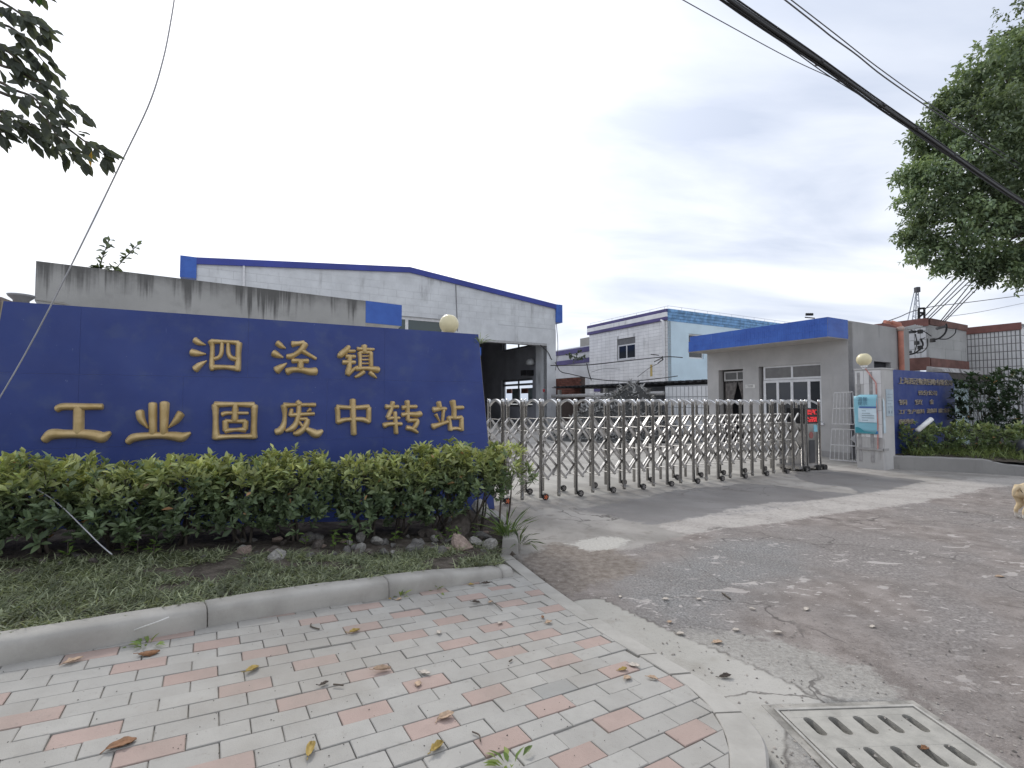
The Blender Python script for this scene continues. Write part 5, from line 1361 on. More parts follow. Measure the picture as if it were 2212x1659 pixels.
# wire bundle and brackets across the white wall
def wire(name, pts, r, label, cat='wire', mt=cblm, n=40, group=None, seg=5):
    o = MB().tube(smooth_line(np.array([Vector(p)[:] for p in pts]), n), r, seg).build(name, mt, smooth=True)
    return tag(o, label, cat, group)
wire('overhead_wire', [at(*z7(x, y), 28.0) for x, y in ((-30, 635), (300, 632), (680, 622), (1300, 555), (1980, 485), (2300, 495))], 0.028, 'black service cable running across the white tiled facade')
br = thing('wire_bracket', 'black steel wire bracket near the corner of the white tiled facade', 'bracket')
for pts in (((1740, 440), (1880, 455)), ((1800, 570), (1950, 495)), ((1860, 600), (1960, 520)), ((1945, 470), (1945, 550))):
    MB().tube([at(*z7(x, y), 27.9) for x, y in pts], 0.03, 5).build('bracket_arm', cblm, br)
based(br, at(*z7(1945, 550), 27.9))
wire('overhead_wire', [at(*z7(x, y), 27.5) for x, y in ((1500, 840), (1700, 690), (1870, 600))], 0.016, 'thin wire slanting up to the bracket on the white facade')
wire('overhead_wire', [at(*z7(x, y), 27.5) for x, y in ((610, 600), (640, 740), (690, 900))], 0.03, 'short dark wire hanging down beside the red brick wall')
wire('overhead_wire', [at(*z7(x, y), 27.5) for x, y in ((690, 750), (930, 690), (1200, 700))], 0.016, 'thin grey wire looping across the lower white facade', mt=plain('grey wire', (0.3, 0.3, 0.3), 0.6))

# ---- shed along the yard
SHC = at(1532, 850, 17.6); SF = Frame(SHC.x, SHC.y, 151.0)
shed = thing('yard_shed', 'low yard shed with a white gridded wall and a dark roof edge behind the gate', 'shed', (0, 0, 0))
s_l = SF.px(1437, 850)[0]; s_end = SF.px(1205, 850)[0]; zs = SF.px(1480, 832)[1]
m = MB(); m.fbox(SF, s_l, 0.6, -0.05, zs, -0.2, 0.0); m.build('wall', plain('grid grey', (0.33, 0.34, 0.35), 0.8), shed)
m = MB(); a = s_l
while a < 0.58:
    z = 0.0; 
    while z < zs - 0.05:
        m.fbox(SF, a + 0.016, min(a + 0.20, 0.6) - 0.016, z + 0.016, min(z + 0.42, zs) - 0.016, 0.0005, 0.014); z += 0.42
    a += 0.20
stuff(m.build('wall_tiles', plain('white grid tile', (0.74, 0.75, 0.76), 0.35, var=0.04), shed))
m = MB(); m.fbox(SF, s_end, s_l, -0.05, zs + 0.1, -3.2, -3.0); m.build('back_wall', M_INT, shed)
m = MB(); nseg = 60
for k in range(nseg):
    a0 = s_end - 0.5 + (1.1 - s_end) * k / nseg; a1 = s_end - 0.5 + (1.1 - s_end) * (k + 1) / nseg
    zz0 = zs + 0.10 + (0.05 if k % 2 else 0.0)
    m.fbox(SF, a0, a1, zz0, zz0 + 0.04, -3.3, 0.06)
m.build('roof_sheet', plain('dark roof sheet', (0.03, 0.03, 0.034), 0.7), shed)
m = MB(); m.tube([SF.p(s_end - 0.4, zs - 0.36, 0.1), SF.p(s_l, zs - 0.30, 0.1)], 0.09, 10); m.build('pipe', plain('pale pipe', (0.50, 0.49, 0.48), 0.5), shed, smooth=True)
for a in (s_end, (s_end + s_l) / 2): MB().fbox(SF, a - 0.08, a + 0.08, -0.05, zs, -0.2, -0.04).build('post', M_OLDC, shed)
based(shed, SF.p(s_end / 2, 0, -1.5))
# red brick wall
BRK = thing('brick_wall', 'short unplastered red brick wall between the warehouse and the white building', 'wall')
M_BRK = NT('red brick'); _v = M_BRK.coord('Object'); M_BRK.base(M_BRK.mix(M_BRK.n('ShaderNodeObjectInfo').outputs['Random'], (0.135, 0.050, 0.036), (0.23, 0.095, 0.07)), 0.9); M_BRK = M_BRK.m
BF = Frame(*at(1258, 830, 26.8)[:2], 151.0)
b_l = BF.px(1195, 830)[0]; bz0, bz1 = BF.px(1230, 856)[1], BF.px(1230, 815)[1]
m = MB(); m.fbox(BF, b_l, 0.0, bz0 - 1.5, bz1 - 0.03, -0.2, -0.012); m.build('mortar', plain('mortar', (0.10, 0.075, 0.065), 0.95), BRK)
bw, bh = 0.30, 0.12; me_b = MB().box(0, bw - 0.02, -0.012, 0.012, 0, bh - 0.016).mesh('brick'); me_b.materials.append(M_BRK)
r_ = 0; z = bz0
while z < bz1 - 0.05:
    a = b_l - (bw / 2 if r_ % 2 else 0)
    while a < -bw:
        if a > b_l - 0.02:
            o = obj('brick', me_b, None, BRK); o.matrix_world = Matrix.Translation(BF.p(a, z, random.uniform(-0.006, 0.012))) @ BF.mat()
        a += bw
    z += bh; r_ += 1
based(BRK, BF.p(b_l / 2, bz0 - 1.5, -0.1))

# ---- utility building at the right
UC = at(2005, 740, 15.6); U1 = Frame(UC.x, UC.y, 151.0); U2 = Frame(UC.x, UC.y, 61.0)
ut = thing('utility_building', 'small box building with brown bands and bunches of wires beyond the guard house', 'building')
zu1 = U1.px(2005, 688)[1]; zu0 = U1.px(2005, 772)[1]; zub = U1.px(2005, 793)[1]
ua = U2.px(2088, 740)[0]; ul = -2.6
M_BRN = plain('brown band', (0.20, 0.10, 0.085), 0.8, var=0.25, scale=3); M_BRN2 = plain('red brown band', (0.26, 0.115, 0.10), 0.7, var=0.2, scale=3)
m = MB(); m.fbox(U1, ul, 0, zu0 - 0.2, zu1, -ua, 0); m.build('body', stained('cement face', (0.46, 0.46, 0.465), (0.22, 0.22, 0.22), 0.5, kind='World'), ut)
tiles(U1, ul, -0.02, zu0, zu1 - 0.27, 0.16, 0.30, plain('white strip tile', (0.72, 0.72, 0.74), 0.4, var=0.06), ut, gap=0.022, proud=0.012)
tiles(U2, 0.0, ua, zu0, zu1 - 0.2, 1.3, 0.34, stained('grey slab', (0.52, 0.525, 0.53), (0.25, 0.25, 0.25), 0.4, kind='World'), ut, gap=0.012, proud=0.006, bond=0.5)
MB().fbox(U1, ul, 0.03, zu1 - 0.24, zu1 + 0.02, 0.0, 0.05).build('top_band', M_BRN2, ut); MB().fbox(U2, 0.05, ua, zu1 - 0.20, zu1 + 0.018, 0.0, 0.05).build('top_band', M_BRN, ut)
MB().fbox(U1, ul, 0.03, zub - 0.1, zu0, 0.0, 0.05).build('lower_band', M_BRN, ut); MB().fbox(U2, 0.05, ua, zub - 0.1, zu0 - 0.02, 0.0, 0.05).build('lower_band', M_BRN, ut)
m = MB(); m.fbox(U2, -0.6, ua + 1.5, zub - 0.42, zub - 0.20, -1.0, 0.5); m.build('awning', plain('dark awning', (0.07, 0.06, 0.055), 0.8), ut)
for k, (x0_, x1_) in enumerate(((0.0, 0.75), (0.95, 1.7), (1.75, 2.6), (-0.5, -0.05))):
    m = MB(); m.hexa([U2.p(a, z, n) for z in (zub - 0.2, ) for a, n in ((x0_, 0.55), (x1_, 0.55), (x1_, 0.10), (x0_, 0.10))] + [U2.p(a, z, n) for a, n, z in ((x0_, 0.5, zub - 0.06 - 0.02 * k), (x1_, 0.5, zub - 0.06), (x1_, 0.12, zub + 0.0), (x0_, 0.12, zub + 0.0))]); m.build('patch_sheet', plain('tin patch', (0.42, 0.41, 0.41), 0.45, 0.3, var=0.3), ut)
m = MB(); m.fbox(U1, ul, 0.0, -0.1, zub - 0.42, -ua, -0.05); m.build('lower_wall', plain('pale green render', (0.40, 0.50, 0.52), 0.85, var=0.15), ut)
# wires and insulators
for k, pts in enumerate((((230, 540), (420, 590), (560, 640), (700, 600)), ((560, 700), (600, 950), (540, 1180)), ((700, 820), (760, 1000), (600, 1180), (420, 1240), (300, 1240)), ((880, 820), (880, 1020), (760, 1170), (600, 1210)),
                         ((1000, 860), (1200, 810), (1340, 690), (1390, 560), (1380, 430)), ((1100, 830), (1400, 830), (1600, 700), (1640, 560)), ((640, 600), (800, 640), (980, 760)), ((820, 800), (680, 860)))):
    c_ = Zc(2850, 980, 260 / 2157.0)
    MB().tube(smooth_line(np.array([at(*c_(x, y), 15.15 if pts[0][0] < 900 else 15.45)[:] for x, y in pts]), 16), 0.028 if k in (2, 4) else 0.016, 5).build('wall_wire', cblm, ut, smooth=True)
for x, y in ((265, 1110), (600, 940), (690, 1060), (1020, 870), (690, 640)):
    MB().box(-0.05, 0.05, -0.05, 0.05, -0.06, 0.06).build('insulator', cblm, ut).location = at(*c_(x, y), 15.1)
for pts in (((350, 660), (570, 640)), ((1120, 560), (1350, 500)), ((250, 1190), (450, 1170))):
    MB().tube([at(*c_(x, y), 15.2) for x, y in pts], 0.045, 5).build('bracket', plain('bracket steel', (0.12, 0.12, 0.13), 0.6), ut)
for k in range(4):
    MB().tube([at(*c_(270 + 40 * k, 540 + 14 * k), 15.1), at(*c_(560 + 60 * k, 470 + 10 * k), 15.2)], 0.03, 5).build('wire_loop', plain('pale wire', (0.55, 0.55, 0.56), 0.6), ut)
# ladder-like frame on the roof
for pts in (((650, 300), (650, 20)), ((800, 300), (795, 10)), ((650, 30), (800, 20)), ((650, 140), (800, 145)), ((660, 250), (800, 145))):
    MB().tube([at(*c_(x, y), 15.9) for x, y in pts], 0.035, 5).build('roof_frame_bar', cblm, ut)
based(ut, U2.p(1.5, 0, -1))

# ---- far right tiled building
EC = at(2206, 750, 16.2); E1 = Frame(EC.x, EC.y, 151.0)
eb = thing('tiled_building', 'white strip tiled building with a red brown top band at the right edge', 'building')
ze1 = E1.px(2206, 698)[1]; el = E1.px(2080, 750)[0] - 0.5
m = MB(); m.fbox(E1, el, 0.0, -0.1, ze1, -6, 0); m.build('body', plain('grey joint', (0.25, 0.25, 0.255), 0.9), eb)
tiles(E1, el, 0.0, 0.6, ze1 - 0.22, 0.105, 0.265, plain('white strip tile', (0.80, 0.80, 0.82), 0.4, var=0.05), eb, gap=0.026, proud=0.014)
MB().fbox(E1, el, 0.03, ze1 - 0.22, ze1 + 0.03, 0.0, 0.05).build('top_band', M_BRN2, eb)
E2 = Frame(EC.x, EC.y, 61.0); tiles(E2, 0.0, 6.0, 0.6, ze1 - 0.1, 0.105, 0.265, plain('white strip tile', (0.80, 0.80, 0.82), 0.4, var=0.05), eb, gap=0.026, proud=0.014)
based(eb, E1.p(el / 2, 0, -3))
# crane mast far behind
cr = thing('crane_mast', 'thin lattice crane mast with a dark tip on the far skyline', 'crane')
M_CR = plain('crane grey', (0.28, 0.31, 0.36), 0.7)
c5 = z5
tp = at(*c5(662, 70), 70.0)
def cpt(x, y, dy): p = at(*c5(x, y), 70.0); return p + Vector((0, dy, 0))
for sx in (-1, 1):
    for dy in (0, 0.8):
        MB().tube([cpt(662 + sx * 9, 75, dy * 0.4), cpt(655 + sx * 32, 300, dy)], 0.06, 4).build('mast_chord', M_CR, cr)
zs_ = [75 + 225 * (k / 9.0) for k in range(10)]
for k in range(9):
    f0, f1 = k / 9.0, (k + 1) / 9.0; s_ = 1 if k % 2 else -1
    w0_, w1_ = 9 + 23 * f0, 9 + 23 * f1
    MB().tube([cpt(662 - 7 * f0 + s_ * w0_, zs_[k], 0.1), cpt(662 - 7 * f1 - s_ * w1_, zs_[k + 1], 0.1)], 0.04, 4).build('lattice_bar', M_CR, cr)
    MB().tube([cpt(662 - 7 * f1 - w1_, zs_[k + 1], 0.1), cpt(662 - 7 * f1 + w1_, zs_[k + 1], 0.1)], 0.035, 4).build('lattice_bar', M_CR, cr)
m = MB(); t0 = at(*c5(662, 58), 70.0); m.box(t0.x - 0.28, t0.x + 0.28, t0.y - 0.3, t0.y + 0.3, t0.z - 0.45, t0.z + 0.35); m.build('mast_head', plain('dark head', (0.05, 0.05, 0.06), 0.7), cr, bevel=0.08)
b0 = cpt(655, 300, 0.4); MB().tube([(b0.x, b0.y, 0), tuple(b0)], 0.5, 4).build('mast_base', M_CR, cr)
based(cr, (b0.x, b0.y, 0))

# ================================================================== vegetation
def col_mix(a, b, t): return np.asarray(a) * (1 - t)[:, None] + np.asarray(b) * t[:, None]
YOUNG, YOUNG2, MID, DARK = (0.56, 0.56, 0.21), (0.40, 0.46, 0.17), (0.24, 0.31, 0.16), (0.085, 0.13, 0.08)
def shrub(name, label, base, top, rx, ry, ax, n_shoot, L, group, young=0.55, zlow=0.28, dens=8, stems=4, seed=0, tints=None, cat='shrub'):
    """base on the ground, ax = direction of the hedge row; foliage is whorls of leaves on shoots"""
    rs = np.random.RandomState(seed); t = thing(name, label, cat, tuple(base), group)
    H = top - base[2]; ax = np.array([ax[0], ax[1], 0.0]); ay = np.array([-ax[1], ax[0], 0.0])
    # shoot tips: spread through the crown, denser towards its skin
    u = rs.rand(n_shoot); th = rs.rand(n_shoot) * 2 * np.pi; rad = np.sqrt(rs.rand(n_shoot)) ** 0.6
    hz = zlow * H + (1 - zlow) * H * (u ** 0.75)
    prof = np.sqrt(np.clip(1 - ((hz / H - 0.60) / 0.62) ** 2, 0.12, 1))
    P = (ax * (np.cos(th) * rad * prof * rx)[:, None] + ay * (np.sin(th) * rad * prof * ry)[:, None])
    P[:, 2] = hz * (1 - 0.10 * rs.rand(n_shoot)); P += rs.randn(n_shoot, 3) * 0.02
    out = unit(np.c_[P[:, :2], np.full(n_shoot, 0.25)]); up = np.array([0, 0, 1.0])
    topness = np.clip((P[:, 2] / H - 0.55) / 0.42, 0, 1)
    axis = unit(out * (1.0 - 0.75 * topness)[:, None] + up * (0.35 + 1.1 * topness)[:, None] + rs.randn(n_shoot, 3) * 0.25)
    k = dens; n = n_shoot * k
    A = np.repeat(axis, k, 0); B = np.repeat(P, k, 0); ph = rs.rand(n) * 2 * np.pi
    e1 = unit(np.cross(A, rs.randn(n, 3))); e2 = np.cross(A, e1)
    spread = rs.uniform(0.35, 1.25, n)
    D = A * np.cos(spread)[:, None] + (e1 * np.cos(ph)[:, None] + e2 * np.sin(ph)[:, None]) * np.sin(spread)[:, None]
    B = B - A * (rs.rand(n) * 0.075)[:, None]
    Nn = unit(A + 0.4 * rs.randn(n, 3) + np.array([0, 0, 0.4]))
    ll = L * rs.uniform(0.5, 1.2, n) * np.repeat(rs.uniform(0.8, 1.12, n_shoot), k); tp = np.repeat(topness, k)
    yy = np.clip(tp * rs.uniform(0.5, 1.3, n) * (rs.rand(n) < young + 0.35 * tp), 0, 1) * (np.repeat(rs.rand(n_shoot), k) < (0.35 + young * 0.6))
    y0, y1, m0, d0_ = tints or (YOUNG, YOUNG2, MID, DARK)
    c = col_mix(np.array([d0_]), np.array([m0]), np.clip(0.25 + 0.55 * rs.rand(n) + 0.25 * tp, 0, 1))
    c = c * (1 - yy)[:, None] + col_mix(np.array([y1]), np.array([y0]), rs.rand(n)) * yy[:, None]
    rare = rs.rand(n) < 0.006; c[rare] = (0.42, 0.24, 0.12)
    c = c * (rs.uniform(0.75, 1.25, n) * np.repeat(rs.uniform(0.75, 1.3, n_shoot), k))[:, None]
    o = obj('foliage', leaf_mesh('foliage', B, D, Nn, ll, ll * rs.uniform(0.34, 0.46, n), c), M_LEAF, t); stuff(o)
    for s_ in range(stems):
        tip = P[rs.randint(n_shoot)] * np.array([0.6, 0.6, 0.9]); b = np.array([rs.uniform(-0.10, 0.10), rs.uniform(-0.06, 0.06), -0.03])
        mid_ = b * 0.55 + tip * 0.45 + np.array([rs.uniform(-0.05, 0.05), rs.uniform(-0.05, 0.05), 0.03])
        MB().tube(smooth_line(np.array([b, mid_, tip]), 8), [0.014 - 0.0012 * q for q in range(8)], 5).build('stem', M_BARK, t, smooth=True)
    # thin twigs to the shoots
    m = MB()
    for q in range(0, n_shoot, 3):
        p1 = P[q]; p0 = p1 * np.array([0.35, 0.35, 0.7]); m.tube([p0, (p0 + p1) / 2 + rs.randn(3) * 0.015, p1], 0.0035, 3, cap=False)
    stuff(m.build('twigs', M_BARK, t, smooth=True, fix=False))
    return t
HG = 'hedge shrubs in front of the big blue sign'
place = [(-0.33, 1.10), (-0.68, 0.95), (-1.03, 0.82), (-1.40, 0.82), (-1.80, 0.86), (-2.46, 0.84), (-2.88, 0.86), (-3.30, 0.86), (-3.76, 0.88), (-4.22, 0.9), (-4.68, 0.9), (-5.2, 0.92), (-5.75, 0.95)]
names_ = ['airy shrub with two bare stems at the right end of the hedge', 'second hedge shrub from the right end, beside the large grey stone', 'third hedge shrub from the right end, below the last gold character',
          'bushy hedge shrub standing below the middle gold character of the lower row', 'hedge shrub just left of the gap that shows blue board', 'hedge shrub with orange tipped shoots below the boxed gold character',
          'hedge shrub right of the boxed character, dense and dark below', 'hedge shrub below the gold character with two uprights', 'hedge shrub with pale yellow tips left of the two uprights character',
          'hedge shrub below the first gold character of the lower row', 'hedge shrub crossed by the fallen wire, near the left edge', 'second leftmost hedge shrub at the left edge of the picture', 'leftmost hedge shrub, mostly cut by the picture edge']
for i, (a, n) in enumerate(place):
    p = SG.p(a, 0, n); bz = float(bed_z(p.x, p.y))
    if i == 0: tp_, rx_, ns_, zl_, dn_ = 1.07, 0.27, 85, 0.50, 9
    else: tp_ = 1.02 + 0.006 * i + random.uniform(-0.06, 0.06); rx_ = 0.35; ns_ = 340; zl_ = 0.48 if i == 1 else 0.20; dn_ = 9
    tp_ = min(tp_, 1.22)
    shrub('hedge_shrub', names_[i], (p.x, p.y, bz), tp_, rx_, 0.42 if i else 0.26, SG.a, ns_, 0.082, HG, young=0.9, zlow=zl_, dens=dn_, stems=6 if i else 2, seed=100 + i)

# ---- grass and weeds in the bed
def blades(name, P, L, seed, tint0, tint1, wid=0.008, lean=0.55, tone=1.0, drp=0.3):
    rs = np.random.RandomState(seed); n = len(P)
    D = unit(np.c_[rs.randn(n, 2) * lean, np.ones(n)]); Nn = unit(rs.randn(n, 3) + np.array([0, 0, 0.1]))
    Nn = unit(np.c_[D[:, :2] * -1.0 + rs.randn(n, 2) * 0.2, np.full(n, 0.4)])
    c = col_mix(np.array([tint0]), np.array([tint1]), rs.rand(n)) * (rs.uniform(0.7, 1.3, n) * tone)[:, None]
    return leaf_mesh(name, P, D, Nn, L * rs.uniform(0.5, 1.3, n), wid * rs.uniform(0.7, 1.3, n), c, fold=0.4, droop=drp)
rs = np.random.RandomState(21)
cand = np.c_[rs.uniform(-6.0, 0.2, 170000), rs.uniform(1.5, 6.2, 170000)]
sd_ = poly_sd(cand[:, 0], cand[:, 1], bed_poly)
rel = cand - np.array([SG.o.x, SG.o.y]); nn = rel @ np.array([SG.n.x, SG.n.y]); aa = rel @ np.array([SG.a.x, SG.a.y])
cl_ = vnoise(cand[:, 0], cand[:, 1], 3.2, 3)
want = (sd_ > 0.015) & (nn > 1.08 + 0.20 * vnoise(cand[:, 0], cand[:, 1], 2.0) + 0.36 * sstep(aa, -3.3, -2.0)) & (cl_ > 0.33 + 0.12 * (aa > -1.6))
G_ = cand[want]
Pg = np.c_[G_, bed_z(G_[:, 0], G_[:, 1]) - 0.01]
mixl = rs.rand(len(Pg)) < 0.35
o = obj('grass', blades('grass', Pg, np.where(mixl, 0.055, 0.085), 5, (0.12, 0.15, 0.082), (0.40, 0.43, 0.27), np.where(mixl, 0.018, 0.0060), np.where(mixl, 1.3, 0.8)[:, None], tone=0.45 + 1.1 * vnoise(Pg[:, 0], Pg[:, 1], 7.0, 2), drp=0.5), M_LEAF); stuff(o); o['label'] = 'short tufted grass between the kerb and the hedge'; o['category'] = 'grass'
print('grass', len(Pg))
def weed(label, base, n, L, seed, wid, lean, tint=((0.09, 0.15, 0.05), (0.2, 0.28, 0.09)), name='weed', group=None):
    rs = np.random.RandomState(seed); t = thing(name, label, 'plant', tuple(base), group)
    P = np.c_[rs.randn(n, 2) * 0.025, np.zeros(n)]
    me_ = blades('leaves', P, L, seed, tint[0], tint[1], wid, lean); obj('leaves', me_, M_LEAF, t); return t
b = gnd(1098, 1160, 0.16); weed('tall tuft of long blade leaves at the corner of the planting bed', b, 26, 0.34, 3, 0.016, 0.5)
b = gnd(1085, 1155, 0.17); weed('fresh green grass tuft beside the broken concrete corner', b, 70, 0.14, 4, 0.010, 0.7, ((0.13, 0.2, 0.05), (0.26, 0.33, 0.09)))
b = gnd(1122, 1175, 0.08); weed('trailing weed hanging over the broken concrete corner', b, 22, 0.24, 6, 0.018, 1.6, ((0.06, 0.09, 0.035), (0.16, 0.2, 0.08)))
for u, v, l_ in ((318, 1393, 'small sprout at the kerb foot left of the kerb joint'), (750 / 2212 * 1000, 1345, None), (602, 1316, 'sprout growing out of the kerb face near the middle'), (505, 1330, 'two leaved sprout on the kerb just right of the kerb joint'), (866, 1287, 'leafy weed at the kerb foot beside the second kerb joint'), (945, 1272, 'small dark weed at the kerb foot near the corner'), (1105, 1652, 'weed in a paving joint at the bottom edge')):
    if l_ is None: continue
    b = pav(u, v); weed(l_, b, 12, 0.06, int(u), 0.016, 1.0, ((0.16, 0.24, 0.06), (0.3, 0.36, 0.1)))
rs = np.random.RandomState(77)
for k in range(16):
    a_ = rs.uniform(-5.0, -0.4); n_ = rs.uniform(1.05, 1.35); p = SG.p(a_, 0, n_); bz = float(bed_z(p.x, p.y))
    t = thing('seedling', 'small broad leaved seedling at the foot of the hedge', 'plant', (p.x, p.y, bz), 'seedlings at the foot of the hedge')
    nl = 9; D = np.c_[rs.randn(nl, 2), rs.uniform(0.1, 0.7, nl)]; P = np.c_[rs.randn(nl, 2) * 0.01, rs.uniform(0.02, 0.13, nl)]
    obj('leaves', leaf_mesh('leaves', P, D, np.tile([0, 0, 1.0], (nl, 1)), 0.06, 0.03, np.array([(0.16, 0.25, 0.06)] * nl) * rs.uniform(0.7, 1.3, nl)[:, None]), M_LEAF, t)
    MB().tube([(0, 0, -0.02), (0, 0, 0.13)], 0.004, 4).build('stem', M_BARK, t)

# ---- tree at the right
def twig_tree(m, root, tips, r0, rs):
    for tp_ in tips:
        mid_ = (np.array(root) * 0.45 + np.array(tp_) * 0.55) + rs.randn(3) * 0.25 + np.array([0, 0, 0.15])
        ln_ = smooth_line(np.array([root, mid_, tp_]), 9); m.tube(ln_, list(np.linspace(r0, r0 * 0.15, 9)), 5, cap=False)
rs = np.random.RandomState(31)
TR = thing('broadleaf_tree', 'large dense broadleaf tree leaning into the picture at the right edge', 'tree', (15.6, 13.9, 0))
TO = np.array([15.6, 13.9, 0.0])
blobs = [(2165, 150, 95, 13.2), (2205, 110, 70, 13.6), (2090, 235, 75, 13.4), (2140, 270, 100, 12.6), (2050, 300, 55, 13.2), (2010, 330, 45, 13.6), (2000, 385, 62, 13.3), (2065, 370, 85, 12.7), (2130, 390, 95, 12.4), (2195, 330, 110, 12.4), (1975, 430, 42, 13.4), (2030, 450, 75, 12.9),
         (2110, 480, 85, 12.6), (2190, 460, 95, 12.6), (1985, 485, 38, 13.4), (2010, 525, 34, 13.3), (2065, 540, 45, 13.0), (2090, 578, 34, 12.9), (2140, 545, 48, 12.8), (2205, 555, 50, 12.7), (2230, 220, 120, 12.8), (2270, 400, 150, 12.7), (2280, 130, 150, 13.4), (2250, 560, 50, 12.8), (2195, 588, 40, 12.6), (2160, 572, 34, 12.7), (2240, 600, 55, 12.6), (2030, 245, 42, 13.4), (2062, 205, 42, 13.4), (2105, 168, 46, 13.4), (1985, 300, 42, 13.4), (1966, 515, 34, 13.3), (1990, 552, 36, 13.3), (2040, 575, 34, 13.2), (2130, 600, 30, 12.8), (1958, 380, 34, 13.4),
         (2330, 250, 180, 14.2), (2380, 420, 190, 14.5), (2450, 250, 190, 15.5), (2300, 60, 150, 14.6), (2420, 100, 170, 15.5), (2500, 400, 160, 15.5)]
LP_, LD_, LC_ = [], [], []; tips = []
for (u, v, r, dp_) in blobs:
    c = np.array(at(u, v, dp_)[:]); R = r / FOC * dp_; ns_ = int(20 + 98 * R * R * (1.0 if u < 2300 else 0.55)); tips.append(c)
    # shoots over the clump's volume, leaves hang from each shoot
    d = unit(rs.randn(ns_, 3)); q = c + d * (R * rs.rand(ns_) ** 0.40)[:, None] * np.array([1, 1, 0.8])
    k = 13
    ax_ = unit(d * 0.9 + np.array([0, 0, -0.15]) + rs.randn(ns_, 3) * 0.45)
    ax_ = np.repeat(ax_, k, 0); qq = np.repeat(q, k, 0) - ax_ * (rs.rand(ns_ * k) * 0.26)[:, None] + rs.randn(ns_ * k, 3) * 0.05
    LP_.append(qq); LD_.append(unit(ax_ * 0.7 + rs.randn(ns_ * k, 3) * 0.7 + np.array([0, 0, -0.25])))
    tn = rs.uniform(0.65, 1.75)
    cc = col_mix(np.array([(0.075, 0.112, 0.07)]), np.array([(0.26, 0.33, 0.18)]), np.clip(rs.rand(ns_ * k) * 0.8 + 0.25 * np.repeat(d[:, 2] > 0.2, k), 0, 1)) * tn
    LC_.append(cc)
LP_ = np.concatenate(LP_); LD_ = np.concatenate(LD_); LC_ = np.concatenate(LC_); n = len(LP_)
print('tree leaves', n)
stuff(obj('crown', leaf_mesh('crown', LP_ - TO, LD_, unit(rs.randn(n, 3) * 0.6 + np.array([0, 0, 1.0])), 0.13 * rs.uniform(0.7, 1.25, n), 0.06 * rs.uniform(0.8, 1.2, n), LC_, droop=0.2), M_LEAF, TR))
m = MB(); m.tube(smooth_line(np.array([(0, 0, -0.2), (0.05, 0.05, 1.5), (-0.1, -0.1, 3.2), (-0.2, -0.2, 5.0), (-0.1, -0.3, 7.5), (0.1, -0.2, 9.5)]), 20), list(np.linspace(0.24, 0.05, 20)), 10); m.build('trunk', M_BARK, TR, smooth=True)
m = MB(); twig_tree(m, (-0.15, -0.2, 6.4), [t_ - TO for t_ in tips], 0.07, rs); stuff(m.build('limbs', M_BARK, TR, smooth=True, fix=False))

# ---- overhanging branch at the left, tree stands outside the picture
rs = np.random.RandomState(41)
TL_ = np.array([-4.7, 2.6, 0.3])
TL = thing('roadside_tree', 'leafy branch of a roadside tree hanging in from the upper left corner', 'tree', tuple(TL_))
DPL = 2.55
def lp(u, v, d=DPL): return np.array(at(u - 14 - 0.04 * max(u, 0), v - 10, d)[:])
tw = [[(-420, -420), (-120, -60), (20, 15), (75, 50), (118, 82)], [(-420, -380), (-100, 0), (40, 70), (90, 118), (125, 158)], [(-420, -300), (-60, 90), (60, 165), (130, 205), (190, 262)], [(-420, -260), (-60, 150), (80, 230), (170, 290), (225, 330), (250, 346)],
      [(-420, -240), (-80, 190), (40, 255), (120, 300), (175, 350)], [(-420, -220), (-80, 220), (20, 262), (70, 290), (110, 322)], [(-420, -220), (-120, 240), (-30, 270), (20, 295)], [(-420, -420), (-120, -40), (-20, 90), (30, 120), (65, 150)], [(-400, -260), (-60, 120), (30, 195), (95, 225), (140, 300), (200, 355)], [(-420, -420), (-140, -160), (-20, -60), (60, -30), (100, -5)]]
P_, D_, C_ = [], [], []
m = MB()
for ti, pts in enumerate(tw):
    dd_ = DPL + rs.uniform(-0.18, 0.18)
    L3 = smooth_line(np.array([lp(u, v, dd_ + 0.25 * (1 if k == 0 else 0)) for k, (u, v) in enumerate(pts)]), 34)
    m.tube(L3 - TL_, list(np.linspace(0.012, 0.0018, 34)), 5, cap=False)
    for k in range(12, 34):
        for r_ in range(2 if k > 16 else 1):
            tdir = unit(L3[min(k + 1, 33)] - L3[max(k - 1, 0)])
            side = unit(np.cross(tdir, rs.randn(3)))
            st = L3[k] + side * 0.02
            P_.append(st); D_.append(unit(tdir * 0.75 + side * 0.55 + np.array([0.15, 0, -0.55]) + rs.randn(3) * 0.2))
            C_.append(np.array((0.075, 0.088, 0.066)) * rs.uniform(0.6, 1.5))
P_, D_, C_ = np.array(P_), np.array(D_), np.array(C_); n = len(P_)
C_[rs.randint(n)] = (0.10, 0.22, 0.05)
jj = np.argmin(np.linalg.norm(P_ - lp(205, 345), axis=1)); C_[jj] = (0.50, 0.30, 0.04)
stuff(obj('leaves', leaf_mesh('leaves', P_ - TL_, D_, unit(np.array([0.3, -0.8, 0.5]) + rs.randn(n, 3) * 0.45), 0.092 * rs.uniform(0.7, 1.15, n), 0.038 * rs.uniform(0.8, 1.2, n), C_, droop=0.12), leaf_material('shaded leaf', 0.5, 0.4, 0.3), TL))
stuff(m.build('twigs', M_BARK, TL, smooth=True, fix=False))
j0 = lp(-420, -330, DPL + 0.25) - TL_
m = MB(); m.tube(smooth_line(np.array([(0, 0, -0.3), (0.05, 0, 1.2), (-0.05, 0.1, 2.6), (0.1, 0.2, 4.0)]), 14), list(np.linspace(0.17, 0.08, 14)), 10); m.build('trunk', M_BARK, TL, smooth=True)
m = MB(); m.tube(smooth_line(np.array([(0.0, 0.1, 3.0), j0 * 0.5 + np.array([0, 0, 2.0]), j0]), 10), list(np.linspace(0.06, 0.02, 10)), 7)
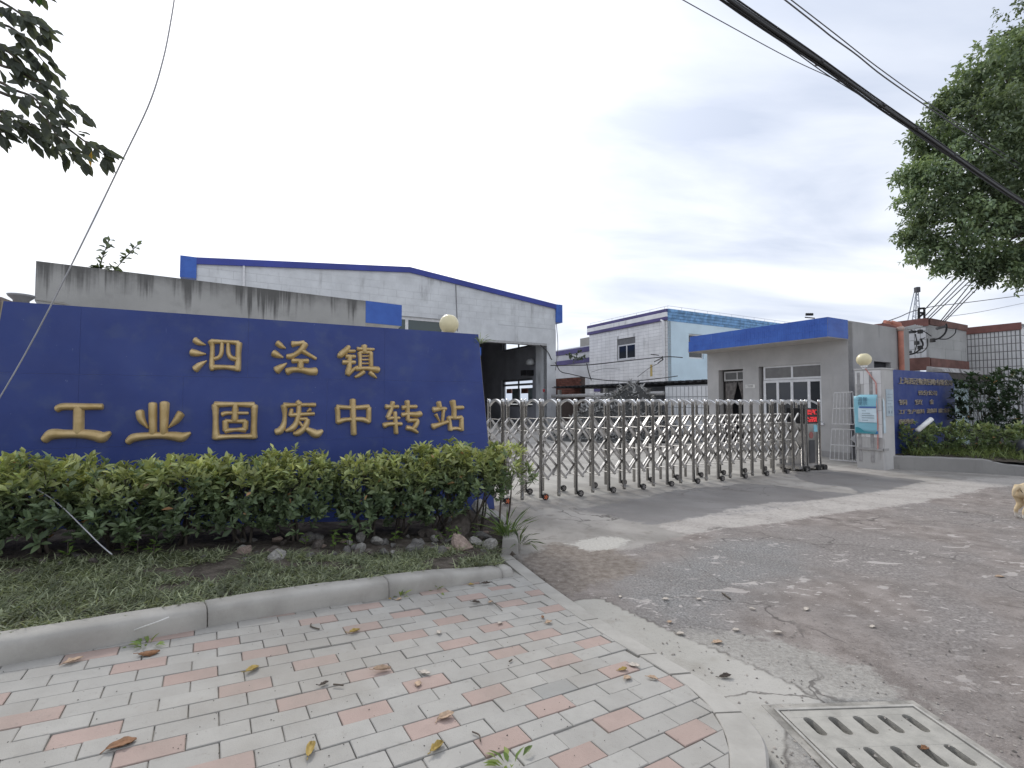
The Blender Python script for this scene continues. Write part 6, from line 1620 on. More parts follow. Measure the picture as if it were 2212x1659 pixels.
for pts in tw: 
    q = lp(*pts[0], DPL + 0.25) - TL_; m.tube([j0 * 0.7 + np.array([0, 0, 1.0]), q], 0.014, 5)
m.build('limb', M_BARK, TL, smooth=True)

# ---- small plants on walls
def sprig(name, label, pts_list, dp_, L, n_per, tint, seed, group=None):
    rs = np.random.RandomState(seed); b0 = np.array(at(*pts_list[0][0], dp_)[:]); t = thing(name, label, 'plant', tuple(b0), group)
    P_, D_ = [], []; m = MB()
    for pts in pts_list:
        L3 = smooth_line(np.array([at(u, v, dp_)[:] for u, v in pts]), 20) - b0
        m.tube(L3, 0.006, 4)
        for k in range(4, 20):
            for r_ in range(n_per):
                d = unit(rs.randn(3) + np.array([0, -0.4, 0.2])); P_.append(L3[k]); D_.append(d)
    n = len(P_)
    obj('leaves', leaf_mesh('leaves', np.array(P_), np.array(D_), unit(rs.randn(n, 3) * 0.5 + np.array([0, -0.6, 0.8])), L, L * 0.55, np.array([tint] * n) * rs.uniform(0.6, 1.4, n)[:, None]), M_LEAF, t)
    m.build('stem', M_BARK, t)
sprig('sapling', 'sapling sprouting from the streaked concrete parapet', [[(218, 605), (215, 590), (222, 555), (236, 518)], [(218, 605), (240, 590), (268, 560), (296, 530)], [(218, 605), (205, 590), (215, 578), (240, 580)]], 7.75, 0.12, 2, (0.11, 0.14, 0.08), 1)
sprig('sapling', 'small leafy sprig on the low roof beside the warehouse', [[(1242, 785), (1235, 770), (1226, 768)], [(1242, 785), (1246, 765), (1252, 760)], [(1242, 780), (1258, 775), (1262, 768)]], 26.5, 0.22, 1, (0.10, 0.12, 0.09), 2)
b = at(1037, 742, 6.3); weed('grassy weed sprouting at the upper right corner of the big blue sign', b, 16, 0.16, 9, 0.010, 0.9, ((0.12, 0.18, 0.06), (0.3, 0.36, 0.16)))
MB_ = None

# ---- right planting bed
wl_ = [(8.42, 10.72), (8.75, 10.50), (9.25, 10.30), (9.75, 10.05), (10.1, 9.80), (10.6, 9.35), (11.4, 8.75), (13.5, 7.9)]
WLn = smooth_line(np.array(wl_), 40)
rb = [tuple(p) for p in WLn] + [(22, 9), (24, 15), (12.5, 13.4), (9.0, 11.4)]
rx_, ry_ = np.meshgrid(np.arange(8.2, 18, 0.12), np.arange(7.6, 15, 0.12))
sdr = poly_sd(rx_, ry_, rb); rz_ = 0.24 + 0.10 * sstep(sdr, 0.1, 1.2) + 0.06 * vnoise(rx_, ry_, 1.5)
ny, nx = rx_.shape; ii = np.arange(nx * ny).reshape(ny, nx)
F = np.stack([ii[:-1, :-1], ii[:-1, 1:], ii[1:, 1:], ii[1:, :-1]], -1).reshape(-1, 4); kf = (sdr.reshape(-1)[F] > -0.02).all(1)
struct(obj('planting_bed', np_mesh('planting_bed', np.stack([rx_, ry_, rz_], -1).reshape(-1, 3), F[kf], smooth=True), M_SOIL))
m = MB(); prev = None; nW = len(WLn)
for k, p in enumerate(WLn):
    d = WLn[min(k + 1, nW - 1)] - WLn[max(k - 1, 0)]; d /= np.linalg.norm(d); nb = np.array([-d[1], d[0]])
    h = 0.295 - 0.09 * sstep(k / nW, 0.45, 0.62) + 0.008 * random.random(); w = 0.15
    if k > 2: pass
    ring = [(p[0] - nb[0] * 0.0, p[1] - nb[1] * 0.0, -0.15), (p[0], p[1], h - 0.02), (p[0] + nb[0] * 0.02, p[1] + nb[1] * 0.02, h), (p[0] + nb[0] * w, p[1] + nb[1] * w, h), (p[0] + nb[0] * w, p[1] + nb[1] * w, -0.15)]
    i0 = len(m.v); m.v += ring
    if prev is not None:
        for t_ in range(4): m.f.append((prev + t_, prev + t_ + 1, i0 + t_ + 1, i0 + t_))
    else: m.f.append(tuple(i0 + t_ for t_ in range(5)))
    prev = i0
m.f.append(tuple(prev + t_ for t_ in range(4, -1, -1)))
tag(m.build('bed_wall', stained('low bed wall', (0.29, 0.28, 0.265), (0.19, 0.18, 0.17), 0.6, sscale=2, kind='World')), 'low grey concrete retaining wall curving round the right planting bed', 'wall')
DK = ((0.13, 0.18, 0.07), (0.08, 0.13, 0.05), (0.05, 0.085, 0.04), (0.022, 0.042, 0.022))
for k, (x, y, tp_, r_, lab) in enumerate([(11.75, 11.9, 2.25, 0.62, 'dark bush against the right end of the small blue sign'), (12.75, 11.8, 2.45, 0.75, 'tall dark bush beyond the small blue sign'), (13.9, 11.6, 2.5, 0.85, 'dark bush cut by the right edge of the picture')]):
    shrub('dark_bush', lab, (x, y, 0.3), tp_, r_, r_ * 0.8, (1, 0), 240, 0.12, 'dark bushes at the right', young=0.05, zlow=0.10, dens=10, seed=300 + k, tints=DK, cat='bush')
LGc = ((0.50, 0.53, 0.24), (0.38, 0.44, 0.18), (0.24, 0.31, 0.13), (0.10, 0.15, 0.07))
low_ = [(9.35, 10.95, 0.98, 'low bush at the foot of the small blue sign beside the pillar'), (9.95, 11.0, 0.95, 'low bush under the middle of the small blue sign'), (10.5, 10.9, 1.0, 'pale low bush below the fallen white tube'), (11.05, 10.75, 0.98, 'pale low bush right of the fallen white tube'), (11.65, 10.7, 0.95, 'low bush in front of the dark bushes'), (12.3, 10.5, 0.85, 'grassy low bush near the right edge'), (12.9, 10.2, 0.8, 'low bush cut by the right edge of the picture')]
for k, (x, y, tp_, lab) in enumerate(low_):
    shrub('low_bush', lab, (x, y, 0.28), tp_ + 0.05, 0.48, 0.40, (0.9, 0.4), 110, 0.095, 'low bushes in the right planting bed', young=0.5, zlow=0.12, dens=10, seed=400 + k, tints=LGc, cat='bush')
rs = np.random.RandomState(22); cand = np.c_[rs.uniform(8.4, 15, 14000), rs.uniform(8, 12, 14000)]
ok = poly_sd(cand[:, 0], cand[:, 1], rb) > 0.17
G_ = cand[ok & ((cand[:, 0] > 10.4) | (vnoise(cand[:, 0], cand[:, 1], 2.5) > 0.55))]; Pg = np.c_[G_, np.full(len(G_), 0.27)]
o = obj('grass', blades('grass', Pg, 0.26, 6, (0.16, 0.22, 0.08), (0.36, 0.43, 0.17), 0.014, 0.6), M_LEAF); stuff(o); o['label'] = 'rough grass in the right planting bed'; o['category'] = 'grass'

# ================================================================== smaller things
def rock_mesh(seed, cuts=1):
    rs = np.random.RandomState(seed); bm = bmesh.new(); bmesh.ops.create_icosphere(bm, subdivisions=2, radius=1.0)
    pl = [(unit(rs.randn(3)), rs.uniform(0.35, 0.75)) for _ in range(11)]
    for v in bm.verts:
        c = np.array(v.co[:])
        for nn_, d in pl:
            h = c @ nn_
            if h > d: c = c - nn_ * (h - d)
        v.co = c + rs.randn(3) * 0.02
    me_ = bpy.data.meshes.new('rock'); bm.to_mesh(me_); bm.free(); return me_
def rock_mat(name, c):
    return plain(name, c, 0.95, var=0.3, scale=5, bump=0.7)
RM = [rock_mat('rock grey', (0.175, 0.166, 0.155)), rock_mat('rock pale', (0.31, 0.295, 0.27)), rock_mat('rock brown', (0.12, 0.102, 0.088)), rock_mat('rock pink', (0.32, 0.245, 0.205))]
rmesh = []
for q in range(4):
    row = []
    for k in range(3):
        me_ = rock_mesh(q * 7 + k); me_.materials.append(RM[q]); row.append(me_)
    rmesh.append(row)
def rock(u, v, size, q, label, group='rubble stones under the hedge', sq=(1, 1, 0.75), lift=0.0):
    p = gnd(u, v, 0.14 if u > 900 else 0.2); bz = float(bed_z(p.x, p.y)); p = gnd(u, v, bz)
    o = obj('rock', rmesh[q][random.randrange(3)], None); o.location = (p.x, p.y, bz + size * sq[2] * 0.30 + lift); o.scale = (size * sq[0], size * sq[1], size * sq[2]); o.rotation_euler = (random.uniform(-.3, .3), random.uniform(-.3, .3), random.uniform(0, 6.3))
    return tag(o, label, 'rock', group)
rock(1000, 1150, 0.25, 2, 'large rounded dark stone at the right end of the hedge', None, (1.0, 0.8, 0.95))
rock(1040, 1118, 0.22, 1, 'pale boulder between the dark stone and the blue sign', None, (1.1, 0.8, 0.8))
rock(1005, 1183, 0.155, 3, 'pinkish broken block at the front of the rubble', None, (1.25, 0.9, 0.62))
rock(1060, 1185, 0.10, 1, 'pale flat concrete lump beside the edging corner', None, (1.2, 1, 0.7))
rock(940, 1160, 0.11, 2, 'dark brick lump left of the large dark stone', None, (1.3, 0.8, 0.7))
rock(1040, 1160, 0.11, 0, 'grey flat stone behind the pinkish block', None, (1.5, 0.9, 0.45))
rock(962, 1130, 0.12, 0, 'upright grey stone under the second shrub from the right', None, (0.9, 0.8, 1.0))
rs = np.random.RandomState(9)
def RUB(left=False):
    q = [0, 2][rs.randint(2)] if left else [0, 0, 2, 1, 0, 3][rs.randint(6)]; kind = ('grey', 'pale', 'dark brown', 'pinkish')[q]
    return q, 'small %s rubble stone %s' % (kind, 'on the soil under the left half of the hedge' if left else 'in the rubble under the right half of the hedge'), 'small %s rubble stones' % kind
for k in range(62):
    u = rs.uniform(520, 1055); v = 1150 + 45 * rs.rand() + (1050 - u) * 0.035
    rock(u, v, rs.uniform(0.028, 0.085), *RUB())
for k in range(14):
    u = rs.uniform(20, 600); v = 1195 + 25 * rs.rand() - (u - 300) * 0.03
    rock(u, v, rs.uniform(0.02, 0.05), *RUB(left=True))

# ---- fallen leaves
def fallen_leaf_mesh(seed, L, curl, mt):
    rs = np.random.RandomState(seed); m = MB(); nu, nv = 9, 5
    for i in range(nu):
        t = i / (nu - 1.0); w = L * 0.30 * (math.sin(math.pi * (t * 0.94 + 0.03)) ** 0.75) * (1 + 0.12 * rs.randn() * (0 < i < nu - 1))
        for j in range(nv):
            s_ = (j / (nv - 1.0) - 0.5) * 2
            a = s_ * curl; y = (math.sin(a) / curl) * w if curl > 0.01 else s_ * w; z = (1 - math.cos(a)) / curl * w if curl > 0.01 else 0
            m.v.append((L * (t - 0.5), y, z + 0.25 * L * (t - 0.5) ** 2 * curl * 0.8 + 0.004 * rs.rand()))
    for i in range(nu - 1):
        for j in range(nv - 1): q = i * nv + j; m.f.append((q, q + nv, q + nv + 1, q + 1))
    m.tube([(-L * 0.5, 0, 0.004), (-L * 0.72, 0.01 * rs.randn(), 0.006)], 0.0018, 4)
    me_ = m.mesh('fallen_leaf', True); me_.materials.append(mt); return me_
def leafmat(name, c): 
    t = NT(name); v = t.coord('Object'); t.base(t.mix(t.ramp(t.noise(v, 30, 4), 0.35, 0.7), c, tuple(x * 0.55 for x in c)), 0.7, 0, 0.3); return t.m
FL = [leafmat('dry leaf tan', (0.50, 0.36, 0.25)), leafmat('dry leaf brown', (0.27, 0.135, 0.065)), leafmat('dry leaf ochre', (0.42, 0.30, 0.09)), leafmat('dry leaf pale', (0.56, 0.50, 0.43)), leafmat('dry leaf dark', (0.10, 0.08, 0.065))]
def fallen(u, v, L, q, curl, rot, label, on='p', group='fallen leaves on the pavement', flip=False):
    p = pav(u, v) if on == 'p' else gnd(u, v)
    o = obj('fallen_leaf', fallen_leaf_mesh(int(u * 7 + v), L * 0.88, curl, FL[q]), None)
    tl = Matrix.Rotation(rot, 4, 'Z') @ Matrix.Rotation(random.uniform(-.12, .12), 4, 'Y')
    if flip: tl = tl @ Matrix.Rotation(math.pi, 4, 'X')
    o.matrix_world = Matrix.Translation((p.x, p.y, p.z + (0.004 if not flip else 0.02))) @ (PM if on == 'p' else Matrix.Identity(4)) @ tl
    s_ = o.modifiers.new('t', 'SOLIDIFY'); s_.thickness = 0.0012
    return tag(o, label, 'leaf', group)
fl = [(158, 1430, .085, 0, 1.0, .5, 'curled tan leaf on the pink brick near the left edge'), (323, 1414, .10, 1, 1.2, .2, 'domed brown leaf below the left kerb', True), (545, 1449, .085, 2, 1.3, .7, 'folded yellow leaf near the left middle of the pavement'), (262, 1612, .10, 1, .8, .3, 'brown leaf at the lower left of the pavement'),
      (670, 1624, .09, 2, 1.5, 1.2, 'curled dark yellow leaf standing at the bottom middle'), (825, 1449, .10, 0, 1.6, -.1, 'long rolled tan leaf on a pink brick'), (918, 1456, .065, 3, .8, -.9, 'pale pointed leaf right of the rolled leaf'), (903, 1479, .06, 0, .5, 1.2, 'flat tan leaf lying on a pink brick in the middle'),
      (766, 1366, .08, 2, 1.5, .4, 'small yellow rolled leaf upper middle of the pavement'), (963, 1551, .085, 0, 1.0, 0, 'rectangular tan leaf on a pink brick lower middle'), (943, 1619, .085, 2, 1.5, .5, 'curled yellow leaf near the bottom edge of the pavement'), (1345, 1449, .06, 2, 1.2, -.2, 'ochre leaf at the right of the pavement, left of three'), (1370, 1440, .07, 3, .8, -.8, 'pale tan leaf at the right of the pavement, topmost of the group'),
      (1355, 1467, .06, 0, .8, .1, 'flat tan leaf at the right of the pavement, lowest of the group'), (1410, 1467, .06, 0, 1.0, -1.0, 'upright tan leaf nearest the driveway edging'), (1185, 1346, .065, 0, .9, .1, 'tan leaf pair member on the far right pavement'), (1172, 1335, .05, 1, 1.2, 1.0, 'small brown leaf behind the tan leaf on the far right pavement'), (1080, 1348, .055, 3, 1.0, .5, 'pale curled leaf on the far pink brick'),
      (1028, 1303, .07, 4, 1.6, -.5, 'dark rolled leaf near the kerb corner'), (1060, 1302, .05, 0, 1.0, .3, 'orange tan leaf near the kerb corner'), (1050, 1262, .09, 4, 1.6, -.2, 'long dark pod at the foot of the kerb corner'), (1018, 1264, .06, 2, .8, .1, 'yellow leaf at the foot of the kerb corner'), (948, 1368, .06, 3, .8, 1.2, 'small pale leaf in the middle far pavement'),
      (862, 1296, .05, 0, .8, .3, 'tan leaf below the kerb joint weed'), (842, 1295, .04, 2, .8, 1.3, 'small ochre leaf left of the kerb joint weed'), (700, 1480, .05, 4, 1.5, .4, 'tiny dark curl below the rolled leaf')]
for f in fl: fallen(*f[:7], flip=len(f) > 7)
fr = [(1550, 1389, .075, 0, .8, .1, 'pinkish leaf on the cement by the asphalt seam'), (1567, 1464, .08, 4, 1.5, .1, 'dark curled leaf on the gutter cement'), (1447, 1345, .05, 0, .8, .6, 'small tan leaf on the gutter cement'), (1470, 1370, .06, 3, .8, .2, 'pale leaf on the gutter cement'), (1340, 1290, .05, 3, .5, 1.3, 'pale leaf on the gravel near the mud'), (1438, 1295, .06, 3, .6, .1, 'pale yellow leaf on the gravel patch'),
      (1510, 1295, .05, 3, .5, .3, 'small pale leaf right of the gravel patch'), (1742, 1317, .07, 3, .6, .8, 'pale leaf standing out on the brown asphalt'), (1625, 1316, .05, 3, .6, -.3, 'pale leaf scrap on the brown asphalt'), (1680, 1367, .06, 3, .8, 0, 'pale leaf above the drain grate'), (1590, 1362, .06, 3, .8, .3, 'pale curled leaf left above the drain grate'), (1290, 1395 / 1.0, .05, 3, .6, 0, 'leaf on the edging'), (1885, 1355, .05, 3, .6, .4, 'pale leaf scrap on the far asphalt'),
      (2160, 1247, .08, 0, .8, 0, 'reddish leaf near the right edge of the asphalt'), (1998, 1620, .05, 1, 1.2, .4, 'brown leaf stuck in a slot of the drain grate')]
for f in fr:
    if f[6] == 'leaf on the edging': continue
    fallen(*f[:7], on='r', group='fallen leaves on the road')
tw_m = plain('dry twig', (0.11, 0.09, 0.07), 0.9)
def twig(pts, r, label, on=pav, mt=None, name='twig', cat='twig', lift=0.008):
    P = [on(u, v) + Vector((0, 0, lift)) for u, v in pts]
    return tag(MB().tube(smooth_line(np.array([p[:] for p in P]), 8), r, 5).build(name, mt or tw_m, smooth=True), label, cat)
twig([(1560, 1283), (1578, 1296)], 0.006, 'short dark twig on the brown asphalt', gnd)
twig([(1055, 1295), (1075, 1312), (1085, 1322)], 0.0025, 'thin dry stalk on the far pavement')
twig([(672, 1350), (672, 1356), (690, 1362)], 0.004, 'thin dark twig on the pavement near the kerb joint')
twig([(1100, 1432), (1106, 1428)], 0.004, 'tiny twig on the middle right pavement')
twig([(1020, 1585), (1035, 1592), (1038, 1605)], 0.003, 'forked twig on the lower pavement')
twig([(720, 1482), (742, 1484)], 0.004, 'small dark twig right of the tiny curl')
# scattered crumbs and chips, too many to count
rs = np.random.RandomState(55); V_, F_ = [], []
def chip(p, s):
    b = len(V_); k = 4; a0 = rs.rand() * 6.3
    for j in range(k): 
        a = a0 + j * 2 * math.pi / k + rs.randn() * 0.3; r = s * rs.uniform(0.6, 1.2); V_.append((p[0] + math.cos(a) * r, p[1] + math.sin(a) * r, p[2] - 0.001))
    V_.append((p[0] + rs.randn() * s * 0.2, p[1] + rs.randn() * s * 0.2, p[2] + s * rs.uniform(0.3, 0.8)))
    for j in range(k): F_.append((b + j, b + (j + 1) % k, b + 4))
for q in range(900):
    u, v = rs.uniform(1150, 2212), rs.uniform(1100, 1659); p = gnd(u, v)
    if float(poly_sd(np.array([p.x]), np.array([p.y]), left_poly)[0]) > -0.02: continue
    chip((p.x, p.y, 0.003), rs.uniform(0.003, 0.010))
o = obj('gravel_chips', np_mesh('gravel_chips', V_, F_), plain('chips', (0.27, 0.245, 0.22), 0.95, var=0.6, scale=9, kind='World')); stuff(o); o['label'] = 'small stone chips scattered over the road'; o['category'] = 'gravel'
V_, F_ = [], []
for q in range(230):
    u, v = rs.uniform(0, 1560), rs.uniform(1270, 1659); p = pav(u, v)
    if p.y > np.interp(p.x, ktop[:, 0], ktop[:, 1]) - 0.01 or float(poly_sd(np.array([p.x]), np.array([p.y]), ppl)[0]) < 0.02: continue
    chip((p.x, p.y, p.z + 0.0015), rs.uniform(0.0012, 0.004))
o = obj('dirt_crumbs', np_mesh('dirt_crumbs', V_, F_), plain('crumbs', (0.045, 0.04, 0.035), 0.95, var=0.5)); stuff(o); o['label'] = 'dark dirt crumbs scattered over the pavement'; o['category'] = 'dirt'

# ---- overhead wires
def sagline(p0, p1, sag, n=24):
    p0, p1 = np.array(p0[:]), np.array(p1[:]); t = np.linspace(0, 1, n)[:, None]; L = p0 * (1 - t) + p1 * t; L[:, 2] -= sag * 4 * (t * (1 - t))[:, 0]; return L
m_grey = plain('grey wire', (0.10, 0.10, 0.11), 0.6)
pole = thing('utility_pole', 'concrete utility pole just outside the right edge behind the tree', 'pole', (15.9, 12.9, 0))
MB().lathe([(0.17, -0.3), (0.10, 8.6)], seg=12).build('shaft', M_OLDC, pole, smooth=True)
MB().box(-0.8, 0.8, -0.04, 0.04, 6.6, 6.7).build('cross_arm', M_OLDC, pole)
C1 = at(1552, -20, 4.7); C2 = at(2090, 356, 8.35); dC = (C2 - C1); 
bund = thing('cable_bundle', 'thick black bundle of overhead cables crossing the upper right sky', 'cable', tuple(C2))
e0 = C1 - dC * 1.3; e1 = Vector((15.75, 12.85, C2.z + 0.25))
def cat_pts(off, wob, seed):
    rs = np.random.RandomState(seed); pts = []
    for t in np.linspace(-1.3, 1.0, 40): pts.append(np.array((C1 + dC * t)[:]))
    for t in np.linspace(0.06, 1, 16): pts.append(np.array(C2[:]) * (1 - t) + np.array(e1[:]) * t - np.array([0, 0, 0.25 * 4 * t * (1 - t) * 0.3]))
    pts = np.array(pts); n = len(pts); ph = rs.rand() * 6
    pts[:, 2] += off[1] + wob * np.sin(np.arange(n) * 0.9 + ph); pts[:, 0] += off[0]; pts[:, 1] += off[0] * -0.6 + wob * np.cos(np.arange(n) * 0.7 + ph)
    return pts - np.array(C2[:])
for k, (ox, oz, r_, w_) in enumerate([(0, 0, 0.022, 0.004), (0.012, -0.03, 0.018, 0.006), (-0.015, -0.045, 0.014, 0.006), (0.02, 0.022, 0.009, 0.003), (-0.01, -0.068, 0.006, 0.012), (0.0, -0.02, 0.016, 0.006)]):
    MB().tube(cat_pts((ox, oz), w_, k), r_, 6).build('cable', cblm, bund, smooth=True)
for t in (0.28, 0.52, 0.68, 0.9):
    p = C1 + dC * t; MB().lathe([(0.046, -0.012), (0.05, 0), (0.046, 0.012)], (0, 0, 0), 8).build('cable_tie', cblm, bund).location = p - C2 + Vector((0, 0, -0.02))
wire('overhead_wire', [at(1440, -20, 5.3), at(1560, 47, 6.0), at(1700, 123, 6.7), at(1790, 165, 7.05), at(1830, 183, 7.1)], 0.006, 'single thin wire joining the black cable bundle from the left', mt=m_grey)
wire('overhead_wire', [at(1765, 128, 6.7), at(1785, 142, 6.8), at(1822, 172, 7.0)], 0.004, 'short thin wire curving under the black cable bundle', mt=m_grey)
wire('overhead_wire', [at(1690, -15, 8.0), at(1800, 70, 8.6), at(1900, 148, 9.4), at(2030, 240, 10.4), at(2230, 372, 12.2)], 0.010, 'upper of two thin parallel wires in the upper right sky', mt=m_grey)
wire('overhead_wire', [at(1677, -15, 8.0), at(1765, 54, 8.4), at(1800, 82, 8.6), at(1850, 118, 9.0), at(1910, 166, 9.5), at(2020, 242, 10.4), at(2230, 384, 12.2)], 0.013, 'lower wavy one of two thin parallel wires in the upper right sky', mt=m_grey)
ends = [(720, 225), (730, 270), (745, 292), (760, 300), (850, 318), (870, 318), (885, 320)]
tops = [(910, 22), (975, 18), (1005, 30), (1040, 35), (1105, 2), (1160, 0), (1200, 0)]
for k, ((x0, y0), (x1, y1)) in enumerate(zip(ends, tops)):
    p0 = at(*z5(x0, y0), 15.5); q = at(*z5(x1, y1), 14.6); d = q - p0
    wire('overhead_wire', [p0, p0 + d * 1.0, p0 + d * 1.9], 0.016, 'grey service wire rising from the utility building into the tree', mt=m_grey, n=8, group='service wires above the utility building')
wire('overhead_wire', [at(*z5(380, 330), 16), at(*z5(520, 280), 17), at(*z5(620, 238), 18), at(*z5(800, 195), 20), at(*z5(1060, 165), 22), at(*z5(1600, 95), 26)], 0.018, 'thin wire crossing the sky behind the crane mast', mt=m_grey)
wire('overhead_wire', [at(*z5(900, 280), 20), at(*z5(1200, 235), 22), at(*z5(1620, 150), 26)], 0.012, 'faint lower wire in the sky above the right building', mt=plain('faint wire', (0.32, 0.33, 0.36), 0.7))
wire('overhead_wire', [at(1202, 700, 28.6), at(1205, 750, 28.6), at(1200, 800, 28.6)], 0.02, 'thin wire hanging down beside the warehouse corner', mt=m_grey)
ins = thing('roof_insulators', 'row of dark insulators on the roof behind the guard house canopy', 'insulator')
for k in range(4):
    p = at(*z4(1165 + 16 * k, 155), 16.5); MB().lathe([(0.03, 0), (0.05, 0.03), (0.03, 0.05), (0.05, 0.07), (0.02, 0.09)], tuple(p), 8).build('insulator', cblm, ins, smooth=True)
MB().tube([at(*z4(1150, 170), 16.5), at(*z4(1235, 178), 16.5)], 0.02, 5).build('insulator_rail', cblm, ins)
based(ins, at(*z4(1190, 178), 16.5))
# pale guy cable falling in from above and lying through the hedge
m_pale = plain('pale guy cable', (0.42, 0.42, 0.44), 0.5)
gp_ = [at(382, -40, 2.75), at(370, 40, 2.78), at(352, 130, 2.82), at(322, 225, 2.88), at(265, 345, 2.95), at(190, 500, 3.05), at(110, 660, 3.12), at(40, 790, 3.18), at(-30, 905, 3.2), at(-90, 985, 3.25), at(-60, 1030, 3.35), at(20, 1037, 3.48), at(80, 1058, 3.50), at(130, 1092, 3.48), at(180, 1140, 3.44), at(215, 1175, 3.42), at(242, 1198, 3.42)]
wire('guy_cable', gp_, 0.0042, 'pale cable hanging in front of the blue sign and into the hedge', 'cable', m_pale, 120, seg=6)
kp = [pav(270, 1370, 0.03), pav(300, 1357, 0.07), pav(340, 1343, 0.115), pav(365, 1333, 0.125)]
tag(MB().tube(smooth_line(np.array([p[:] for p in kp]), 10), 0.0035, 5).build('plastic_strip', plain('white plastic', (0.66, 0.65, 0.62), 0.5)), 'thin white plastic strip leaning on the kerb', 'strip')

# ---- white gridded fence panel leaning by the pillar
zf = Zc(2560, 1240, 200 / 1185.0)
BLp, BRp = gnd(*zf(505, 1345)), gnd(*zf(1010, 1388)); TLp, TRp = at(*zf(585, 75), 12.35), at(*zf(938, 55), 11.95)
fp = thing('fence_panel', 'white welded steel fence panel leaning between the gate head and the pillar', 'fence panel')
M_WST = plain('white paint steel', (0.62, 0.61, 0.60), 0.5, var=0.15, scale=12)
def bil(s_, t_): return (BLp * (1 - s_) + BRp * s_) * (1 - t_) + (TLp * (1 - s_) + TRp * s_) * t_
rl = [(1345, 'b'), (1065, 'b'), (765, 'b'), (668, 'b'), (368, 'b'), (66, 'b')]; ts = [(1360 - y) / 1294.0 for y, _ in rl]
for t_ in ts: MB().tube([bil(0, t_), bil(1, t_)], 0.014, 5).build('rail', M_WST, fp)
for s_ in (0.0, 0.17, 0.34, 0.51, 0.68, 0.85, 1.0):
    MB().tube([bil(s_, ts[0]), bil(s_, ts[2])], 0.009, 5).build('bar', M_WST, fp); MB().tube([bil(s_, ts[3]), bil(s_, ts[5])], 0.009, 5).build('bar', M_WST, fp)
based(fp, BLp)
m = MB(); q = [at(*zf(x, y), 11.5) for x, y in ((890, 950), (975, 860), (1000, 1030))]; m.prism(q, (0, 0.004, 0)); tag(m.build('paper_scrap', plain('paper white', (0.72, 0.72, 0.72), 0.7)), 'white triangular scrap caught on the fence panel beside the pillar', 'scrap')
# fallen white tube in the right bed
tag(MB().tube([at(1982, 930, 10.5), at(2012, 905, 10.55)], 0.05, 10).build('plastic_tube', plain('white tube', (0.76, 0.76, 0.74), 0.4), smooth=True), 'white plastic tube lying in the low bushes before the small blue sign', 'tube')
# dark bag at the right edge
bm = bmesh.new(); bmesh.ops.create_icosphere(bm, subdivisions=3, radius=1.0)
rs = np.random.RandomState(4)
for v in bm.verts:
    c = v.co; v.co = Vector((c.x * 0.34, c.y * 0.3, max(c.z, -0.75) * 0.30)) * (1 + 0.10 * math.sin(7 * c.x + 5 * c.z) * math.cos(6 * c.y))
me_ = bpy.data.meshes.new('refuse_bag'); bm.to_mesh(me_); bm.free(); me_.polygons.foreach_set('use_smooth', [True] * len(me_.polygons))
bp = at(2240, 968, 10.0); o = obj('refuse_bag', me_, plain('dark bag', (0.05, 0.052, 0.058), 0.4)); o.location = (bp.x, bp.y, 0.47); tag(o, 'dark refuse bag on the planting bed at the right edge', 'bag')
# dish-shaped lamp base on the pillar at the left end of the sign
lpz = SG.p(-5.08, 0, -0.32)
lpil = thing('gate_pillar', 'brown grey pillar at the left end of the big blue sign', 'pillar', (lpz.x, lpz.y, 0))
o = MB().box(-0.22, 0.22, -0.22, 0.22, 0, 2.46).build('shaft', plain('brown pillar', (0.22, 0.185, 0.165), 0.9, var=0.2), lpil); o.rotation_euler = (0, 0, math.radians(27.4))
dshp = at(46, 645, 4.62)
t = thing('lamp_base', 'grey dish of a lamp without its globe above the left end of the sign', 'lamp', (dshp.x, dshp.y, dshp.z - 0.02))
MB().lathe([(0.05, -0.12), (0.06, 0.0), (0.095, 0.035), (0.105, 0.055), (0.095, 0.058), (0.04, 0.04)], seg=20).build('dish', plain('grey metal', (0.28, 0.28, 0.29), 0.5, 0.3), t, smooth=True)
# something brown at the left edge of the sign foot
# ---- scrap heap in the yard
SHp = at(1350, 905, 19.6); SHp.z = 0
heap = thing('scrap_heap', 'heap of tangled grey scrap strips in the yard behind the gate', 'scrap heap', tuple(SHp))
rs = np.random.RandomState(66)
hx, hy = np.meshgrid(np.linspace(-3.3, 3.3, 46), np.linspace(-2.2, 2.2, 34))
def heap_h(x, y):
    d1 = np.exp(-(((x - 0.35) / 1.35) ** 2 + (y / 1.2) ** 2)); d2 = np.exp(-(((x + 1.5) / 0.9) ** 2 + (y / 1.0) ** 2))
    return 2.25 * d1 + 1.15 * d2
hz_ = heap_h(hx, hy) - 0.06 + 0.12 * (vnoise(hx + 5, hy + 5, 2.5) - 0.5)
ii = np.arange(hx.size).reshape(hx.shape); F = np.stack([ii[:-1, :-1], ii[:-1, 1:], ii[1:, 1:], ii[1:, :-1]], -1).reshape(-1, 4)
obj('core', np_mesh('core', np.stack([hx, hy, hz_], -1).reshape(-1, 3), F, smooth=True), plain('heap dark', (0.06, 0.06, 0.058), 0.95), heap)
n = 5200; px_ = rs.uniform(-3.2, 3.2, n); py_ = rs.uniform(-2.1, 2.1, n); hh = heap_h(px_, py_); kp_ = hh > 0.08; px_, py_, hh = px_[kp_], py_[kp_], hh[kp_]; n = len(px_)
P = np.c_[px_, py_, hh - 0.05]; D = unit(rs.randn(n, 3) * np.array([1, 1, 0.7])); cgr = rs.uniform(0.13, 0.5, n)[:, None] * np.array([[1.0, 0.99, 0.96]])
red_ = rs.rand(n) < 0.006; cgr[red_] = (0.35, 0.12, 0.08)
t_ = NT('scrap strips'); t_.base(t_.attr('tint', 'Color'), 0.6, 0, 0.4)
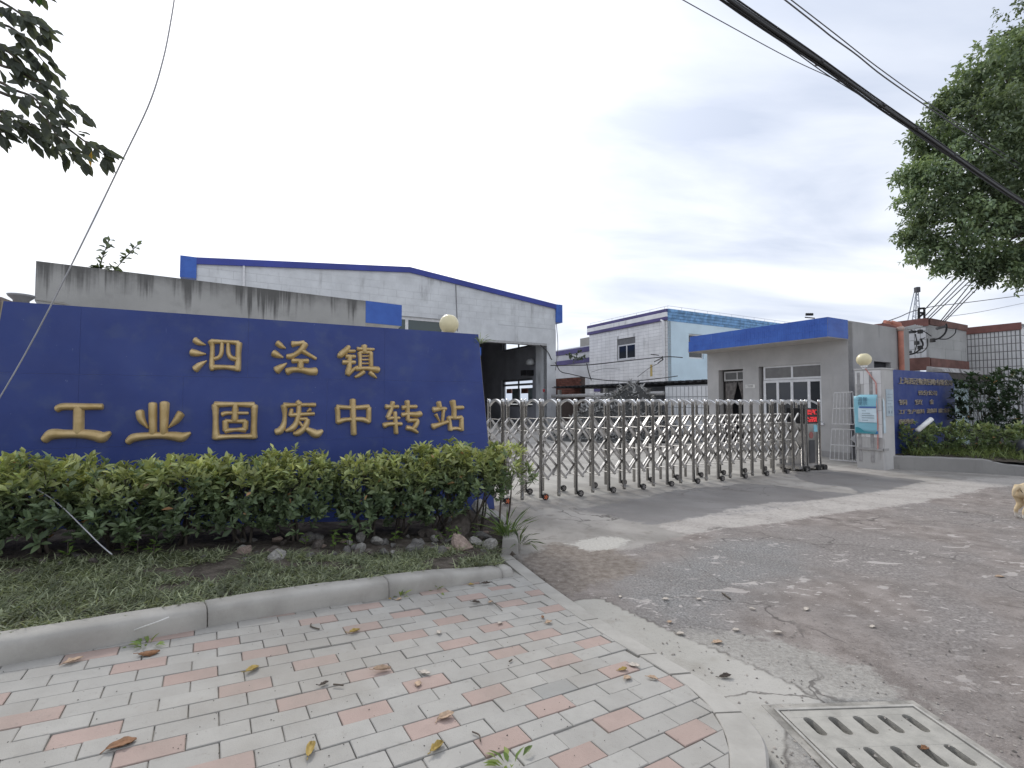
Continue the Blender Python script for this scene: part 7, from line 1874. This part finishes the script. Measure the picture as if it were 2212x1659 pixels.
stuff(obj('scrap_strips', leaf_mesh('scrap_strips', P, D, unit(rs.randn(n, 3)), rs.uniform(0.12, 0.34, n), rs.uniform(0.03, 0.10, n), cgr, fold=0.9, droop=0.4), t_.m, heap))

# ---- tan dog walking out at the right edge
def skin_body(name, verts, edges, radii, mt, parent=None, sub=2):
    me_ = bpy.data.meshes.new(name); me_.from_pydata(verts, edges, []); o = bpy.data.objects.new(name, me_); COL.objects.link(o)
    sk = o.modifiers.new('skin', 'SKIN'); sk.use_smooth_shade = True
    for v, r in zip(me_.skin_vertices[0].data, radii): v.radius = (r[0], r[1]) if isinstance(r, tuple) else (r, r)
    me_.skin_vertices[0].data[0].use_root = True
    sb = o.modifiers.new('sub', 'SUBSURF'); sb.levels = sub; sb.render_levels = sub
    dg = bpy.context.evaluated_depsgraph_get(); nm = bpy.data.meshes.new_from_object(o.evaluated_get(dg)); bpy.data.objects.remove(o, do_unlink=True)
    nm.materials.clear(); nm.polygons.foreach_set('use_smooth', [True] * len(nm.polygons)); q = obj(name, nm, mt, parent); return q
dg_ = gnd(2198, 1122)
DV = [(0.10, 0, 0.385), (0.26, 0, 0.40), (0.42, 0, 0.385), (0.56, 0, 0.375), (0.68, 0, 0.45), (0.77, 0, 0.54), (0.85, 0, 0.545), (0.93, 0, 0.52),
      (0.085, 0.055, 0.29), (0.13, 0.065, 0.195), (0.05, 0.065, 0.115), (0.06, 0.065, 0.03), (0.10, 0.065, 0.015),
      (0.085, -0.055, 0.29), (0.10, -0.065, 0.195), (0.02, -0.065, 0.115), (0.02, -0.065, 0.03), (0.06, -0.065, 0.015),
      (0.56, 0.06, 0.27), (0.54, 0.065, 0.15), (0.56, 0.065, 0.03), (0.60, 0.065, 0.015), (0.57, -0.06, 0.27), (0.60, -0.065, 0.15), (0.57, -0.065, 0.03), (0.61, -0.065, 0.015),
      (0.02, 0, 0.42), (-0.03, 0, 0.37), (-0.045, 0, 0.29)]
DE = [(0, 1), (1, 2), (2, 3), (3, 4), (4, 5), (5, 6), (6, 7), (0, 8), (8, 9), (9, 10), (10, 11), (11, 12), (0, 13), (13, 14), (14, 15), (15, 16), (16, 17), (3, 18), (18, 19), (19, 20), (20, 21), (3, 22), (22, 23), (23, 24), (24, 25), (0, 26), (26, 27), (27, 28)]
DR = [0.105, 0.10, 0.105, 0.115, 0.075, 0.075, 0.05, 0.032] + [0.072, 0.045, 0.022, 0.02, 0.022] * 2 + [0.05, 0.03, 0.02, 0.022] * 2 + [0.028, 0.022, 0.012]
dm = NT('dog coat'); sp_ = dm.n('ShaderNodeSeparateXYZ'); dm.l(dm.n('ShaderNodeTexCoord').outputs['Object'], sp_.inputs[0])
cc = dm.mix(dm.ramp(dm.noise(dm.coord('Object'), 14, 4), 0.3, 0.7), (0.52, 0.40, 0.24), (0.68, 0.55, 0.37))
cc = dm.mix(dm.ramp(sp_.outputs[2], 0.10, 0.05), cc, (0.66, 0.62, 0.57)); dm.base(cc, 0.9, 0, 0.2); dm.bump(dm.noise(dm.coord('Object'), 90, 3), 0.5, 0.01)
dog = thing('dog', 'short haired tan dog with pale paws walking off at the right edge', 'dog', (dg_.x, dg_.y, 0))
skin_body('body', DV, DE, DR, dm.m, dog)
ear = MB()
for s_ in (-1, 1):
    MB().prism([(0.74, 0.045 * s_, 0.59), (0.79, 0.05 * s_, 0.585), (0.745, 0.085 * s_, 0.52)], (0.012, 0, 0)).build('ear', dm.m, dog)
MB().lathe([(0.006, -0.012), (0.014, 0), (0.006, 0.012)], (0.955, 0, 0.525), 8).build('nose', cblm, dog)
